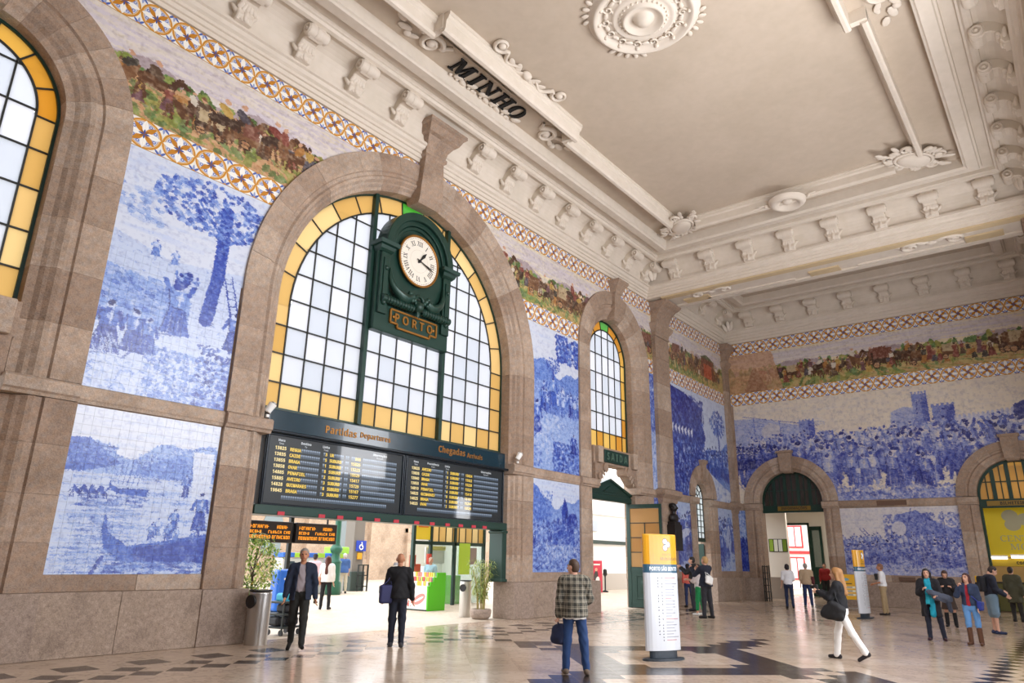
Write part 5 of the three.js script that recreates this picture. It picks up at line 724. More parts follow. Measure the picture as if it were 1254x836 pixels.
// ---------------------------------------------------------------- slim arch, far bay
{
  const g = structure('window_5', 'slim leaded window over a small doorway in the far bay', 'window'); g.rotation.y = LEFT; g.position.set(0, 0, 3.77); const R = 0.64, dkp = phys({ color: 0xdfe6e8, roughness: 0.9, transmission: 0.9, thickness: 0 });
  for (let j = 0; j < 7; j++) for (let i = 0; i < 4; i++) { const x0 = -R + i * R / 2, y0 = 2.65 + j * 0.25; mesh('pane', span(x0, x0 + R / 2, y0, y0 + 0.25, -0.31, -0.3), dkp, g); }
  for (let k = 0; k < 5; k++) mesh('pane', plate([[0, 4.4], ...arcPts(0, 4.4, R, PI * k / 5, PI * (k + 1) / 5, 4)], 0.01).translate(0, 0, -0.31), dkp, g);
  for (let j = 0; j <= 7; j++) mesh('glazing_bar', span(-R, R, 2.64 + j * 0.25, 2.67 + j * 0.25, -0.33, -0.27), barTone, g); for (let i = 0; i <= 4; i++) mesh('glazing_bar', span(-R + i * R / 2 - 0.015, -R + i * R / 2 + 0.015, 2.65, 4.4, -0.33, -0.27), barTone, g);
  for (let k = 0; k <= 5; k++) { const a = PI * k / 5; mesh('glazing_bar', slab([0.12 * Math.cos(a), 4.4 + 0.12 * Math.sin(a), -0.3], [R * Math.cos(a), 4.4 + R * Math.sin(a), -0.3], 0.03, 0.05, [0, 0, 1]), barTone, g); } for (const q of [0.15, 0.4, R]) mesh('glazing_bar', plate([...arcPts(0, 4.4, q + 0.015, 0, PI, 18), ...arcPts(0, 4.4, q - 0.015, PI, 0, 18)], 0.05).translate(0, 0, -0.325), barTone, g);
  mesh('door_frame', span(-R, R, 2.5, 2.64, -0.36, -0.26), green, g); const lf = mesh('door_leaf', rbox(0.6, 2.4, 0.05, 0.01, 0, 1.22, 0), green, g); lf.position.set(0.6, 0, -0.62);  lf.rotation.y = PI / 2;
}
// ---------------------------------------------------------------- information doorway and ticket arch in the end wall
function lunette(g, a, glassM) {
  const r = 1.44, y = 4.2; mesh('frame_head', plate([...arcPts(a.u, a.spring, r, 0, PI, 28), [a.u - r, y], [a.u - r + 0.11, y], ...arcPts(a.u, a.spring, r - 0.12, PI, 0, 28), [a.u + r - 0.11, y], [a.u + r, y]], 0.12).translate(0, 0, -0.46), green, g);
  mesh('transom_bar', rbox(2.88, 0.34, 0.18, 0.02, a.u, 4.1, -0.42), green, g);
  const xs = [-1.32, -0.82, -0.3, 0.3, 0.82, 1.32], top = (x) => a.spring + Math.sqrt(Math.max(0.02, 1.33 ** 2 - x * x));
  for (let i = 0; i < 5; i++) { const x0 = xs[i], x1 = xs[i + 1], pts = [[a.u + x0, 4.26], [a.u + x1, 4.26]]; for (let k = 6; k >= 0; k--) { const x = lerp(x0, x1, k / 6); pts.push([a.u + x, top(x)]); } mesh('pane', plate(pts, 0.012).translate(0, 0, -0.42), glassM, g); mesh('glazing_bar', span(a.u + (x0 + x1) / 2 - 0.02, a.u + (x0 + x1) / 2 + 0.02, 4.26, top((x0 + x1) / 2), -0.45, -0.38), green, g); if (i) mesh('glazing_bar', span(a.u + x0 - 0.07, a.u + x0 + 0.07, 4.26, top(x0), -0.47, -0.35), green, g); }
  mesh('glazing_bar', span(a.u - 1.18, a.u + 1.18, 4.93, 4.97, -0.45, -0.38), green, g);
}
const pick = (l, r) => l[r() * l.length | 0];
function signPlate(g, s, u, y, w) { mesh('sign_plate', rbox(w, 0.2, 0.03, 0.01, u, y, -0.31), std({ color: 0x8c6f2e, roughness: 0.4, metalness: 0.35 }), g); mesh('sign_letters', text(s, 0.12, 0.008, fontSans).translate(u, y, -0.296), black, g); }
const d2 = structure('door_2', 'information doorway under a dark round-headed fanlight', 'door'); lunette(d2, A_INFO, phys({ color: 0x3b3430, roughness: 0.2 })); signPlate(d2, 'INFORMAÇÕES', A_INFO.u + 0.05, 4.12, 1.5);
const d3 = structure('door_3', 'ticket office arch with lit fanlight and green frame', 'door'); lunette(d3, A_TICKET, phys({ color: 0xd9c08a, roughness: 0.7, transmission: 0.85, thickness: 0 })); signPlate(d3, 'BILHETEIRAS', A_TICKET.u - 0.2, 4.1, 1.9);
for (const s of [-1, 1]) mesh('door_post', span(A_TICKET.u + s * 1.42 - 0.09, A_TICKET.u + s * 1.42 + 0.09, 0, 3.95, -0.5, -0.3), green, d3);
// rooms behind
const roomWall = std({ color: 0xe6dfd2, roughness: 0.8 }), warmWall = std({ color: 0xcbb48a, roughness: 0.8 });
{
  const g = structure('wall_vestibule', 'pale walls of the vestibule beyond the information arch', 'wall');
  mesh('partition', metres(span(-3.5, 1.55, 0, 4.6, -2.7, -2.5)), roomWall, g); mesh('dado', span(-0.4, 1.56, 0, 1.0, -2.52, -2.47), std({ color: 0x8d8073, roughness: 0.8 }), g);
  mesh('side_wall', span(4.6, 4.8, 0, 4.6, -9.2, -0.7), roomWall, g); mesh('back_wall', span(1.35, 4.8, 0, 4.6, -7.2, -7.0), roomWall, g); mesh('back_wall', span(-3.5, 1.35, 3.75, 4.6, -7.2, -7.0), roomWall, g); mesh('back_wall', span(-3.5, 0.05, 0, 3.75, -7.2, -7.0), roomWall, g);
  mesh('soffit', span(-3.5, 4.8, 4.6, 4.8, -7.3, -0.7), roomWall, g); mesh('side_wall', span(-3.7, -3.5, 0, 4.8, -7.2, -0.7), roomWall, g); mesh('paving', span(-3.5, 4.8, -0.1, 0.001, -7.2, -0.1), cream[0], g);
  mesh('door_frame', join([span(0.03, 0.12, 0, 3.8, -7.02, -6.9), span(1.28, 1.37, 0, 3.8, -7.02, -6.9), span(0.03, 1.37, 3.68, 3.8, -7.02, -6.9)]), green, g);
  const lf = group('door_leaf', g); lf.position.set(1.4, 0, -6.9); lf.rotation.y = -0.25; mesh('stile', span(0.0, 0.12, 0, 3.6, -0.03, 0.03), green, lf); mesh('stile', span(0.55, 0.67, 0, 3.6, -0.03, 0.03), green, lf); mesh('lower_panel', span(0, 0.67, 0, 1.5, -0.02, 0.02), green, lf); mesh('rail', span(0, 0.67, 3.4, 3.6, -0.03, 0.03), green, lf); mesh('pane', span(0.12, 0.55, 1.5, 3.4, -0.008, 0.008), phys({ color: 0xcfd8d4, roughness: 0.1, transmission: 0.8, thickness: 0 }), lf);
  const vl = thing('vestibule_lamp', 'square lamp under the vestibule ceiling', 'lamp', [2.6, 4.56, -3.6]); mesh('diffuser', rbox(1.4, 0.05, 1.4, 0.01), std({ color: 0xffffff, emissive: 0xffffff, emissiveIntensity: 2 }), vl); { const l = new THREE.RectAreaLight(0xfff8ee, 12, 1.35, 1.35); l.position.set(2.6, 4.5, -3.6); l.lookAt(2.6, 0, -3.6); scene.add(l); }
  const b = thing('notice_board', 'small board of green and white notices inside the information arch', 'notice board', [1.1, 0, -2.48]); mesh('backing', rbox(0.9, 0.62, 0.04, 0.01, 0, 2.5, 0.02), black, b); for (const [x, c] of [[-0.32, 0x93b53a], [-0.1, 0xeff1e2], [0.12, 0xe9efe6], [0.33, 0x7a9a2e]]) mesh('leaflet', rbox(0.18, 0.56, 0.01, 0.002, x, 2.5, 0.046), solid(c), b);
  const rl = thing('luggage_rack', 'dark metal rack standing by the information arch jamb', 'rack', [1.45, 0, 0.55]); for (const x of [-0.1, 0.1]) for (const z of [-0.12, 0.12]) mesh('upright', span(x - 0.02, x + 0.02, 0, 1.55, z - 0.02, z + 0.02), iron, rl); for (let k = 0; k < 6; k++) mesh('shelf', rbox(0.26, 0.03, 0.3, 0.005, 0, 0.15 + k * 0.27, 0), iron, rl);
}
{
  const g = structure('wall_ticket_office', 'yellow walls and desks of the ticket office', 'wall');
  mesh('back_wall', span(9.0, 15, 0, 5.9, -4.2, -4.0), warmWall, g); mesh('side_wall', span(8.9, 9.1, 0, 5.9, -4.2, -0.7), warmWall, g); mesh('side_wall', span(15, 15.2, 0, 5.9, -4.2, -0.7), warmWall, g); mesh('soffit', span(8.9, 15.2, 5.9, 6.1, -4.2, -0.7), warmWall, g); mesh('paving', span(8.9, 15.2, -0.1, 0.001, -4.2, -0.1), std({ color: 0x77665a, roughness: 0.6 }), g);
  const yel = canvasTex(512, 384, (x, W, H) => { x.fillStyle = '#e8cf1e'; x.fillRect(0, 0, W, H); x.fillStyle = '#b3ad8c'; for (const [a, b] of [[150, 70], [235, 100], [160, 140]]) { x.beginPath(); x.arc(a, b, 48, 0, 7); x.fill(); } x.font = '64px serif'; x.fillText('CENTRO', 70, 270); x.fillText('MOBILIDADE', 120, 335); });
  const p = thing('office_sign', 'bright yellow ticket office panel with three grey circles', 'sign', [11.5, 0, -1.2]); mesh('panel', rbox(3.0, 1.95, 0.06, 0.01, 0, 3.05, 0), solid(0xe8cf1e, 0.5), p); mesh('print', new THREE.PlaneGeometry(2.96, 1.9).translate(0, 3.05, 0.033), std({ map: yel, roughness: 0.45 }), p);
  const c = thing('ticket_counter', 'ticket office counter with yellow fascia below the bright panel', 'counter', [11.6, 0, -1.6]); mesh('fascia', rbox(3.2, 0.3, 0.1, 0.02, 0, 1.85, 0.4), solid(0xc9ab2b, 0.5), c); mesh('lettering', text('comprim', 0.14, 0.01, fontSans).translate(-0.35, 1.84, 0.455), black, c); mesh('desk', rbox(3.2, 1.05, 0.5, 0.02, 0, 0.53, 0.2), solid(0x6d6a3a), c); mesh('desk_top', rbox(3.3, 0.05, 0.62, 0.02, 0, 1.08, 0.2), solid(0x3c3a38), c);
  const lampM = std({ color: 0xffffff, emissive: 0xfff2d0, emissiveIntensity: 2.2 }); for (const [x, y, w] of [[10.28, 2.02, 0.6], [11.15, 2.06, 0.9], [12.4, 2.02, 0.9]]) { const l = thing('counter_lamp', 'glowing strip lamp above the counter, ' + (x < 10.5 ? 'short one beside the door post' : x < 11.5 ? 'the long middle one' : 'the one at the hall corner'), 'lamp', [x, y, -1.05], 0, 'ticket counter strip lamps'); mesh('lamp_tube', rbox(w, 0.11, 0.08, 0.02), lampM, l); mesh('lamp_back', rbox(w + 0.04, 0.05, 0.1, 0.01, 0, 0.08, -0.01), white, l); const rl = new THREE.RectAreaLight(0xfff0cc, 2.5, w, 0.1); rl.position.set(x, y, -0.99); rl.lookAt(x, y - 0.2, 3); scene.add(rl); }
  const cl = thing('office_ceiling_lamp', 'square lamp under the ticket office ceiling', 'lamp', [11.4, 5.85, -2.2]); mesh('diffuser', rbox(1.2, 0.05, 1.2, 0.01), lampM, cl); const rl = new THREE.RectAreaLight(0xfff0d0, 22, 1.1, 1.1); rl.position.set(11.4, 5.8, -2.2); rl.lookAt(11.4, 0, -2.2); scene.add(rl);
}
// bust before the pilaster
{
  const t = thing('portrait_bust', 'black bronze bust on a bracket block at the pilaster', 'bust', [0.36, 0, 7.5], LEFT);
  mesh('bracket_block', rbox(0.62, 1.0, 0.4, 0.02, 0, 2.55, 0), black, t); mesh('name_plinth', rbox(0.5, 0.12, 0.34, 0.02, 0, 3.1, 0), black, t);
  mesh('figure', join([ball(0.15, 0, 3.7, 0.02, 0.85, 1.1, 1, 16), ball(0.05, 0, 3.69, 0.16, 0.7, 1, 1, 8), cyl(0.09, 0.08, 0.2, 0, 3.42, 0), ball(0.3, 0, 3.3, 0, 1, 0.65, 0.55, 18), ball(0.16, 0, 3.78, -0.03, 0.9, 0.8, 1, 14), ball(0.04, -0.13, 3.68, 0, 0.5, 1, 1, 8), ball(0.04, 0.13, 3.68, 0, 0.5, 1, 1, 8)]), black, t);
}
// ---------------------------------------------------------------- platform beyond the great opening
const pav = std({ color: 0xd6cfc4, map: marbleTex, roughness: 0.6 });
{ const g = structure('ground', 'sunlit pale paving of the platforms', 'ground'); mesh('paving', metres(span(-46, -0.05, -0.3, -0.003, -30, 48)), pav, g); mesh('street', metres(span(-46, 60, -0.4, -0.05, -40, -7.2)), pav, g); }
{
  const b = thing('station_building', 'pale stone building across the platforms with green door', 'building', [-28, 0, 0], LEFT); const ps = std({ color: 0xd8c8b4, map: stoneTex, roughness: 0.9 });
  mesh('facade', metres(span(-14, 24, 0, 7, -1, 0)), ps, b); mesh('plinth', metres(span(-14, 24, 0, 1.4, 0, 0.15)), ps, b); for (const u of [-10, -4, 1.5, 9.2, 16]) mesh('pier', metres(span(u - 0.5, u + 0.5, 0, 7, 0, 0.35)), ps, b);
  mesh('door_surround', metres(join([span(4.7, 5.05, 0, 3.7, 0, 0.3), span(6.65, 7.0, 0, 3.7, 0, 0.3), span(4.7, 7.0, 3.4, 3.75, 0, 0.32)])), ps, b); const d = group('door', b); mesh('leaf_panel', span(5.05, 6.65, 0, 3.4, 0, 0.08), green, d); for (const u of [5.25, 6.0]) mesh('pane', span(u, u + 0.45, 1.0, 2.7, 0.07, 0.1), std({ color: 0x9fb3ac, roughness: 0.2 }), d); mesh('fanlight', span(5.2, 6.5, 2.85, 3.3, 0.07, 0.1), std({ color: 0x9c9488, roughness: 0.3 }), d);
  for (const u of [-12, -7, -1, 12]) { const w = group('window', b); mesh('pane', span(u - 0.7, u + 0.7, 1.6, 3.6, 0, 0.06), std({ color: 0x7d8a8c, roughness: 0.2 }), w); mesh('arch_head', plate(arcPts(u, 3.6, 0.7, 0, PI, 12), 0.06), std({ color: 0x7d8a8c, roughness: 0.2 }), w); }
}
{ const r = thing('litter_bin', 'grey bin against the distant pale building', 'bin', [-27.2, 0, -3.4]); mesh('drum', cyl(0.35, 0.35, 1.0), solid(0xb9b9b4), r); mesh('hood', cyl(0.36, 0.3, 0.2, 0, 1.0), solid(0x77777a), r); }
{ const c = thing('iron_column', 'green cast iron column on the platform', 'column', [-13, 0, 13.55]); mesh('shaft', lathe([[0, 0], [0.34, 0], [0.34, 0.5], [0.26, 0.55], [0.26, 1.3], [0.3, 1.36], [0.2, 1.45], [0.17, 1.7], [0.24, 1.78], [0.28, 1.9], [0.24, 2.0], [0.15, 2.1], [0.14, 3.6], [0.2, 3.7], [0.2, 6], [0, 6]], 18), std({ color: 0x1d5a45, roughness: 0.4 }), c); }
{ const c = thing('stone_pillar', 'square grey pillar with a small blue sign on the platform', 'pillar', [-15.4, 0, 10.58]); mesh('shaft', rbox(0.7, 6, 0.66, 0.03, 0, 3, 0), solid(0x7d776f, 0.9), c); mesh('base', rbox(0.9, 0.9, 0.85, 0.03, 0, 0.45, 0), solid(0x3d4a45), c); const s = group('blue_sign', c); mesh('panel', rbox(0.06, 0.5, 0.6, 0.01, 0.4, 2.1, -0.1), solid(0x2b46b4), s); mesh('pictogram', join([new THREE.TorusGeometry(0.11, 0.03, 6, 14).rotateY(PI / 2).translate(0.44, 2.04, -0.08), bar([0.44, 2.28, -0.1], [0.44, 2.06, -0.14], 0.03)]), white, s); mesh('yellow_case', rbox(0.1, 0.3, 0.26, 0.02, 0.4, 1.62, -0.05), solid(0xe0a020), c); }
{ const g = thing('barrier_rack', 'dark metal barrier frame at the foot of the pillar', 'barrier', [-14.75, 0, 10.45]); for (const z of [-0.3, 0, 0.3]) mesh('post', span(-0.03, 0.03, 0, 1.2, z - 0.03, z + 0.03), iron, g); for (const y of [0.2, 0.7, 1.18]) mesh('rail', span(-0.03, 0.03, y, y + 0.05, -0.33, 0.33), iron, g); }
[[15.4, 0], [14.2, 1], [13.0, 2]].forEach(([z, k]) => {
  const t = thing('ticket_machine', ['grey ticket machine with blue header behind the potted shrub', 'grey ticket machine with blue header in the row’s middle', 'grey ticket machine with lime header near the green column'][k], 'ticket machine', [-14.3, 0, z - 0.3], 0, 'ticket machines on the platform');
  mesh('cabinet', rbox(0.7, 1.5, 0.95, 0.04, 0, 0.75, 0), solid(0xb8bab6, 0.5), t); mesh('header_panel', rbox(0.74, 0.2, 0.98, 0.03, 0, 1.62, 0), solid(0x2c62b8), t); mesh('lime_patch', rbox(0.04, 0.19, 0.4, 0.01, 0.37, 1.62, -0.27), solid(0x9cc83a), t); mesh('screen', rbox(0.03, 0.32, 0.42, 0.01, 0.36, 1.2, 0.1), solid(0x31424a, 0.2), t); mesh('slot', rbox(0.04, 0.15, 0.4, 0.02, 0.35, 0.7, 0), solid(0x4a4c4e), t);
  if (k === 2) mesh('lime_canopy', rbox(0.6, 0.3, 1.0, 0.04, 0, 1.86, -0.2), solid(0x9bcf4a), t);
});
{
  const t = thing('platform_indicator', 'pair of orange dot matrix train displays under a dark beam', 'display', [-6, 0, 20.8], LEFT);
  mesh('beam', rbox(3.9, 0.1, 0.12, 0.01, 0, 2.78, 0), iron, t); mesh('post', rbox(0.12, 2.78, 0.12, 0.01, 0.02, 1.39, -0.12), iron, t); for (const u of [-1.5, 1.3]) mesh('hanger', rbox(0.05, 0.3, 0.05, 0.01, u, 2.65, 0), iron, t);
  const led = canvasTex(512, 200, (x, W, H) => { x.fillStyle = '#1d1512'; x.fillRect(0, 0, W, H); x.fillStyle = '#ff9a1c'; const r = rng(31); for (const [y, h, runs] of [[22, 40, [[14, 8], [330, 5]]], [84, 34, [[14, 5], [230, 6], [420, 3]]], [140, 40, [[14, 9], [280, 8]]]]) for (const [p, n] of runs) for (let k = 0; k < n; k++) { const q = p + k * 28; x.fillRect(q, y, 7, h); x.fillRect(q, y + (r() < 0.5 ? 0 : h * 0.42), 20, 7); if (r() < 0.7) x.fillRect(q + 14, y, 7, h); if (r() < 0.6) x.fillRect(q, y + h - 7, 20, 7); } });
  for (const u of [-0.83, 0.86]) { const d = group('display_unit', t); mesh('housing', rbox(1.55, 0.62, 0.2, 0.03, u, 2.28, 0), solid(0x241d1b, 0.4), d); mesh('screen', new THREE.PlaneGeometry(1.45, 0.5).translate(u, 2.28, 0.105), std({ color: 0x222222, map: led, emissive: 0xffffff, emissiveMap: led, emissiveIntensity: 1.6, roughness: 0.4 }), d); const l = new THREE.RectAreaLight(0xff9a30, 0.5, 1.4, 0.5); l.position.set(-5.88, 2.28, 20.8 - u); l.lookAt(0, 2.28, 20.8 - u); scene.add(l); }
}
{
  const t = thing('cosmetics_stand', 'green sided sales stand stacked with small packets', 'sales stand', [-4.2, 0, 16.8]); const lime = solid(0x55c41a, 0.5);
  mesh('side_panel', plate([[-0.4, 0], [0.4, 0], [0.4, 0.75], [0.3, 0.75], [0.3, 0.88], [0.15, 0.88], [0.15, 1.02], [0, 1.02], [0, 1.16], [-0.4, 1.16]].map(([a, b]) => [-a, b]), 0.05).rotateY(PI / 2).translate(0.57, 0, 0), lime, t); mesh('side_panel', plate([[-0.4, 0], [0.4, 0], [0.4, 0.75], [0, 1.16], [-0.4, 1.16]].map(([a, b]) => [-a, b]), 0.05).rotateY(PI / 2).translate(-0.62, 0, 0), lime, t);
  const lips = canvasTex(512, 256, (x, W, H) => { x.fillStyle = '#f3e3da'; x.fillRect(0, 0, W, H); x.fillStyle = '#d9837a'; x.beginPath(); x.ellipse(360, 150, 130, 55, -0.35, 0, 7); x.fill(); x.fillStyle = '#f7efe9'; x.beginPath(); x.ellipse(360, 150, 95, 14, -0.35, 0, 7); x.fill(); const r = rng(5); for (let i = 0; i < 70; i++) { x.fillStyle = ['#c9584f', '#e7c9b9', '#d99f8c', '#8e4a44'][r() * 4 | 0]; x.beginPath(); x.arc(r() * 240, 60 + r() * 180, 6 + r() * 12, 0, 7); x.fill(); } });
  mesh('front_panel', span(-0.57, 0.57, 0.04, 0.75, 0.36, 0.39), white, t); mesh('front_print', new THREE.PlaneGeometry(1.12, 0.66).translate(0, 0.4, 0.395), std({ map: lips, roughness: 0.5 }), t); mesh('base_board', rbox(1.2, 0.04, 0.84, 0.01, 0, 0.02, 0), solid(0x2b3a26), t);
  [[0.3, 0.75], [0.15, 0.88], [0, 1.02]].forEach(([z, y]) => mesh('shelf', span(-0.57, 0.57, y - 0.02, y, z - 0.25, z + 0.1), white, t));
  const r = rng(77), pk = rbox(0.07, 0.14, 0.05, 0.006, 0, 0.07, 0), cols = [0xf0e4dc, 0xd8877a, 0xe9c24a, 0xb5d36a, 0xc9565a, 0xf4f0ea].map((c) => solid(c, 0.5));
  for (let j = 0; j < 3; j++) for (let i = 0; i < 11; i++) { const p = mesh('packet', pk, cols[r() * 6 | 0], scene); tag(p, 'small carton on the ' + ['front', 'middle', 'top'][j] + ' step of the sales stand, ' + ['eleventh', 'tenth', 'ninth', 'eighth', 'seventh', 'sixth', 'fifth', 'fourth', 'third', 'second', 'first'][i] + ' from its green side', 'carton', 'cartons on the sales stand'); p.position.set(-4.2 - 0.5 + i * 0.1, [0.75, 0.88, 1.02][j], 16.8 + [0.33, 0.18, 0.03][j]); p.rotation.y = (r() - 0.5) * 0.3; }
}
{
  const t = thing('shop_front', 'glazed platform shop with amber panes over its door', 'shop', [-5.2, 0, 14.55], LEFT);
  for (const u of [-1.85, -1.0, 0.25, 1.9]) mesh('post', rbox(0.12, 3.4, 0.12, 0.01, u, 1.7, 0), green, t); mesh('transom', rbox(3.8, 0.12, 0.12, 0.01, 0.03, 2.12, 0), green, t); mesh('head_rail', rbox(3.8, 0.15, 0.14, 0.01, 0.03, 3.2, 0), green, t);
  for (let k = 0; k < 8; k++) mesh('amber_pane', span(-0.95 + k * 0.36, -0.62 + k * 0.36, 2.18, 3.12, -0.01, 0.01), amber[k % 4], t); for (let k = 0; k < 9; k++) mesh('glazing_bar', span(-0.985 + k * 0.36, -0.955 + k * 0.36, 2.15, 3.15, -0.03, 0.03), greenDark, t);
  const cg = phys({ color: 0xe8f0ee, roughness: 0.05, transmission: 0.92, thickness: 0 }); for (const [a, b] of [[-0.94, 0.19], [0.31, 1.84]]) mesh('glass_panel', span(a, b, 0.05, 2.06, -0.01, 0.01), cg, t);
  mesh('back_wall', span(0.25, 2.4, 0, 3.4, -2.3, -2.2), solid(0xf2f1ea), t); mesh('side_wall', span(1.95, 2.05, 0, 3.4, -2.2, 0), solid(0xf2f1ea), t);
  mesh('yellow_banner', rbox(0.75, 0.75, 0.05, 0.01, -1.42, 2.6, 0), solid(0xf0d93a), t); mesh('banner_stripe', rbox(0.5, 0.12, 0.01, 0.004, -1.42, 2.7, 0.03), solid(0xd8762a), t);
  mesh('lime_banner', rbox(0.6, 1.1, 0.04, 0.01, 0.75, 1.6, 0.06), solid(0xa9cf3e), t); mesh('poster', rbox(0.35, 0.6, 0.04, 0.01, 1.25, 1.7, 0.06), solid(0x8b7f78), t); mesh('white_poster', rbox(1.0, 0.55, 0.04, 0.01, -0.35, 1.7, -0.4), white, t); mesh('yellow_strip', rbox(0.9, 0.14, 0.04, 0.01, -0.3, 1.95, -0.36), solid(0xf2df59), t); mesh('lime_cabinet', rbox(0.5, 1.0, 0.4, 0.02, 0.85, 0.5, -0.6), solid(0x4fb524), t); mesh('grey_unit', rbox(0.6, 1.3, 0.4, 0.02, 0.1, 0.65, -1.2), solid(0xb8c4cc), t);
  for (const [u, y, c] of [[-1.55, 1.5, 0xb5523a], [-1.3, 1.2, 0xe0745a]]) mesh('wall_print', rbox(0.3, 0.4, 0.03, 0.01, u, y, -0.3), solid(c), t); mesh('red_column', cyl(0.09, 0.09, 1.0, -1.2, 0.75, 0.15), solid(0xc84a3a), t);
}
// bins, planters, trolley by the jambs
function swingBin(name, x, z, r, h, label, turn, m) {
  const t = thing(name, label, 'bin', [x, 0, z], turn); mesh('drum', lathe([[0, 0], [r, 0], [r, h * 0.93], [r * 0.97, h * 0.94], [r * 0.97, h], [0, h]], 28), m, t); mesh('top_rim', new THREE.TorusGeometry(r * 0.98, 0.012, 6, 28).rotateX(PI / 2).translate(0, h, 0), black, t);
  mesh('mouth', cyl(r * 0.52, r * 0.52, r * 0.5, 0, 0, 0, 20).rotateX(PI / 2).translate(0, h * 0.8, r * 0.62), black, t); mesh('mouth_rim', new THREE.TorusGeometry(r * 0.53, 0.014, 6, 20).translate(0, h * 0.8, r * 1.1), black, t);
}
swingBin('waste_bin', 0.47, 25.86, 0.21, 0.97, 'brushed steel waste bin at the near jamb of the opening', 0.15, steel);
swingBin('waste_bin', -1.4, 17.85, 0.17, 1.0, 'slim pale steel waste bin beside the stone planter', 0.3, std({ color: 0xd0cdc6, roughness: 0.35, metalness: 0.6 }));
function leaves(n, seed, fn, len, wid) {                                 // loose leaves, each a folded blade
  const r = rng(seed), pos = [], nor = V(); for (let i = 0; i < n; i++) {
    const [x, y, z] = fn(r), a = r() * 6.3, t = (r() - 0.6) * 1.6, d = V(Math.cos(a) * Math.cos(t), Math.sin(t), Math.sin(a) * Math.cos(t)), s = V(-Math.sin(a), 0.3 * (r() - 0.5), Math.cos(a)), L = len * (0.6 + r() * 0.7), w = wid * (0.7 + r() * 0.6), p = V(x, y, z), q = p.clone().addScaledVector(d, L * 0.5), e = p.clone().addScaledVector(d, L).add(V(0, -L * 0.25, 0)), A = q.clone().addScaledVector(s, w), B = q.clone().addScaledVector(s, -w); q.y -= w * 0.3;
    for (const T of [[p, A, q], [p, q, B], [A, e, q], [q, e, B]]) for (const k of T) pos.push(k.x, k.y, k.z);
  }
  const g = new THREE.BufferGeometry(); g.setAttribute('position', new THREE.Float32BufferAttribute(pos, 3)); g.setAttribute('uv', new THREE.Float32BufferAttribute(new Float32Array(pos.length / 3 * 2), 2)); g.computeVertexNormals(); return g;
}
const leafM = (c) => phys({ color: c, roughness: 0.6, transmission: 0.35, thickness: 0, side: THREE.DoubleSide });
{
  const t = thing('potted_shrub', 'bushy variegated shrub in a tub behind the steel bin', 'potted plant', [-0.42, 0, 25.5]); mesh('tub', lathe([[0, 0], [0.24, 0], [0.3, 0.5], [0.32, 0.52], [0.32, 0.58], [0.27, 0.58], [0.26, 0.5], [0, 0.5]], 24), solid(0x6b5a50), t);
  mesh('stem', join([taper([[0, 0.45, 0], [0.02, 0.8, 0.02], [-0.03, 1.2, 0], [0.02, 1.7, 0]], [0.03, 0.025, 0.018, 0.01], 14, 7), ...[...Array(9)].map((_, k) => taper([[0, 0.75 + k * 0.09, 0], [0.14 * Math.cos(k * 2.4), 0.95 + k * 0.09, 0.14 * Math.sin(k * 2.4)], [0.3 * Math.cos(k * 2.4), 1.15 + k * 0.09, 0.3 * Math.sin(k * 2.4)]], [0.014, 0.01, 0.005], 8, 5))]), solid(0x4a3a2a), t);
  const sp = (r) => { const a = r() * 6.3, b = Math.acos(2 * r() - 1), q = 0.38 + 0.2 * (r() - 0.3); return [q * Math.sin(b) * Math.cos(a) * 0.95, 1.45 + q * Math.cos(b) * 1.25, q * Math.sin(b) * Math.sin(a)]; };
  [[0x86a83c, 1], [0xb9cc6a, 2], [0x5f8a34, 3], [0xe2dfa6, 4], [0xd8b545, 5]].forEach(([c, k]) => { mesh('foliage', leaves(k > 4 ? 90 : 330, 900 + k, sp, 0.1, 0.024), leafM(c), t).userData.kind = 'stuff'; });
}
{
  const t = thing('stone_planter', 'faceted stone planter with a tall bamboo-like plant', 'planter', [-0.62, 0, 18.05]); mesh('pot', lathe([[0, 0], [0.22, 0], [0.29, 0.07], [0.31, 0.16], [0.31, 0.24], [0.27, 0.27], [0.24, 0.27], [0.23, 0.2], [0, 0.2]], 10), plinthMat[0], t);
  mesh('stem', join([...Array(11)].map((_, k) => taper([[0.1 * Math.cos(k * 2.4), 0.2, 0.1 * Math.sin(k * 2.4)], [0.14 * Math.cos(k * 2.4), 0.8, 0.14 * Math.sin(k * 2.4)], [0.28 * Math.cos(k * 2.4), 1.3 + 0.12 * (k % 3), 0.28 * Math.sin(k * 2.4)]], [0.014, 0.01, 0.005], 10, 5))), solid(0x9c8a4e), t);
  const sp = (r) => { const a = r() * 6.3, h = r(); const q = (0.16 + 0.24 * h) * Math.sqrt(r()) * 1.1; return [q * Math.cos(a), 0.55 + h * 1.05, q * Math.sin(a)]; };
  [[0x9aa84e, 1], [0xb8bd6c, 2], [0x6f8a3c, 3]].forEach(([c, k]) => { mesh('foliage', leaves(300, 950 + k, sp, 0.17, 0.013), leafM(c), t).userData.kind = 'stuff'; });
}
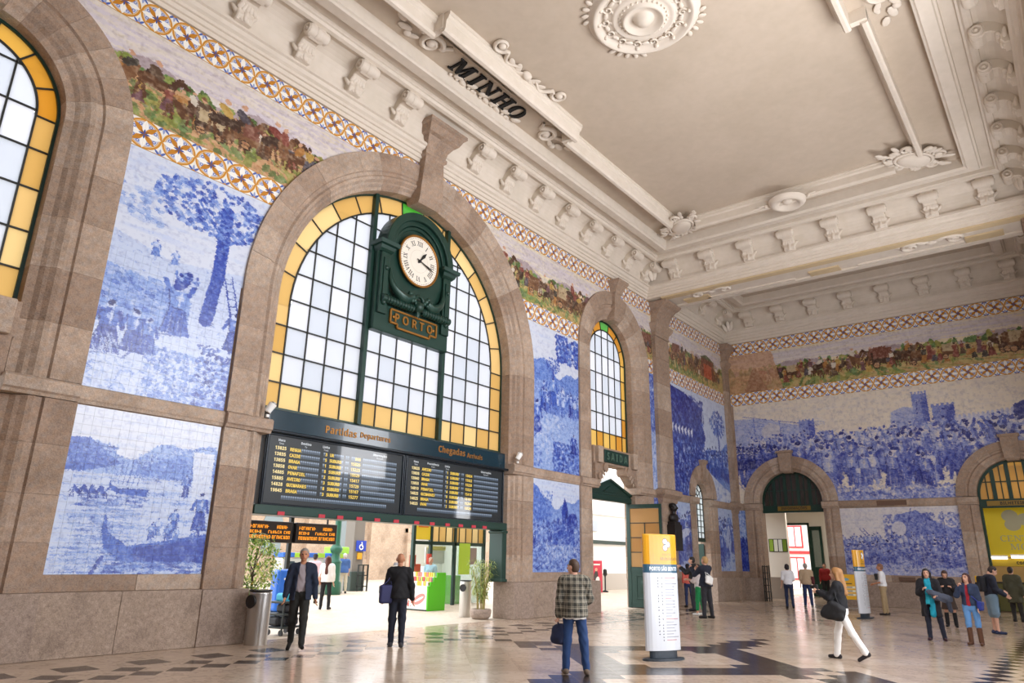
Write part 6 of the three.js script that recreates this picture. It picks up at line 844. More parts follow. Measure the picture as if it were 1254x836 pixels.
{
  const t = thing('luggage_trolley', 'low black wheeled cart of bags beside the steel bin', 'cart', [-0.68, 0, 24.45], 0.2); for (const y of [0.16, 0.42, 0.66]) mesh('shelf', rbox(0.46, 0.04, 0.62, 0.01, 0, y, 0), iron, t); for (const x of [-0.2, 0.2]) for (const z of [-0.28, 0.28]) mesh('post', span(x - 0.015, x + 0.015, 0.08, 0.8, z - 0.015, z + 0.015), iron, t); for (const x of [-0.18, 0.18]) for (const z of [-0.26, 0.26]) mesh('wheel', cyl(0.06, 0.06, 0.03, 0, 0, 0, 14).rotateX(PI / 2).translate(x, 0.06, z), black, t);
  const bags = [[0.28, 0.3, 0x1d1c20, 'black bag on the low shelf of the cart, nearer the bin'], [0.28, -0.02, 0x26222a, 'black bag on the low shelf of the cart, nearer the walker'], [0.53, 0.12, 0x1a191d, 'flat black bag on the cart’s middle shelf'], [0.75, 0.16, 0x3aa0b8, 'turquoise bag on top of the cart'], [0.75, -0.12, 0xc8406a, 'pink bag on top of the cart']];
  bags.forEach(([y, z, c, lab]) => { const b = thing('cart_bag', lab, 'bag', [-0.68, y - 0.1, 24.45 + z - 0.1]); mesh('bag_body', rbox(0.34, 0.18, 0.25, 0.06, 0, 0.1, 0, 3), solid(c), b); mesh('handle', new THREE.TorusGeometry(0.06, 0.01, 5, 12, PI).translate(0, 0.19, 0), black, b); });
}
{ const t = thing('blue_locker', 'bright blue plastic case behind the walking man', 'case', [-3, 0, 23.0], LEFT); mesh('shell', rbox(0.55, 1.0, 0.35, 0.08, 0, 0.78, 0, 3), solid(0x1f63c0, 0.35), t); mesh('base', rbox(0.5, 0.28, 0.3, 0.03, 0, 0.14, 0), solid(0x2c3a48), t); mesh('handle', rbox(0.2, 0.05, 0.05, 0.02, 0, 1.05, 0.18), white, t); }
// through the exit door
{
  const b = thing('annex_building', 'white rendered building seen through the exit door', 'building', [-9.3, 0, 0], LEFT); mesh('wall_face', span(-4, 9, 0, 7, -0.4, 0), solid(0xeeeeea, 0.85), b); mesh('green_band', span(-4, 9, 2.55, 2.75, 0, 0.12), green, b); mesh('string_course', span(-4, 9, 4.2, 4.4, 0, 0.1), solid(0xd5d5d0), b); mesh('sign_panel', rbox(0.9, 0.6, 0.05, 0.01, 1.9, 3.55, 0.05), solid(0xb9c4cf), b); mesh('dado', span(-4, 9, 0, 0.9, 0, 0.06), solid(0xb9b2a8), b);
}
{
  const t = thing('advert_panel', 'red advertising panel seen through the exit door', 'advert', [-7.7, 0, 0.5], LEFT); const red = canvasTex(256, 512, (x, W, H) => { x.fillStyle = '#cf1f45'; x.fillRect(0, 0, W, H); x.fillStyle = '#f3efe9'; x.fillRect(60, 40, 150, 26); x.fillStyle = '#2a2326'; x.beginPath(); x.ellipse(110, 250, 48, 90, 0.2, 0, 7); x.fill(); x.fillStyle = '#d9a486'; x.beginPath(); x.arc(120, 140, 30, 0, 7); x.fill(); x.fillStyle = '#eeeeee'; x.beginPath(); x.ellipse(150, 320, 44, 60, 0.3, 0, 7); x.fill(); x.strokeStyle = '#e6dcd2'; x.lineWidth = 10; x.beginPath(); x.ellipse(190, 430, 20, 44, 0.3, 0, 7); x.stroke(); });
  mesh('cabinet', rbox(1.2, 1.62, 0.16, 0.03, 0, 0.81, 0), solid(0xcf1f45, 0.4), t); mesh('poster', new THREE.PlaneGeometry(1.12, 1.5).translate(0, 0.82, 0.083), std({ map: red, roughness: 0.4 }), t);
}
{ const t = thing('dark_stand', 'small dark stand beside the red advert', 'stand', [-7.7, 0, -0.5]); mesh('stand_post', lathe([[0, 0], [0.16, 0], [0.16, 0.06], [0.04, 0.1], [0.04, 0.8], [0.12, 0.9], [0.1, 1.15], [0, 1.2]], 14), iron, t); }
// street beyond the vestibule
{
  const b = thing('street_house', 'sunlit red and white house front beyond the vestibule', 'building', [-3, 0, -18]); mesh('front', span(-9, 8, 0, 9, -0.5, 0), solid(0xf1ece6, 0.9), b); for (let j = 0; j < 4; j++) for (let i = 0; i < 8; i++) { const w = group('window', b); mesh('frame', span(-7.9 + i * 1.9, -6.9 + i * 1.9, 0.6 + j * 2.1, 2.1 + j * 2.1, 0, 0.1), solid(0xc23a3a), w); for (const q of [0.08, 0.54]) mesh('pane', span(-7.9 + i * 1.9 + q, -7.9 + i * 1.9 + q + 0.38, 0.7 + j * 2.1, 2.0 + j * 2.1, 0.08, 0.12), solid(0xe9dfe0, 0.3), w); } mesh('red_band', span(-9, 8, 2.3, 2.5, 0, 0.1), solid(0xc23a3a), b);
}
// ---------------------------------------------------------------- information pillars in the hall
function totem(x, z, turn, label) {
  const t = thing('information_totem', label, 'information pillar', [x, 0, z], turn, null), W = 0.74, D = 0.2, n = 24, H0 = 0.16, H1 = 2.1;
  const loop = (y, k = 1) => [...Array(n)].map((_, i) => { const a = i / n * 2 * PI; return V(W / 2 * k * Math.cos(a) * Math.pow(Math.abs(Math.cos(a)), -0.25 + 0.2), y, D / 2 * k * Math.sin(a)); });
  const tex = canvasTex(512, 1340, (x_, w, h) => {
    x_.fillStyle = '#cdd0d6'; x_.fillRect(0, 0, w, h); x_.fillStyle = '#dfa01a'; x_.fillRect(0, 0, w, 0.26 * h); x_.fillStyle = '#2f5870'; x_.fillRect(0, 0.26 * h, w, 0.075 * h);
    x_.lineWidth = 9; x_.strokeStyle = '#3a4a58'; x_.fillStyle = '#f4f4f2'; for (const [a, b] of [[300, 75], [345, 110], [300, 150]]) { x_.beginPath(); x_.arc(a, b, 36, 0, 7); x_.fill(); x_.stroke(); } for (const [a, b] of [[300, 75], [345, 110], [300, 150]]) { x_.beginPath(); x_.arc(a, b, 30, 0, 7); x_.fill(); }
    x_.fillStyle = '#7d6a34'; x_.font = '46px sans-serif'; x_.fillText('loja da', 250, 245); x_.font = 'bold 54px sans-serif'; x_.fillText('Mobilidade', 215, 300);
    x_.fillStyle = '#f4f6f7'; x_.font = 'bold 62px sans-serif'; x_.fillText('PORTO SÃO BENTO', 60, 423, 420);
    const r = rng(9); for (let i = 0; i < 22; i++) { const y = 510 + i * 34; x_.fillStyle = '#3b3b46'; for (const c of [170, 225]) if (r() < 0.75) { x_.save(); x_.translate(c, y); x_.rotate(r() * 6); x_.fillRect(-9, -5, 18, 10); x_.restore(); } x_.fillStyle = i % 7 ? '#8d909a' : '#b07a7a'; x_.fillRect(270, y - 6, 90 + r() * 110, 9); }
  });
  const side = (y0, y1, m, name) => { const A = loop(y0), B = loop(y1), pos = [], uv = []; for (let i = 0; i < n; i++) { const k = (i + 1) % n; for (const [p, y] of [[A[i], y0], [A[k], y0], [B[k], y1], [A[i], y0], [B[k], y1], [B[i], y1]]) { pos.push(p.x, p.y, p.z); uv.push(0.5 + p.x / W * (p.z >= -0.001 ? 1 : -1), (y - H0) / (H1 - H0)); } } const g = new THREE.BufferGeometry(); g.setAttribute('position', new THREE.Float32BufferAttribute(pos.reduce((o, v, i) => { o.push(v); return o; }, []), 3)); g.setAttribute('uv', new THREE.Float32BufferAttribute(uv, 2)); const p = g.attributes.position; for (let i = 0; i < p.count; i += 3) { const b = [p.getX(i + 1), p.getY(i + 1), p.getZ(i + 1)], c = [p.getX(i + 2), p.getY(i + 2), p.getZ(i + 2)], u = g.attributes.uv, ub = [u.getX(i + 1), u.getY(i + 1)]; p.setXYZ(i + 1, ...c); p.setXYZ(i + 2, ...b); u.setXY(i + 1, u.getX(i + 2), u.getY(i + 2)); u.setXY(i + 2, ...ub); } g.computeVertexNormals(); mesh(name, g, m, t); };
  side(H0, H1, phys({ map: tex, roughness: 0.25, clearcoat: 0.6, clearcoatRoughness: 0.1, side: THREE.DoubleSide }), 'body'); mesh('top_cap', loft([loop(H1 - 0.002), loop(H1 + 0.02, 0.97)]), solid(0xe0a51c, 0.4), t);
  mesh('neck', loft([loop(0.03, 0.78), loop(0.17, 0.78)]), solid(0x26303a, 0.4), t); mesh('foot_plate', loft([loop(0, 1.15), loop(0.025, 1.15), loop(0.035, 1.1)].map((l) => l.map((v) => V(v.x, v.y, v.z * 1.7)))), solid(0x26303a, 0.4), t);
}
totem(7.02, 22.0, 1.1, 'yellow topped white information pillar facing the hall'); totem(7.14, 8.0, 1.36, 'distant information pillar seen edge-on by the yellow poster');
{ const t = thing('poster_stand', 'yellow poster on a thin stand behind the distant pillar', 'poster stand', [5.4, 0, 2.5], 0.2); const px = canvasTex(256, 384, (x, W, H) => { x.fillStyle = '#eab21e'; x.fillRect(0, 0, W, H); x.fillStyle = '#7fb0c4'; x.beginPath(); x.ellipse(80, 70, 60, 24, 0, 0, 7); x.fill(); x.fillStyle = '#3a3030'; x.fillRect(30, 130, 150, 14); for (let i = 0; i < 3; i++) { x.fillStyle = '#f2ead2'; x.fillRect(24, 180 + i * 60, 200, 34); x.fillStyle = '#5a4a3a'; x.fillRect(30, 190 + i * 60, 150, 12); } }); mesh('panel', rbox(0.62, 0.95, 0.03, 0.01, 0, 0.8, 0), solid(0xeab21e), t); mesh('print', new THREE.PlaneGeometry(0.58, 0.9).translate(0, 0.8, 0.017), std({ map: px, roughness: 0.5 }), t); for (const x of [-0.28, 0.28]) mesh('leg', span(x - 0.015, x + 0.015, 0, 1.2, -0.04, -0.015), steel, t); mesh('foot', span(-0.3, 0.3, 0, 0.02, -0.2, 0.15), steel, t); }
// ---------------------------------------------------------------- people
function netMesh(f, lo, hi, h) {                                        // surface nets of a distance field
  const n = [0, 1, 2].map((k) => Math.ceil((hi[k] - lo[k]) / h) + 2), [nx, ny, nz] = n, val = new Float32Array(nx * ny * nz), id = new Int32Array(nx * ny * nz).fill(-1), pos = [], idx = [];
  for (let k = 0, q = 0; k < nz; k++) for (let j = 0; j < ny; j++) for (let i = 0; i < nx; i++, q++) val[q] = f(lo[0] + i * h, lo[1] + j * h, lo[2] + k * h);
  const off = [0, 1, nx, nx + 1, nx * ny, nx * ny + 1, nx * ny + nx, nx * ny + nx + 1], E = [[0, 1], [2, 3], [4, 5], [6, 7], [0, 2], [1, 3], [4, 6], [5, 7], [0, 4], [1, 5], [2, 6], [3, 7]];
  for (let k = 0; k < nz - 1; k++) for (let j = 0; j < ny - 1; j++) for (let i = 0; i < nx - 1; i++) {
    const q = i + nx * (j + ny * k); let m = 0; for (let c = 0; c < 8; c++) if (val[q + off[c]] < 0) m |= 1 << c; if (m === 0 || m === 255) continue;
    let x = 0, y = 0, z = 0, s = 0; for (const [a, b] of E) if (((m >> a) ^ (m >> b)) & 1) { const va = val[q + off[a]], vb = val[q + off[b]], t = va / (va - vb); x += (a & 1) + t * ((b & 1) - (a & 1)); y += ((a >> 1) & 1) + t * (((b >> 1) & 1) - ((a >> 1) & 1)); z += ((a >> 2) & 1) + t * (((b >> 2) & 1) - ((a >> 2) & 1)); s++; }
    id[q] = pos.length / 3; pos.push(lo[0] + (i + x / s) * h, lo[1] + (j + y / s) * h, lo[2] + (k + z / s) * h);
  }
  const quad = (a, b, c, d, flip) => { if (a < 0 || b < 0 || c < 0 || d < 0) return; if (flip) idx.push(a, c, b, a, d, c); else idx.push(a, b, c, a, c, d); };
  for (let k = 1; k < nz - 1; k++) for (let j = 1; j < ny - 1; j++) for (let i = 1; i < nx - 1; i++) {
    const q = i + nx * (j + ny * k), v = val[q] < 0;
    if (v !== val[q + 1] < 0) quad(id[q - nx - nx * ny], id[q - nx * ny], id[q], id[q - nx], !v);
    if (v !== val[q + nx] < 0) quad(id[q - 1 - nx * ny], id[q - nx * ny], id[q], id[q - 1], v);
    if (v !== val[q + nx * ny] < 0) quad(id[q - 1 - nx], id[q - nx], id[q], id[q - 1], !v);
  }
  const g = new THREE.BufferGeometry(); g.setAttribute('position', new THREE.Float32BufferAttribute(pos, 3)); g.setIndex(idx); g.computeVertexNormals(); return g;
}
const cap = (a, b, ra, rb = ra) => { const bx = b.x - a.x, by = b.y - a.y, bz = b.z - a.z, L = bx * bx + by * by + bz * bz || 1e-9, R = Math.max(ra, rb); return { f: (x, y, z) => { const px = x - a.x, py = y - a.y, pz = z - a.z; let t = (px * bx + py * by + pz * bz) / L; t = t < 0 ? 0 : t > 1 ? 1 : t; const ex = px - t * bx, ey = py - t * by, ez = pz - t * bz; return Math.sqrt(ex * ex + ey * ey + ez * ez) - (ra + (rb - ra) * t); }, lo: [Math.min(a.x, b.x) - R, Math.min(a.y, b.y) - R, Math.min(a.z, b.z) - R], hi: [Math.max(a.x, b.x) + R, Math.max(a.y, b.y) + R, Math.max(a.z, b.z) + R] }; };
const ell = (c, rx, ry, rz) => ({ f: (x, y, z) => { const a = (x - c.x) / rx, b = (y - c.y) / ry, d = (z - c.z) / rz, k0 = Math.sqrt(a * a + b * b + d * d), k1 = Math.sqrt(a * a / rx / rx + b * b / ry / ry + d * d / rz / rz) || 1e-6; return k0 < 1e-6 ? -Math.min(rx, ry, rz) : k0 * (k0 - 1) / k1; }, lo: [c.x - rx, c.y - ry, c.z - rz], hi: [c.x + rx, c.y + ry, c.z + rz] });
function blend(prims, k, h, cut, wrinkle) {                             // the prims melted together, cut by a field, meshed
  const lo = [9, 9, 9], hi = [-9, -9, -9]; for (const p of prims) for (let i = 0; i < 3; i++) { lo[i] = Math.min(lo[i], p.lo[i]); hi[i] = Math.max(hi[i], p.hi[i]); } for (let i = 0; i < 3; i++) { lo[i] -= h * 2 + 0.01; hi[i] += h * 2 + 0.01; }
  return netMesh((x, y, z) => { let d = 1e9; for (const p of prims) { const q = p.f(x, y, z), e = k - Math.abs(d - q); d = Math.min(d, q) - (e > 0 ? e * e * 0.25 / k : 0); } if (wrinkle && Math.abs(d) < 0.05) d += wrinkle * (Math.sin(y * 46 + 5 * Math.sin(x * 17 + z * 9)) + Math.sin(x * 37 + z * 29 + y * 21)) * 0.5; return cut ? Math.max(d, cut(x, y, z)) : d; }, lo, hi, h);
}
const rotX = (v, a) => V(v.x, v.y * Math.cos(a) - v.z * Math.sin(a), v.y * Math.sin(a) + v.z * Math.cos(a)), rotY = (v, a) => V(v.x * Math.cos(a) + v.z * Math.sin(a), v.y, -v.x * Math.sin(a) + v.z * Math.cos(a));
const vcol = std({ vertexColors: true, roughness: 0.6 });
function paintAll(g, fn) { const p = g.attributes.position, c = new Float32Array(p.count * 3), k = new THREE.Color(); for (let i = 0; i < p.count; i++) { k.set(fn(p.getX(i), p.getY(i), p.getZ(i))); c[i * 3] = k.r; c[i * 3 + 1] = k.g; c[i * 3 + 2] = k.b; } g.setAttribute('color', new THREE.BufferAttribute(c, 3)); return g; }
function cloth(c, rough = 0.85) { return c.isMaterial ? c : std({ color: c, roughness: rough }); }
const SKIN = { fair: 0xcf9d83, tan: 0xb9805f, rosy: 0xd8a58e };
function person(o) {
  const P = thing('person', o.label, 'person', [o.x, 0, o.z], o.turn, o.group), s = o.h / 1.72, h = o.cell ?? 0.02, fat = o.fat ?? 1, fem = o.fem ? 1 : 0, skin = SKIN[o.skin ?? 'fair'];
  // skeleton, facing +z, left side at +x
  const lean = o.lean ?? 0, hip = V(0, 0, 0), spine = (x, y, z) => rotX(V(x, y, z), lean).add(hip), J = {};
  const neck = spine(0, 0.5, -0.01); let low = 9;
  for (const [k, sx] of [['l', 1], ['r', -1]]) {
    const [a, b, out] = o['leg' + k] ?? [0, 0, 0.05], hj = V(sx * (0.085 + 0.01 * fem), -0.02, 0), kn = hj.clone().add(V(sx * Math.sin(out), -Math.cos(a) * Math.cos(out), Math.sin(a)).multiplyScalar(0.43)), an = kn.clone().add(V(sx * Math.sin(out) * 0.6, -Math.cos(a - b), Math.sin(a - b)).multiplyScalar(0.41));
    const tilt = (a - b) < -0.3 ? 0.55 : (a - b) > 0.25 ? -0.2 : 0; const toe = an.clone().add(V(sx * 0.03, -0.055 - 0.14 * Math.sin(tilt) , 0.15 * Math.cos(tilt))), heel = an.clone().add(V(0, -0.05 + 0.05 * Math.sin(tilt), -0.04)); J['hip' + k] = hj; J['kn' + k] = kn; J['an' + k] = an; J['toe' + k] = toe; J['heel' + k] = heel; low = Math.min(low, toe.y - 0.033, heel.y - 0.035);
    const [p, ou, el, inn] = o['arm' + k] ?? [0, 0.12, 0.2, 0], sh = spine(sx * (0.185 - 0.015 * fem), 0.44, -0.01), e = sh.clone().add(V(sx * Math.sin(ou), -Math.cos(p) * Math.cos(ou), Math.sin(p) * Math.cos(ou)).multiplyScalar(0.28)), q = p + el, w = e.clone().add(V(sx * (Math.sin(ou) * 0.6 - (inn ?? 0)), -Math.cos(q), Math.sin(q)).normalize().multiplyScalar(0.25)); J['sh' + k] = sh; J['el' + k] = e; J['wr' + k] = w; J['hd' + k] = w.clone().sub(e).normalize();
  }
  const up = (v) => { v.y -= low; v.multiplyScalar(s); return v; }; for (const k of Object.keys(J)) if (!k.startsWith('hd')) up(J[k]);
  const S = (x, y, z) => up(spine(x, y, z)), B = hip.clone(); up(B); const nk = up(neck.clone()), hp = o.head ?? [0, 0], headC = nk.clone().add(rotY(rotX(V(0, 0.165, 0.025), hp[0] + lean * 0.5), hp[1]).multiplyScalar(s));
  const toHead = (x, y, z) => rotX(rotY(V(x - headC.x, y - headC.y, z - headC.z), -hp[1]), -(hp[0])).multiplyScalar(1 / s), fromHead = (x, y, z) => rotY(rotX(V(x, y, z), hp[0]), hp[1]).multiplyScalar(s).add(headC);
  const r = (v) => v * s;
  // skin: one figure
  const body = [ell(S(0, 0.03, 0), r(0.14 * fat), r(0.13), r(0.1 * fat)), ell(S(0, 0.2, 0.0), r(0.125 * fat), r(0.16), r(0.09 * fat)), ell(S(0, 0.38, -0.005), r(0.155), r(0.14), r(0.095)), cap(S(0, 0.46, -0.01), nk.clone().add(V(0, r(0.08), r(0.01))), r(0.055), r(0.05))];
  for (const k of ['l', 'r']) body.push(cap(J['hip' + k], J['kn' + k], r(0.075), r(0.05)), cap(J['kn' + k], J['an' + k], r(0.05), r(0.034)), cap(J['heel' + k], J['toe' + k], r(0.028), r(0.024)), cap(J['an' + k], J['heel' + k], r(0.034), r(0.028)), cap(J['sh' + k], J['el' + k], r(0.045), r(0.036)), cap(J['el' + k], J['wr' + k], r(0.036), r(0.025)), cap(S(0, 0.42, -0.01), J['sh' + k], r(0.07), r(0.05)));
  const geos = [paintAll(blend(body, r(0.04), Math.max(h, 0.016)), () => skin)];
  // head
  const H = (x, y, z) => fromHead(x, y, z), hc = o.hair ?? 0x3a2a20, hd = [ell(H(0, 0.025, -0.01), r(0.076), r(0.095), r(0.094)), ell(H(0, -0.035, 0.022), r(0.058), r(0.075), r(0.07)), ell(H(0, -0.085, 0.055), r(0.026), r(0.024), r(0.025)), cap(H(0, 0.015, 0.085), H(0, -0.022, 0.108), r(0.009), r(0.015)), cap(H(-0.04, 0.03, 0.078), H(0.04, 0.03, 0.078), r(0.012)), cap(H(-0.018, -0.052, 0.085), H(0.018, -0.052, 0.085), r(0.011)), ell(H(0.078, 0, -0.01), r(0.012), r(0.032), r(0.02)), ell(H(-0.078, 0, -0.01), r(0.012), r(0.032), r(0.02)), cap(H(0, -0.1, -0.02), nk, r(0.052), r(0.052))];
  geos.push(paintAll(blend(hd, r(0.016), h > 0.018 ? 0.011 : 0.008, (x, y, z) => { const q = toHead(x, y, z); return 0.011 - Math.min(Math.hypot(q.x - 0.032, q.y - 0.012, q.z - 0.095), Math.hypot(q.x + 0.032, q.y - 0.012, q.z - 0.095)); }), (x, y, z) => { const q = toHead(x, y, z); if (q.z > 0.06 && Math.hypot((Math.abs(q.x) - 0.032) * 0.7, q.y - 0.012) < 0.009) return 0x2a201c; if (q.z > 0.06 && Math.abs(q.y - 0.037) < 0.006 && Math.abs(Math.abs(q.x) - 0.034) < 0.018) return hc; if (q.z > 0.07 && Math.hypot(q.x * 0.45, q.y + 0.053) < 0.009) return 0xa85f55; if (o.beard && q.z > 0.02 && q.y < -0.045 && Math.abs(q.x) < 0.06) return o.beard; return skin; }));
  // hands: a palm, four fingers, a thumb off its side
  for (const [k, sx] of [['l', 1], ['r', -1]]) {
    const w = J['wr' + k], d = J['hd' + k], side = V(0, 0, 1).sub(d.clone().multiplyScalar(d.z)).normalize(), palmN = d.clone().cross(side).multiplyScalar(-sx), at_ = (a, b, c) => w.clone().addScaledVector(d, r(a)).addScaledVector(side, r(b)).addScaledVector(palmN, r(c)), curl = (o['grip' + k] ?? 0.35), fs = [cap(at_(0.0, 0, 0), at_(0.03, 0, 0), r(0.024), r(0.026)), cap(at_(0.035, -0.02, 0), at_(0.085, -0.026, 0.004), r(0.014), r(0.013)), cap(at_(0.035, 0.02, 0), at_(0.085, 0.026, 0.004), r(0.014), r(0.013)), cap(at_(0.04, 0, 0), at_(0.085, 0, 0.002), r(0.016), r(0.014))];
    [[-0.028, 0.052], [-0.0095, 0.066], [0.0095, 0.072], [0.028, 0.062]].forEach(([b, L]) => { const a0 = at_(0.085, b, 0.003), c1 = curl, p1 = at_(0.085 + L * 0.5 * Math.cos(c1), b, 0.003 + L * 0.5 * Math.sin(c1)), p2 = at_(0.085 + L * 0.5 * Math.cos(c1) + L * 0.5 * Math.cos(c1 * 2.1), b, 0.003 + L * 0.5 * Math.sin(c1) + L * 0.5 * Math.sin(c1 * 2.1)); fs.push(cap(a0, p1, r(0.0088), r(0.008)), cap(p1, p2, r(0.008), r(0.0068))); });
    const t1 = at_(0.05, 0.05, 0.012), t2 = at_(0.085, 0.056, 0.022); fs.push(cap(at_(0.02, 0.022, 0.004), t1, r(0.012), r(0.0095)), cap(t1, t2, r(0.0095), r(0.008)));
    geos.push(paintAll(blend(fs, r(0.008), h > 0.018 ? 0.0095 : 0.0065), () => skin));
  }
  const bg = mergeGeometries(geos); mesh('body', bg, vcol, P);
  // hair
  if (o.hairStyle !== 'bald') {
    const hp_ = [ell(H(0, 0.042, -0.018), r(0.085), r(0.09), r(0.1))], long = o.hairStyle === 'long', bob = o.hairStyle === 'bob'; if (long) hp_.push(cap(H(0, 0.02, -0.06), S(0, o.hairEnd ?? 0.36, -0.12), r(0.085), r(0.06)), cap(H(0.07, 0, -0.02), S(0.09, (o.hairEnd ?? 0.36) + 0.03, -0.06), r(0.04), r(0.03)), cap(H(-0.07, 0, -0.02), S(-0.09, (o.hairEnd ?? 0.36) + 0.03, -0.06), r(0.04), r(0.03))); if (!long && !bob) hp_.push(ell(H(0, -0.015, -0.045), r(0.074), r(0.08), r(0.068))); if (bob) hp_.push(ell(H(0, -0.02, -0.035), r(0.095), r(0.1), r(0.085)));
    mesh('hair', blend(hp_, r(0.03), h > 0.018 ? 0.013 : 0.01, (x, y, z) => { const q = toHead(x, y, z); return long || bob ? (q.y < 0.065 ? Math.min(0.09, Math.max(-1, 0.062 - Math.hypot(q.x * 0.95, (q.z - 0.075) * 1.0, Math.max(0, q.y - 0.03) * 1.5, Math.min(0, q.y + 0.11) * 2))) : -1) : (q.z < -0.02 ? -0.078 : q.z < 0.02 ? -0.078 + (q.z + 0.02) * 2.2 : 0.01 + (q.z - 0.02) * 1.3) - q.y; }, 0.004), cloth(hc, 0.6), P);
  }
  // clothes
  const T = o.top, cl = (x) => cloth(x);
  const torso = (g, hemY) => { const l = [ell(S(0, 0.38, -0.005), r((0.175 + g) * (fem ? 0.93 : 1)), r(0.16), r(0.115 + g)), ell(S(0, 0.2, 0.0), r((0.15 + g) * fat), r(0.19), r((0.112 + g) * fat)), cap(S(-0.15, 0.455, -0.01), S(0.15, 0.455, -0.01), r(0.062 + g))]; if (hemY < 0.1) l.push(ell(S(0, 0.04, 0), r((0.165 + g) * fat), r(0.17), r((0.125 + g) * fat))); if (hemY < -0.05) l.push(cap(S(0, 0.05, 0), S(0, hemY, 0), r(0.16 * fat + g), r(0.19 * fat + g))); if (fem) l.push(ell(S(0.07, 0.33, 0.085), r(0.06), r(0.06), r(0.045 + g)), ell(S(-0.07, 0.33, 0.085), r(0.06), r(0.06), r(0.045 + g))); return l; };
  const sleeves = (g, part) => ['l', 'r'].flatMap((k) => { const e = part >= 1 ? J['el' + k] : J['sh' + k].clone().lerp(J['el' + k], part), l = [cap(J['sh' + k], e, r(0.062 + g), r(0.05 + g))]; if (part > 1) l.push(cap(J['el' + k], J['el' + k].clone().lerp(J['wr' + k], part - 1), r(0.05 + g), r(0.037 + g))); return l; });
  const waistCut = (hem) => { const a = S(0, hem, 0), n = S(0, hem + 1, 0).sub(a).normalize(); return (x, y, z) => -((x - a.x) * n.x + (y - a.y) * n.y + (z - a.z) * n.z); }, neckCut = (deep = 0) => { const a = nk.clone().add(V(0, r(0.03), r(0.02))); return (x, y, z) => r(0.062 + deep * 0.02) - Math.hypot(x - a.x, (y - a.y - r(0.05)) * 0.6, z - a.z - r(0.01 + deep * 0.03)); };
  const wear = (name, g, part, hem, m, extra, open) => {
    const wc = waistCut(hem), nc = neckCut(o.deep ?? 0), onTorso = (x, y, z) => Math.abs(x) < r(0.24); // the hem cuts the trunk only
    const trunk = torso(g, hem), sl = sleeves(g, part), tf = (x, y, z) => { let d = 1e9; for (const p of trunk) { const q = p.f(x, y, z), e = r(0.07) - Math.abs(d - q); d = Math.min(d, q) - (e > 0 ? e * e * 0.25 / r(0.07) : 0); } d = Math.max(d, wc(x, y, z)); if (open) { const a = S(0, hem, 0), yy = (y - a.y) / r(0.5 - hem); d = Math.max(d, z > B.z + r(0.02) - lean * 0.2 ? r(open * (1.15 - 0.6 * yy)) - Math.abs(x) : -1); } return d; };
    const all = [{ f: tf, lo: [0, 1, 2].map((i) => Math.min(...trunk.map((p) => p.lo[i]))), hi: [0, 1, 2].map((i) => Math.max(...trunk.map((p) => p.hi[i]))) }, ...sl, ...(extra ?? [])]; return mesh(name, uvCloth(blend(all, r(0.035), h, nc, 0.006)), m, P);
  };
  if (o.inner) wear('shirt', -0.004, 0.3, o.innerHem ?? 0.02, cl(o.inner));
  if (T) wear(o.topName ?? 'jacket', o.loose ?? 0.006, o.sleeve ?? 1.95, o.hem ?? -0.02, cl(T), null, o.open);
  // legs
  const L = (g0, g1, to) => ['l', 'r'].flatMap((k) => { const a = to >= 1 ? J['kn' + k] : J['hip' + k].clone().lerp(J['kn' + k], to), l = [cap(J['hip' + k], a, r(0.092 + g0), r(0.066 + g0))]; if (to > 1) l.push(cap(J['kn' + k], J['kn' + k].clone().lerp(J['an' + k], to - 1), r(0.066 + g0), r(0.05 + g1))); return l; });
  const seat = [ell(S(0, 0.02, 0), r((0.158 + 0.012 * fem) * fat), r(0.14), r(0.118 * fat)), ell(S(0, -0.04, -0.03), r(0.13), r(0.1), r(0.11))];
  if (o.skirt) mesh('skirt', blend([cap(S(0, 0.08, 0), S(0, -0.42, 0), r(0.14), r(0.23)), ell(S(0, 0.0, 0), r(0.16), r(0.14), r(0.13))], r(0.05), h, (x, y, z) => (B.y - r(0.42)) - y, 0.008), cl(o.skirt), P);
  else mesh(o.bottomName ?? 'trousers', blend([...seat, ...L(o.legLoose ?? (fem ? 0 : 0.008), o.flare ?? 0.004, o.legTo ?? 2.02)], r(0.035), h, null, 0.005), cl(o.bottom), P);
  if (o.belt) mesh('belt', blend([ell(S(0, 0.1, 0), r(0.15 * fat), r(0.05), r(0.113 * fat))], 0.01, h, (x, y, z) => Math.abs(y - S(0, 0.1, 0).y) - 0.02), cl(o.belt), P);
  for (const k of ['l', 'r']) {
    const bt = o.boots ? [cap(J['an' + k], J['kn' + k].clone().lerp(J['an' + k], 0.25), r(0.058), r(0.064))] : [];
    mesh(o.boots ? 'boot' : 'shoe', blend([cap(J['heel' + k].clone().add(V(0, r(0.006), 0)), J['toe' + k].clone().add(V(0, r(0.0), 0)), r(0.042), r(0.035)), cap(J['heel' + k], J['an' + k].clone().lerp(J['heel' + k], 0.3), r(0.042), r(0.042)), ...bt], r(0.02), Math.min(h, 0.014), (x, y, z) => Math.max(-1, 0.002 - y)), cl(o.shoe ?? 0x1c1a1a), P);
  }
  if (o.scarf) mesh('scarf', blend([cap(nk.clone().add(V(-r(0.07), r(0.0), r(0.03))), nk.clone().add(V(r(0.07), r(0.0), r(0.03))), r(0.05)), cap(S(0.04, 0.47, 0.09), S(0.06, 0.1, 0.15), r(0.045), r(0.06)), cap(S(0.06, 0.1, 0.15), S(0.04, -0.32, 0.15), r(0.06), r(0.075)), cap(S(-0.05, 0.47, 0.09), S(-0.03, 0.15, 0.15), r(0.045), r(0.05))], r(0.03), h, null, 0.012), cl(o.scarf), P);
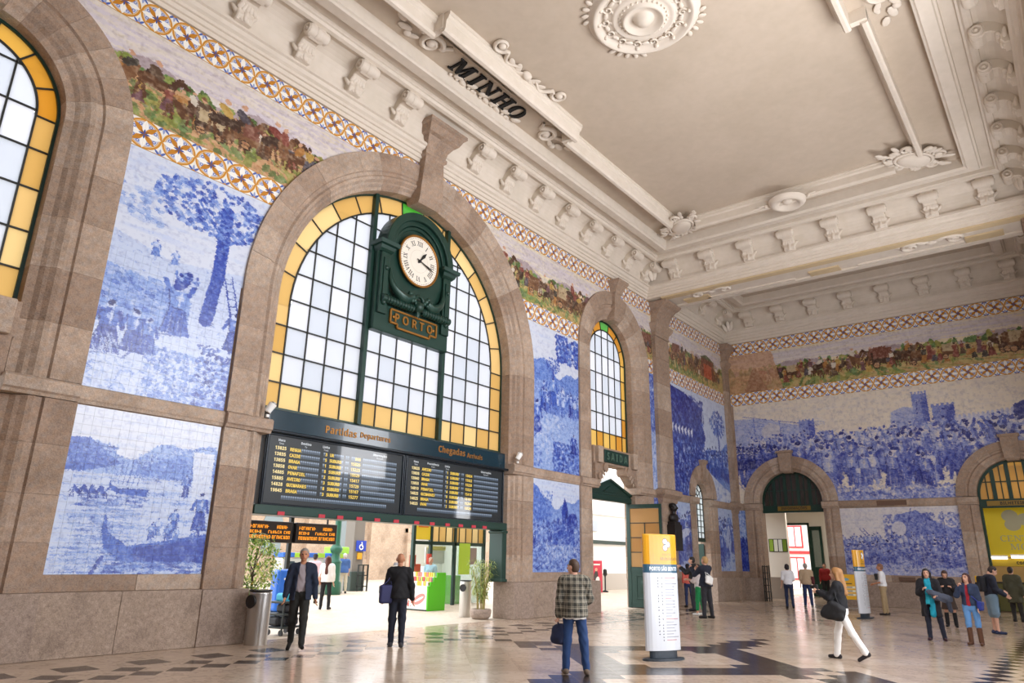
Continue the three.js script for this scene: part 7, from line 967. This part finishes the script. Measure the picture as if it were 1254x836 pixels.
  if (o.cap) mesh('cap', blend([ell(H(0, 0.06, -0.015), r(0.09), r(0.075), r(0.1)), ell(H(0, 0.045, 0.1), r(0.06), r(0.012), r(0.05))], 0.01, 0.012, (x, y, z) => -toHead(x, y, z).y + 0.03), cl(o.cap), P);
  return { P, J, S, H, s, point: (v) => v.clone().applyEuler(new THREE.Euler(0, o.turn, 0)).add(V(o.x, 0, o.z)) };
}
function uvCloth(g) { const p = g.attributes.position, uv = new Float32Array(p.count * 2); for (let i = 0; i < p.count; i++) { uv[i * 2] = p.getX(i) + (Math.abs(p.getX(i)) > 0.14 ? p.getZ(i) * Math.sign(p.getX(i)) : 0); uv[i * 2 + 1] = p.getY(i); } g.setAttribute('uv', new THREE.BufferAttribute(uv, 2)); return g; }
function satchel(name, label, q, v, turn, [w, hgt, d], c, strapTo, tilt = 0) {     // a soft bag with its strap up to a shoulder, in the wearer's axes
  const t = thing(name, label, 'bag', null, q.P.rotation.y), p = q.point(V(0, 0, 0)); t.position.copy(p);
  mesh('bag_body', at(rbox(w, hgt, d, Math.min(w, hgt, d) * 0.42, 0, 0, 0, 3), v.x, v.y, v.z, 0, turn, tilt), cloth(c, 0.7), t); mesh('flap', at(rbox(w * 0.96, hgt * 0.4, d * 0.3, d * 0.14, 0, hgt * 0.24, d * 0.45, 2), v.x, v.y, v.z, 0, turn, tilt), cloth(c, 0.6), t);
  if (strapTo) for (const e of [-1, 1]) mesh('strap', tube([[v.x + Math.cos(turn) * e * w * 0.42, v.y + hgt * 0.42, v.z - Math.sin(turn) * e * w * 0.42], [(v.x + strapTo.x) / 2 + e * 0.03 * Math.cos(turn), (v.y + strapTo.y) / 2, (v.z + strapTo.z) / 2 - e * 0.05 * Math.sin(turn)], [strapTo.x, strapTo.y, strapTo.z]], 0.011, 16, 6), cloth(c, 0.7), t);
  return t;
}
const dirTurn = (dx, dz) => Math.atan2(dx, dz);
const plaid = (() => { const t = canvasTex(128, 128, (x) => { x.fillStyle = '#5d5a50'; x.fillRect(0, 0, 128, 128); const b = (p, w, c) => { x.fillStyle = c; x.fillRect(p, 0, w, 128); x.fillRect(0, p, 128, w); }; b(0, 34, 'rgba(35,34,32,0.55)'); b(48, 8, 'rgba(205,195,175,0.5)'); b(70, 30, 'rgba(150,142,122,0.45)'); b(84, 4, 'rgba(225,215,200,0.6)'); b(112, 8, 'rgba(40,40,38,0.5)'); }); t.wrapS = t.wrapT = THREE.RepeatWrapping; t.repeat.set(11, 11); return std({ map: t, roughness: 0.9 }); })();
const NAVY = 0x1b2438, COAL = 0x22221f, INK = 0x16161c, JEAN = 0x2c4470;
{ // men in the foreground
  const a = person({ label: 'man in open navy jacket and grey shirt walking forward', x: 1.77, z: 25.89, turn: 0.9, h: 1.7, cell: 0.014, top: NAVY, open: 0.085, hem: -0.12, loose: 0.012, inner: 0x9a8f93, bottom: COAL, belt: 0x1d1715, hair: 0x8d8780, skin: 'tan', legl: [0.22, 0.1, 0.03], legr: [-0.12, 0.25, 0.03], arml: [-0.02, 0.2, 0.15, 0], armr: [0.1, 0.2, 0.25, 0.05], shoe: 0x17130f, head: [-0.05, 0] }); void a;
  const b = person({ label: 'bald man in dark sweater seen from behind walking to the platform', x: 2.53, z: 24.18, turn: dirTurn(-0.75, -0.66), h: 1.69, cell: 0.014, topName: 'sweater', top: 0x0f0f14, hem: -0.06, loose: 0.012, bottom: 0x181d2c, hair: 0x5a4a40, hairStyle: 'bald', skin: 'tan', legl: [0.06, 0.05, 0.02], legr: [-0.05, 0.12, 0.02], arml: [0.1, 0.18, 0.35, 0], armr: [-0.1, 0.22, 0.3, 0], fat: 1.05, shoe: 0x3a3a3e });
  satchel('shoulder_bag', 'dark blue square shoulder bag on the bald man', b, b.S(0.25, 0.02, -0.1), 0.35, [0.26, 0.34, 0.11], 0x2a2d58, b.S(0.13, 0.53, -0.02));
  const c = person({ label: 'man in plaid jacket and jeans seen from behind', x: 6.78, z: 24.45, turn: dirTurn(-0.62, -0.78), h: 1.64, cell: 0.013, topName: 'plaid_jacket', top: plaid, hem: -0.1, loose: 0.026, bottom: 0x24406e, flare: 0.008, hair: 0x4a3527, skin: 'rosy', legl: [0.0, 0.06, 0.09], legr: [-0.06, 0.08, 0.13], arml: [0.0, 0.16, 0.12, 0], armr: [0.25, 0.22, 1.0, 0.3], gripl: 1.1, head: [0.0, 0.9], shoe: 0x6b5a4c, fat: 1.04, inner: 0xd9d6d2, innerHem: -0.13 });
  const hand = c.J.wrl.clone().addScaledVector(c.J.hdl, 0.09 * c.s), bag = thing('hand_bag', 'soft dark blue bag hanging from the plaid man’s hand', 'bag', null, c.P.rotation.y); bag.position.copy(c.point(V(0, 0, 0)));
  mesh('bag_body', at(blend([cap(V(0, -0.1, -0.07), V(0, -0.3, 0.09), 0.05, 0.06), cap(V(0, -0.14, 0.06), V(0, -0.32, -0.07), 0.05, 0.05), ell(V(0, -0.22, 0), 0.055, 0.15, 0.14)], 0.05, 0.014, null, 0.006), hand.x, hand.y + 0.02, hand.z, 0, 1.0, 0, [0.85, 0.95, 0.85]), cloth(0x1e2847), bag); mesh('handle', new THREE.TorusGeometry(0.06, 0.011, 6, 18, PI).rotateY(PI / 2).translate(hand.x, hand.y - 0.07, hand.z), cloth(0x1e2847), bag);
  const d = person({ label: 'blonde woman in white trousers striding past', fem: 1, x: 9.4, z: 19.52, turn: dirTurn(-0.93, 0.05), h: 1.6, cell: 0.014, top: 0x0e0e14, hem: 0.02, loose: 0.016, bottom: 0xe9e7e4, flare: 0.012, hair: 0x94683a, hairStyle: 'long', hairEnd: 0.3, legl: [-0.42, 0.12, 0.02], legr: [0.28, 0.14, 0.02], arml: [0.55, 0.15, 1.5, 0.3], armr: [0.6, 0.15, 1.4, 0.3], gripl: 1.0, gripr: 1.0, shoe: 0x1c1518, lean: 0.02 });
  const cam = d.J.wrl.clone().add(d.J.wrr).multiplyScalar(0.5); { const t = thing('camera', 'small black camera held up by the blonde woman', 'camera', null, d.P.rotation.y); t.position.copy(d.point(V(0, 0, 0))); mesh('camera_body', rbox(0.13, 0.09, 0.06, 0.015, cam.x, cam.y + 0.08, cam.z + 0.05), black, t); mesh('lens', cyl(0.035, 0.03, 0.07, 0, 0, 0, 14).rotateX(PI / 2).translate(cam.x, cam.y + 0.08, cam.z + 0.08), black, t); }
  { const t = thing('shoulder_bag', 'big slouchy black bag on the blonde woman', 'bag', null, d.P.rotation.y), v = d.S(0.25, -0.03, 0.08), w = d.S(0.14, 0.5, 0.0); t.position.copy(d.point(V(0, 0, 0)));
    mesh('bag_body', blend([ell(V(v.x, v.y, v.z), 0.08, 0.14, 0.2), cap(V(v.x, v.y - 0.1, v.z - 0.1), V(v.x, v.y - 0.06, v.z + 0.18), 0.07, 0.06), cap(V(v.x, v.y + 0.14, v.z + 0.02), V(v.x, v.y + 0.02, v.z - 0.12), 0.05, 0.07)], 0.06, 0.014, null, 0.008), cloth(0x0d0c10, 0.7), t);
    for (const e of [-1, 1]) mesh('strap', tube([[v.x, v.y + 0.1, v.z + e * 0.1], [(v.x + w.x) / 2 + 0.05, (v.y + w.y) / 2 + 0.05, v.z + e * 0.05], [w.x, w.y, w.z]], 0.013, 16, 6), cloth(0x0d0c10, 0.7), t); }
}
{ // the group at the ticket arch side
  const a = person({ label: 'woman in black coat with long turquoise scarf', fem: 1, x: 10.03, z: 14.15, turn: 0.12, h: 1.58, cell: 0.018, top: 0x16141a, open: 0.1, hem: -0.38, loose: 0.03, inner: 0x2aa7bb, innerHem: -0.08, scarf: 0x1390a8, bottom: 0x181b2c, hair: 0x241a18, hairStyle: 'long', hairEnd: 0.4, legl: [0.05, 0.02, 0.16], legr: [0, 0, 0.02], armr: [0.35, 0.2, 1.7, 0.6], arml: [0.3, 0.25, 1.1, 0.5], shoe: 0x3a2028, fat: 1.1 });
  { const t = thing('folded_jacket', 'grey jacket carried over the scarf woman’s arm', 'jacket', null, a.P.rotation.y); t.position.copy(a.point(V(0, 0, 0))); const m = a.J.wrl.clone().lerp(a.J.ell, 0.5); mesh('cloth_roll', blend([cap(V(m.x - 0.16, m.y + 0.06, m.z + 0.12), V(m.x + 0.22, m.y - 0.08, m.z + 0.1), 0.06, 0.075), cap(V(m.x - 0.05, m.y - 0.05, m.z + 0.1), V(m.x + 0.15, m.y - 0.1, m.z + 0.08), 0.07)], 0.05, 0.016, null, 0.012), cloth(0x4a5060), t); mesh('hanging_sleeve', blend([cap(V(m.x + 0.18, m.y - 0.08, m.z + 0.1), V(m.x + 0.22, m.y - 0.34, m.z + 0.08), 0.055, 0.045)], 0.02, 0.016, null, 0.008), cloth(0x3a4050), t); }
  person({ label: 'woman in dark jacket and brown skirt looking down', fem: 1, x: 9.75, z: 9.4, turn: 0.1, h: 1.55, cell: 0.022, top: 0x1b181c, hem: -0.02, loose: 0.02, skirt: 0x3a2a20, hair: 0x3a221a, hairStyle: 'bob', head: [0.45, 0], arml: [0.4, 0.25, 1.5, 0.6], armr: [0.4, 0.25, 1.5, 0.6], shoe: 0x141214, boots: 1, legl: [0, 0, 0.03], legr: [0, 0, 0.03], fat: 1.1 });
  const c = person({ label: 'woman in brown boots and light jeans, hand at her mouth', fem: 1, x: 10.88, z: 14.58, turn: -0.15, h: 1.5, cell: 0.018, top: 0x28344e, open: 0.04, hem: 0.0, loose: 0.018, inner: 0x9a1c2c, innerHem: -0.04, bottom: 0x5f8fc4, legTo: 1.4, hair: 0x3f1d1a, hairStyle: 'long', hairEnd: 0.36, legl: [0.02, 0.02, 0.05], legr: [0.05, 0.04, 0.0], armr: [0.75, 0.2, 2.0, 0.5], arml: [0.1, 0.15, 0.4, 0.1], gripr: 1.0, shoe: 0x5a3a28, boots: 1, head: [-0.05, -0.2] });
  satchel('shoulder_bag', 'small bright blue bag on the woman in brown boots', c, c.S(0.24, 0.0, 0.05), PI / 2, [0.24, 0.2, 0.09], 0x1d2f86, c.S(-0.1, 0.5, 0.02));
  const d = person({ label: 'man in dark hooded top and long denim shorts', x: 10.95, z: 10.87, turn: dirTurn(0.85, -0.4), h: 1.7, cell: 0.018, topName: 'hooded_top', top: 0x191c2b, hem: -0.04, loose: 0.022, bottom: 0x6d8291, bottomName: 'shorts', legTo: 1.15, legLoose: 0.03, hair: 0x2d1f1c, head: [0.5, 0], arml: [0.3, 0.12, 1.0, 0.2], armr: [0.1, 0.15, 0.9, 0.2], legl: [0.0, 0.02, 0.04], legr: [0.0, 0.02, 0.04], shoe: 0x26304f, lean: 0.08 });
  { const t = thing('backpack', 'black backpack with yellow strap on the man in shorts', 'backpack', null, d.P.rotation.y); t.position.copy(d.point(V(0, 0, 0))); const v = d.S(0, 0.28, -0.2); mesh('pack_body', rbox(0.28, 0.4, 0.17, 0.06, v.x, v.y, v.z, 3), cloth(0x1c1c22), t); mesh('yellow_trim', at(rbox(0.06, 0.4, 0.04, 0.018, 0.11, 0, -0.08), v.x, v.y, v.z), cloth(0xd8a820), t); mesh('front_pocket', rbox(0.22, 0.2, 0.05, 0.02, v.x, v.y - 0.06, v.z - 0.1), cloth(0x26262c), t); }
  person({ label: 'person in olive coat behind the man in shorts', x: 11.05, z: 5.2, turn: dirTurn(0.3, -0.9), h: 1.66, cell: 0.024, topName: 'coat', top: 0x474634, hem: -0.35, loose: 0.03, bottom: 0x2c2a28, hair: 0x2a211d, legl: [0, 0, 0.05], legr: [0, 0, 0.05] });
  const f = person({ label: 'person in grey top wearing a black backpack at the ticket arch', x: 11.75, z: 4.4, turn: dirTurn(0.15, -1), h: 1.68, cell: 0.024, topName: 'pullover', top: 0x7d7b7a, hem: -0.03, loose: 0.02, bottom: 0x1f2740, hair: 0x6a4a32, legl: [0, 0, 0.05], legr: [0, 0, 0.05] });
  { const t = thing('backpack', 'black backpack on the person in grey at the ticket arch', 'backpack', null, f.P.rotation.y); t.position.copy(f.point(V(0, 0, 0))); const v = f.S(0, 0.3, -0.2); mesh('pack_body', rbox(0.28, 0.38, 0.17, 0.06, v.x, v.y, v.z, 3), cloth(0x1a191c), t); for (const e of [-0.1, 0.1]) mesh('strap', tube([[v.x + e, v.y + 0.18, v.z + 0.06], [v.x + e, v.y + 0.24, v.z + 0.2], [v.x + e, v.y + 0.1, v.z + 0.33]], 0.015, 12, 6), cloth(0x1a191c), t); }
  const w = person({ label: 'man in white shirt and khaki trousers before the battle picture', x: 7.27, z: 5.63, turn: dirTurn(-0.85, 0.2), h: 1.69, cell: 0.02, topName: 'shirt', top: 0xe6e6e8, sleeve: 0.95, hem: 0.02, loose: 0.012, bottom: 0xa08a68, hair: 0x7a5440, skin: 'tan', arml: [0.1, 0.15, 1.2, 0.4], armr: [0.1, 0.15, 1.2, 0.4], legl: [0.05, 0.02, 0.03], legr: [-0.06, 0.03, 0.03], shoe: 0x2c2320, fat: 1.08 });
  satchel('shoulder_bag', 'black sling bag on the man in the white shirt', w, w.S(0.03, 0.34, 0.17), 0, [0.24, 0.22, 0.09], 0x18171b, w.S(0.15, 0.52, 0.0));
}
{ // by the pilaster and the information arch
  const a = person({ label: 'tall person in dark jacket photographing the tiles', x: 3.66, z: 12.35, turn: dirTurn(-0.9, -0.25), h: 1.8, cell: 0.018, top: 0x171c2c, hem: -0.06, loose: 0.02, bottom: 0x26262c, hair: 0xb08a58, arml: [0.9, 0.15, 1.5, 0.3], armr: [0.9, 0.15, 1.5, 0.3], gripl: 1, gripr: 1, legl: [0.03, 0.02, 0.05], legr: [-0.08, 0.03, 0.05], head: [-0.1, 0] });
  satchel('shoulder_bag', 'white cloth bag on the back of the tall photographer', a, a.S(0.1, 0.12, -0.22), 0, [0.28, 0.24, 0.1], 0xe4e3e0, a.S(0.1, 0.52, -0.02), 0.3);
  { const t = thing('camera', 'dark camera held up by the tall photographer', 'camera', null, a.P.rotation.y); t.position.copy(a.point(V(0, 0, 0))); const m = a.J.wrl.clone().add(a.J.wrr).multiplyScalar(0.5); mesh('camera_body', rbox(0.13, 0.09, 0.06, 0.015, m.x, m.y + 0.1, m.z + 0.03), black, t); mesh('lens', cyl(0.03, 0.03, 0.06, 0, 0, 0, 12).rotateX(PI / 2).translate(m.x, m.y + 0.1, m.z + 0.06), black, t); }
  person({ label: 'woman in bright green trousers and pale flowered top', fem: 1, x: 2.95, z: 11.3, turn: dirTurn(-0.9, 0.1), h: 1.56, cell: 0.02, topName: 'blouse', top: 0xd8cfcf, sleeve: 1.2, hem: -0.05, loose: 0.016, bottom: 0x16854a, legTo: 1.7, flare: 0.014, hair: 0x2a1d1a, hairStyle: 'bob', arml: [0.5, 0.15, 1.3, 0.3], armr: [0.5, 0.15, 1.3, 0.3], legl: [0.08, 0.04, 0.03], legr: [-0.1, 0.06, 0.03], shoe: 0xe8e6e2 });
  person({ label: 'dark haired man in black top beyond the green trousers', x: 1.9, z: 9.4, turn: dirTurn(-0.9, 0.3), h: 1.8, cell: 0.022, topName: 'top', top: 0x18171a, hem: -0.05, loose: 0.016, bottom: 0x2a2a30, hair: 0x1d1615, arml: [0.9, 0.15, 1.4, 0.3], armr: [0.9, 0.15, 1.4, 0.3], legl: [0, 0, 0.05], legr: [0, 0, 0.05] });
  const c = person({ label: 'woman in coral top behind the information pillar', fem: 1, x: 0.95, z: 7.75, turn: dirTurn(-0.6, -0.7), h: 1.56, cell: 0.022, topName: 'blouse', top: 0xd9685c, sleeve: 1.5, hem: -0.05, loose: 0.016, bottom: 0x27345c, hair: 0x16121a, hairStyle: 'bob', legl: [0, 0.02, 0.03], legr: [-0.1, 0.05, 0.03] });
  satchel('shoulder_bag', 'dark brown shoulder bag on the woman in coral', c, c.S(-0.24, 0.0, 0.0), PI / 2, [0.3, 0.24, 0.12], 0x2c2422, c.S(-0.12, 0.5, -0.02), 0.15);
  person({ label: 'dark haired woman in white top walking to the information arch', fem: 1, x: 3.82, z: 5.0, turn: dirTurn(-0.35, -0.9), h: 1.62, cell: 0.022, topName: 'blouse', top: 0xdedee2, sleeve: 0.9, hem: -0.03, loose: 0.014, bottom: 0x1e2a48, hair: 0x17131a, hairStyle: 'bob', arml: [0, 0.2, 0.5, 0], armr: [0.1, 0.2, 1.2, 0.3], legl: [0.1, 0.06, 0.02], legr: [-0.16, 0.1, 0.02] });
  const e = person({ label: 'grey haired man in beige vest walking to the information arch', x: 4.1, z: 3.6, turn: dirTurn(-0.3, -0.9), h: 1.66, cell: 0.022, topName: 'vest', top: 0xb9a184, sleeve: 1.0, hem: -0.05, loose: 0.03, bottom: 0x26365e, hair: 0x9a938c, legl: [0.08, 0.05, 0.06], legr: [-0.12, 0.08, 0.06], fat: 1.12, shoe: 0x6a6460 });
  satchel('shoulder_bag', 'dark red satchel on the man in the beige vest', e, e.S(-0.25, 0.12, 0.0), PI / 2, [0.26, 0.3, 0.12], 0x5a2026, e.S(0.12, 0.53, -0.02));
  person({ label: 'person in red top inside the vestibule', x: 2.75, z: -4.0, turn: 0.2, h: 1.68, cell: 0.026, topName: 'shirt', top: 0x8c1c20, hem: -0.05, loose: 0.016, bottom: 0x24242a, hair: 0x241a16, legl: [0, 0, 0.05], legr: [0, 0, 0.05] });
}
{ // out on the platform
  const a = person({ label: 'auburn haired woman in white blouse out on the platform', fem: 1, x: -6.1, z: 19.25, turn: dirTurn(-0.6, -0.8), h: 1.6, cell: 0.022, topName: 'blouse', top: 0xf0eeea, sleeve: 1.6, hem: -0.06, loose: 0.03, bottom: 0x1a181a, hair: 0x5a2c1e, hairStyle: 'long', hairEnd: 0.22, legl: [0, 0.02, 0.06], legr: [0, 0.02, 0.06] });
  satchel('shoulder_bag', 'peach coloured bag on the auburn haired woman', a, a.S(0.24, -0.02, -0.02), PI / 2, [0.28, 0.24, 0.1], 0xe0a688, a.S(0.13, 0.5, -0.02));
  person({ label: 'person in pink and white top with dark cap on the platform', x: -8.8, z: 17.75, turn: dirTurn(-0.6, -0.8), h: 1.66, cell: 0.024, topName: 'shirt', top: 0xd8b8c0, sleeve: 1.0, hem: -0.08, loose: 0.02, bottom: 0x9c9470, hair: 0x2a2220, cap: 0x23242e, legl: [0, 0, 0.06], legr: [0, 0, 0.06] });
  person({ label: 'man in blue shirt and pale trousers at the ticket machines', x: -13.6, z: 12.55, turn: dirTurn(-0.9, -0.4), h: 1.72, cell: 0.024, topName: 'shirt', top: 0x3f5f96, sleeve: 0.9, hem: -0.06, loose: 0.025, bottom: 0xc4bba6, hair: 0xc4beb6, legl: [0, 0, 0.08], legr: [0, 0, 0.08], fat: 1.08 });
  person({ label: 'shopkeeper in pale blue and red behind the sales stand', fem: 1, x: -4.75, z: 15.95, turn: 0.5, h: 1.62, cell: 0.024, topName: 'blouse', top: 0x9cc0cc, sleeve: 0.9, hem: -0.05, loose: 0.016, bottom: 0xb02838, hair: 0xb09a86, legl: [0, 0, 0.05], legr: [0, 0, 0.05] });
}
renderer.render(scene, camera);
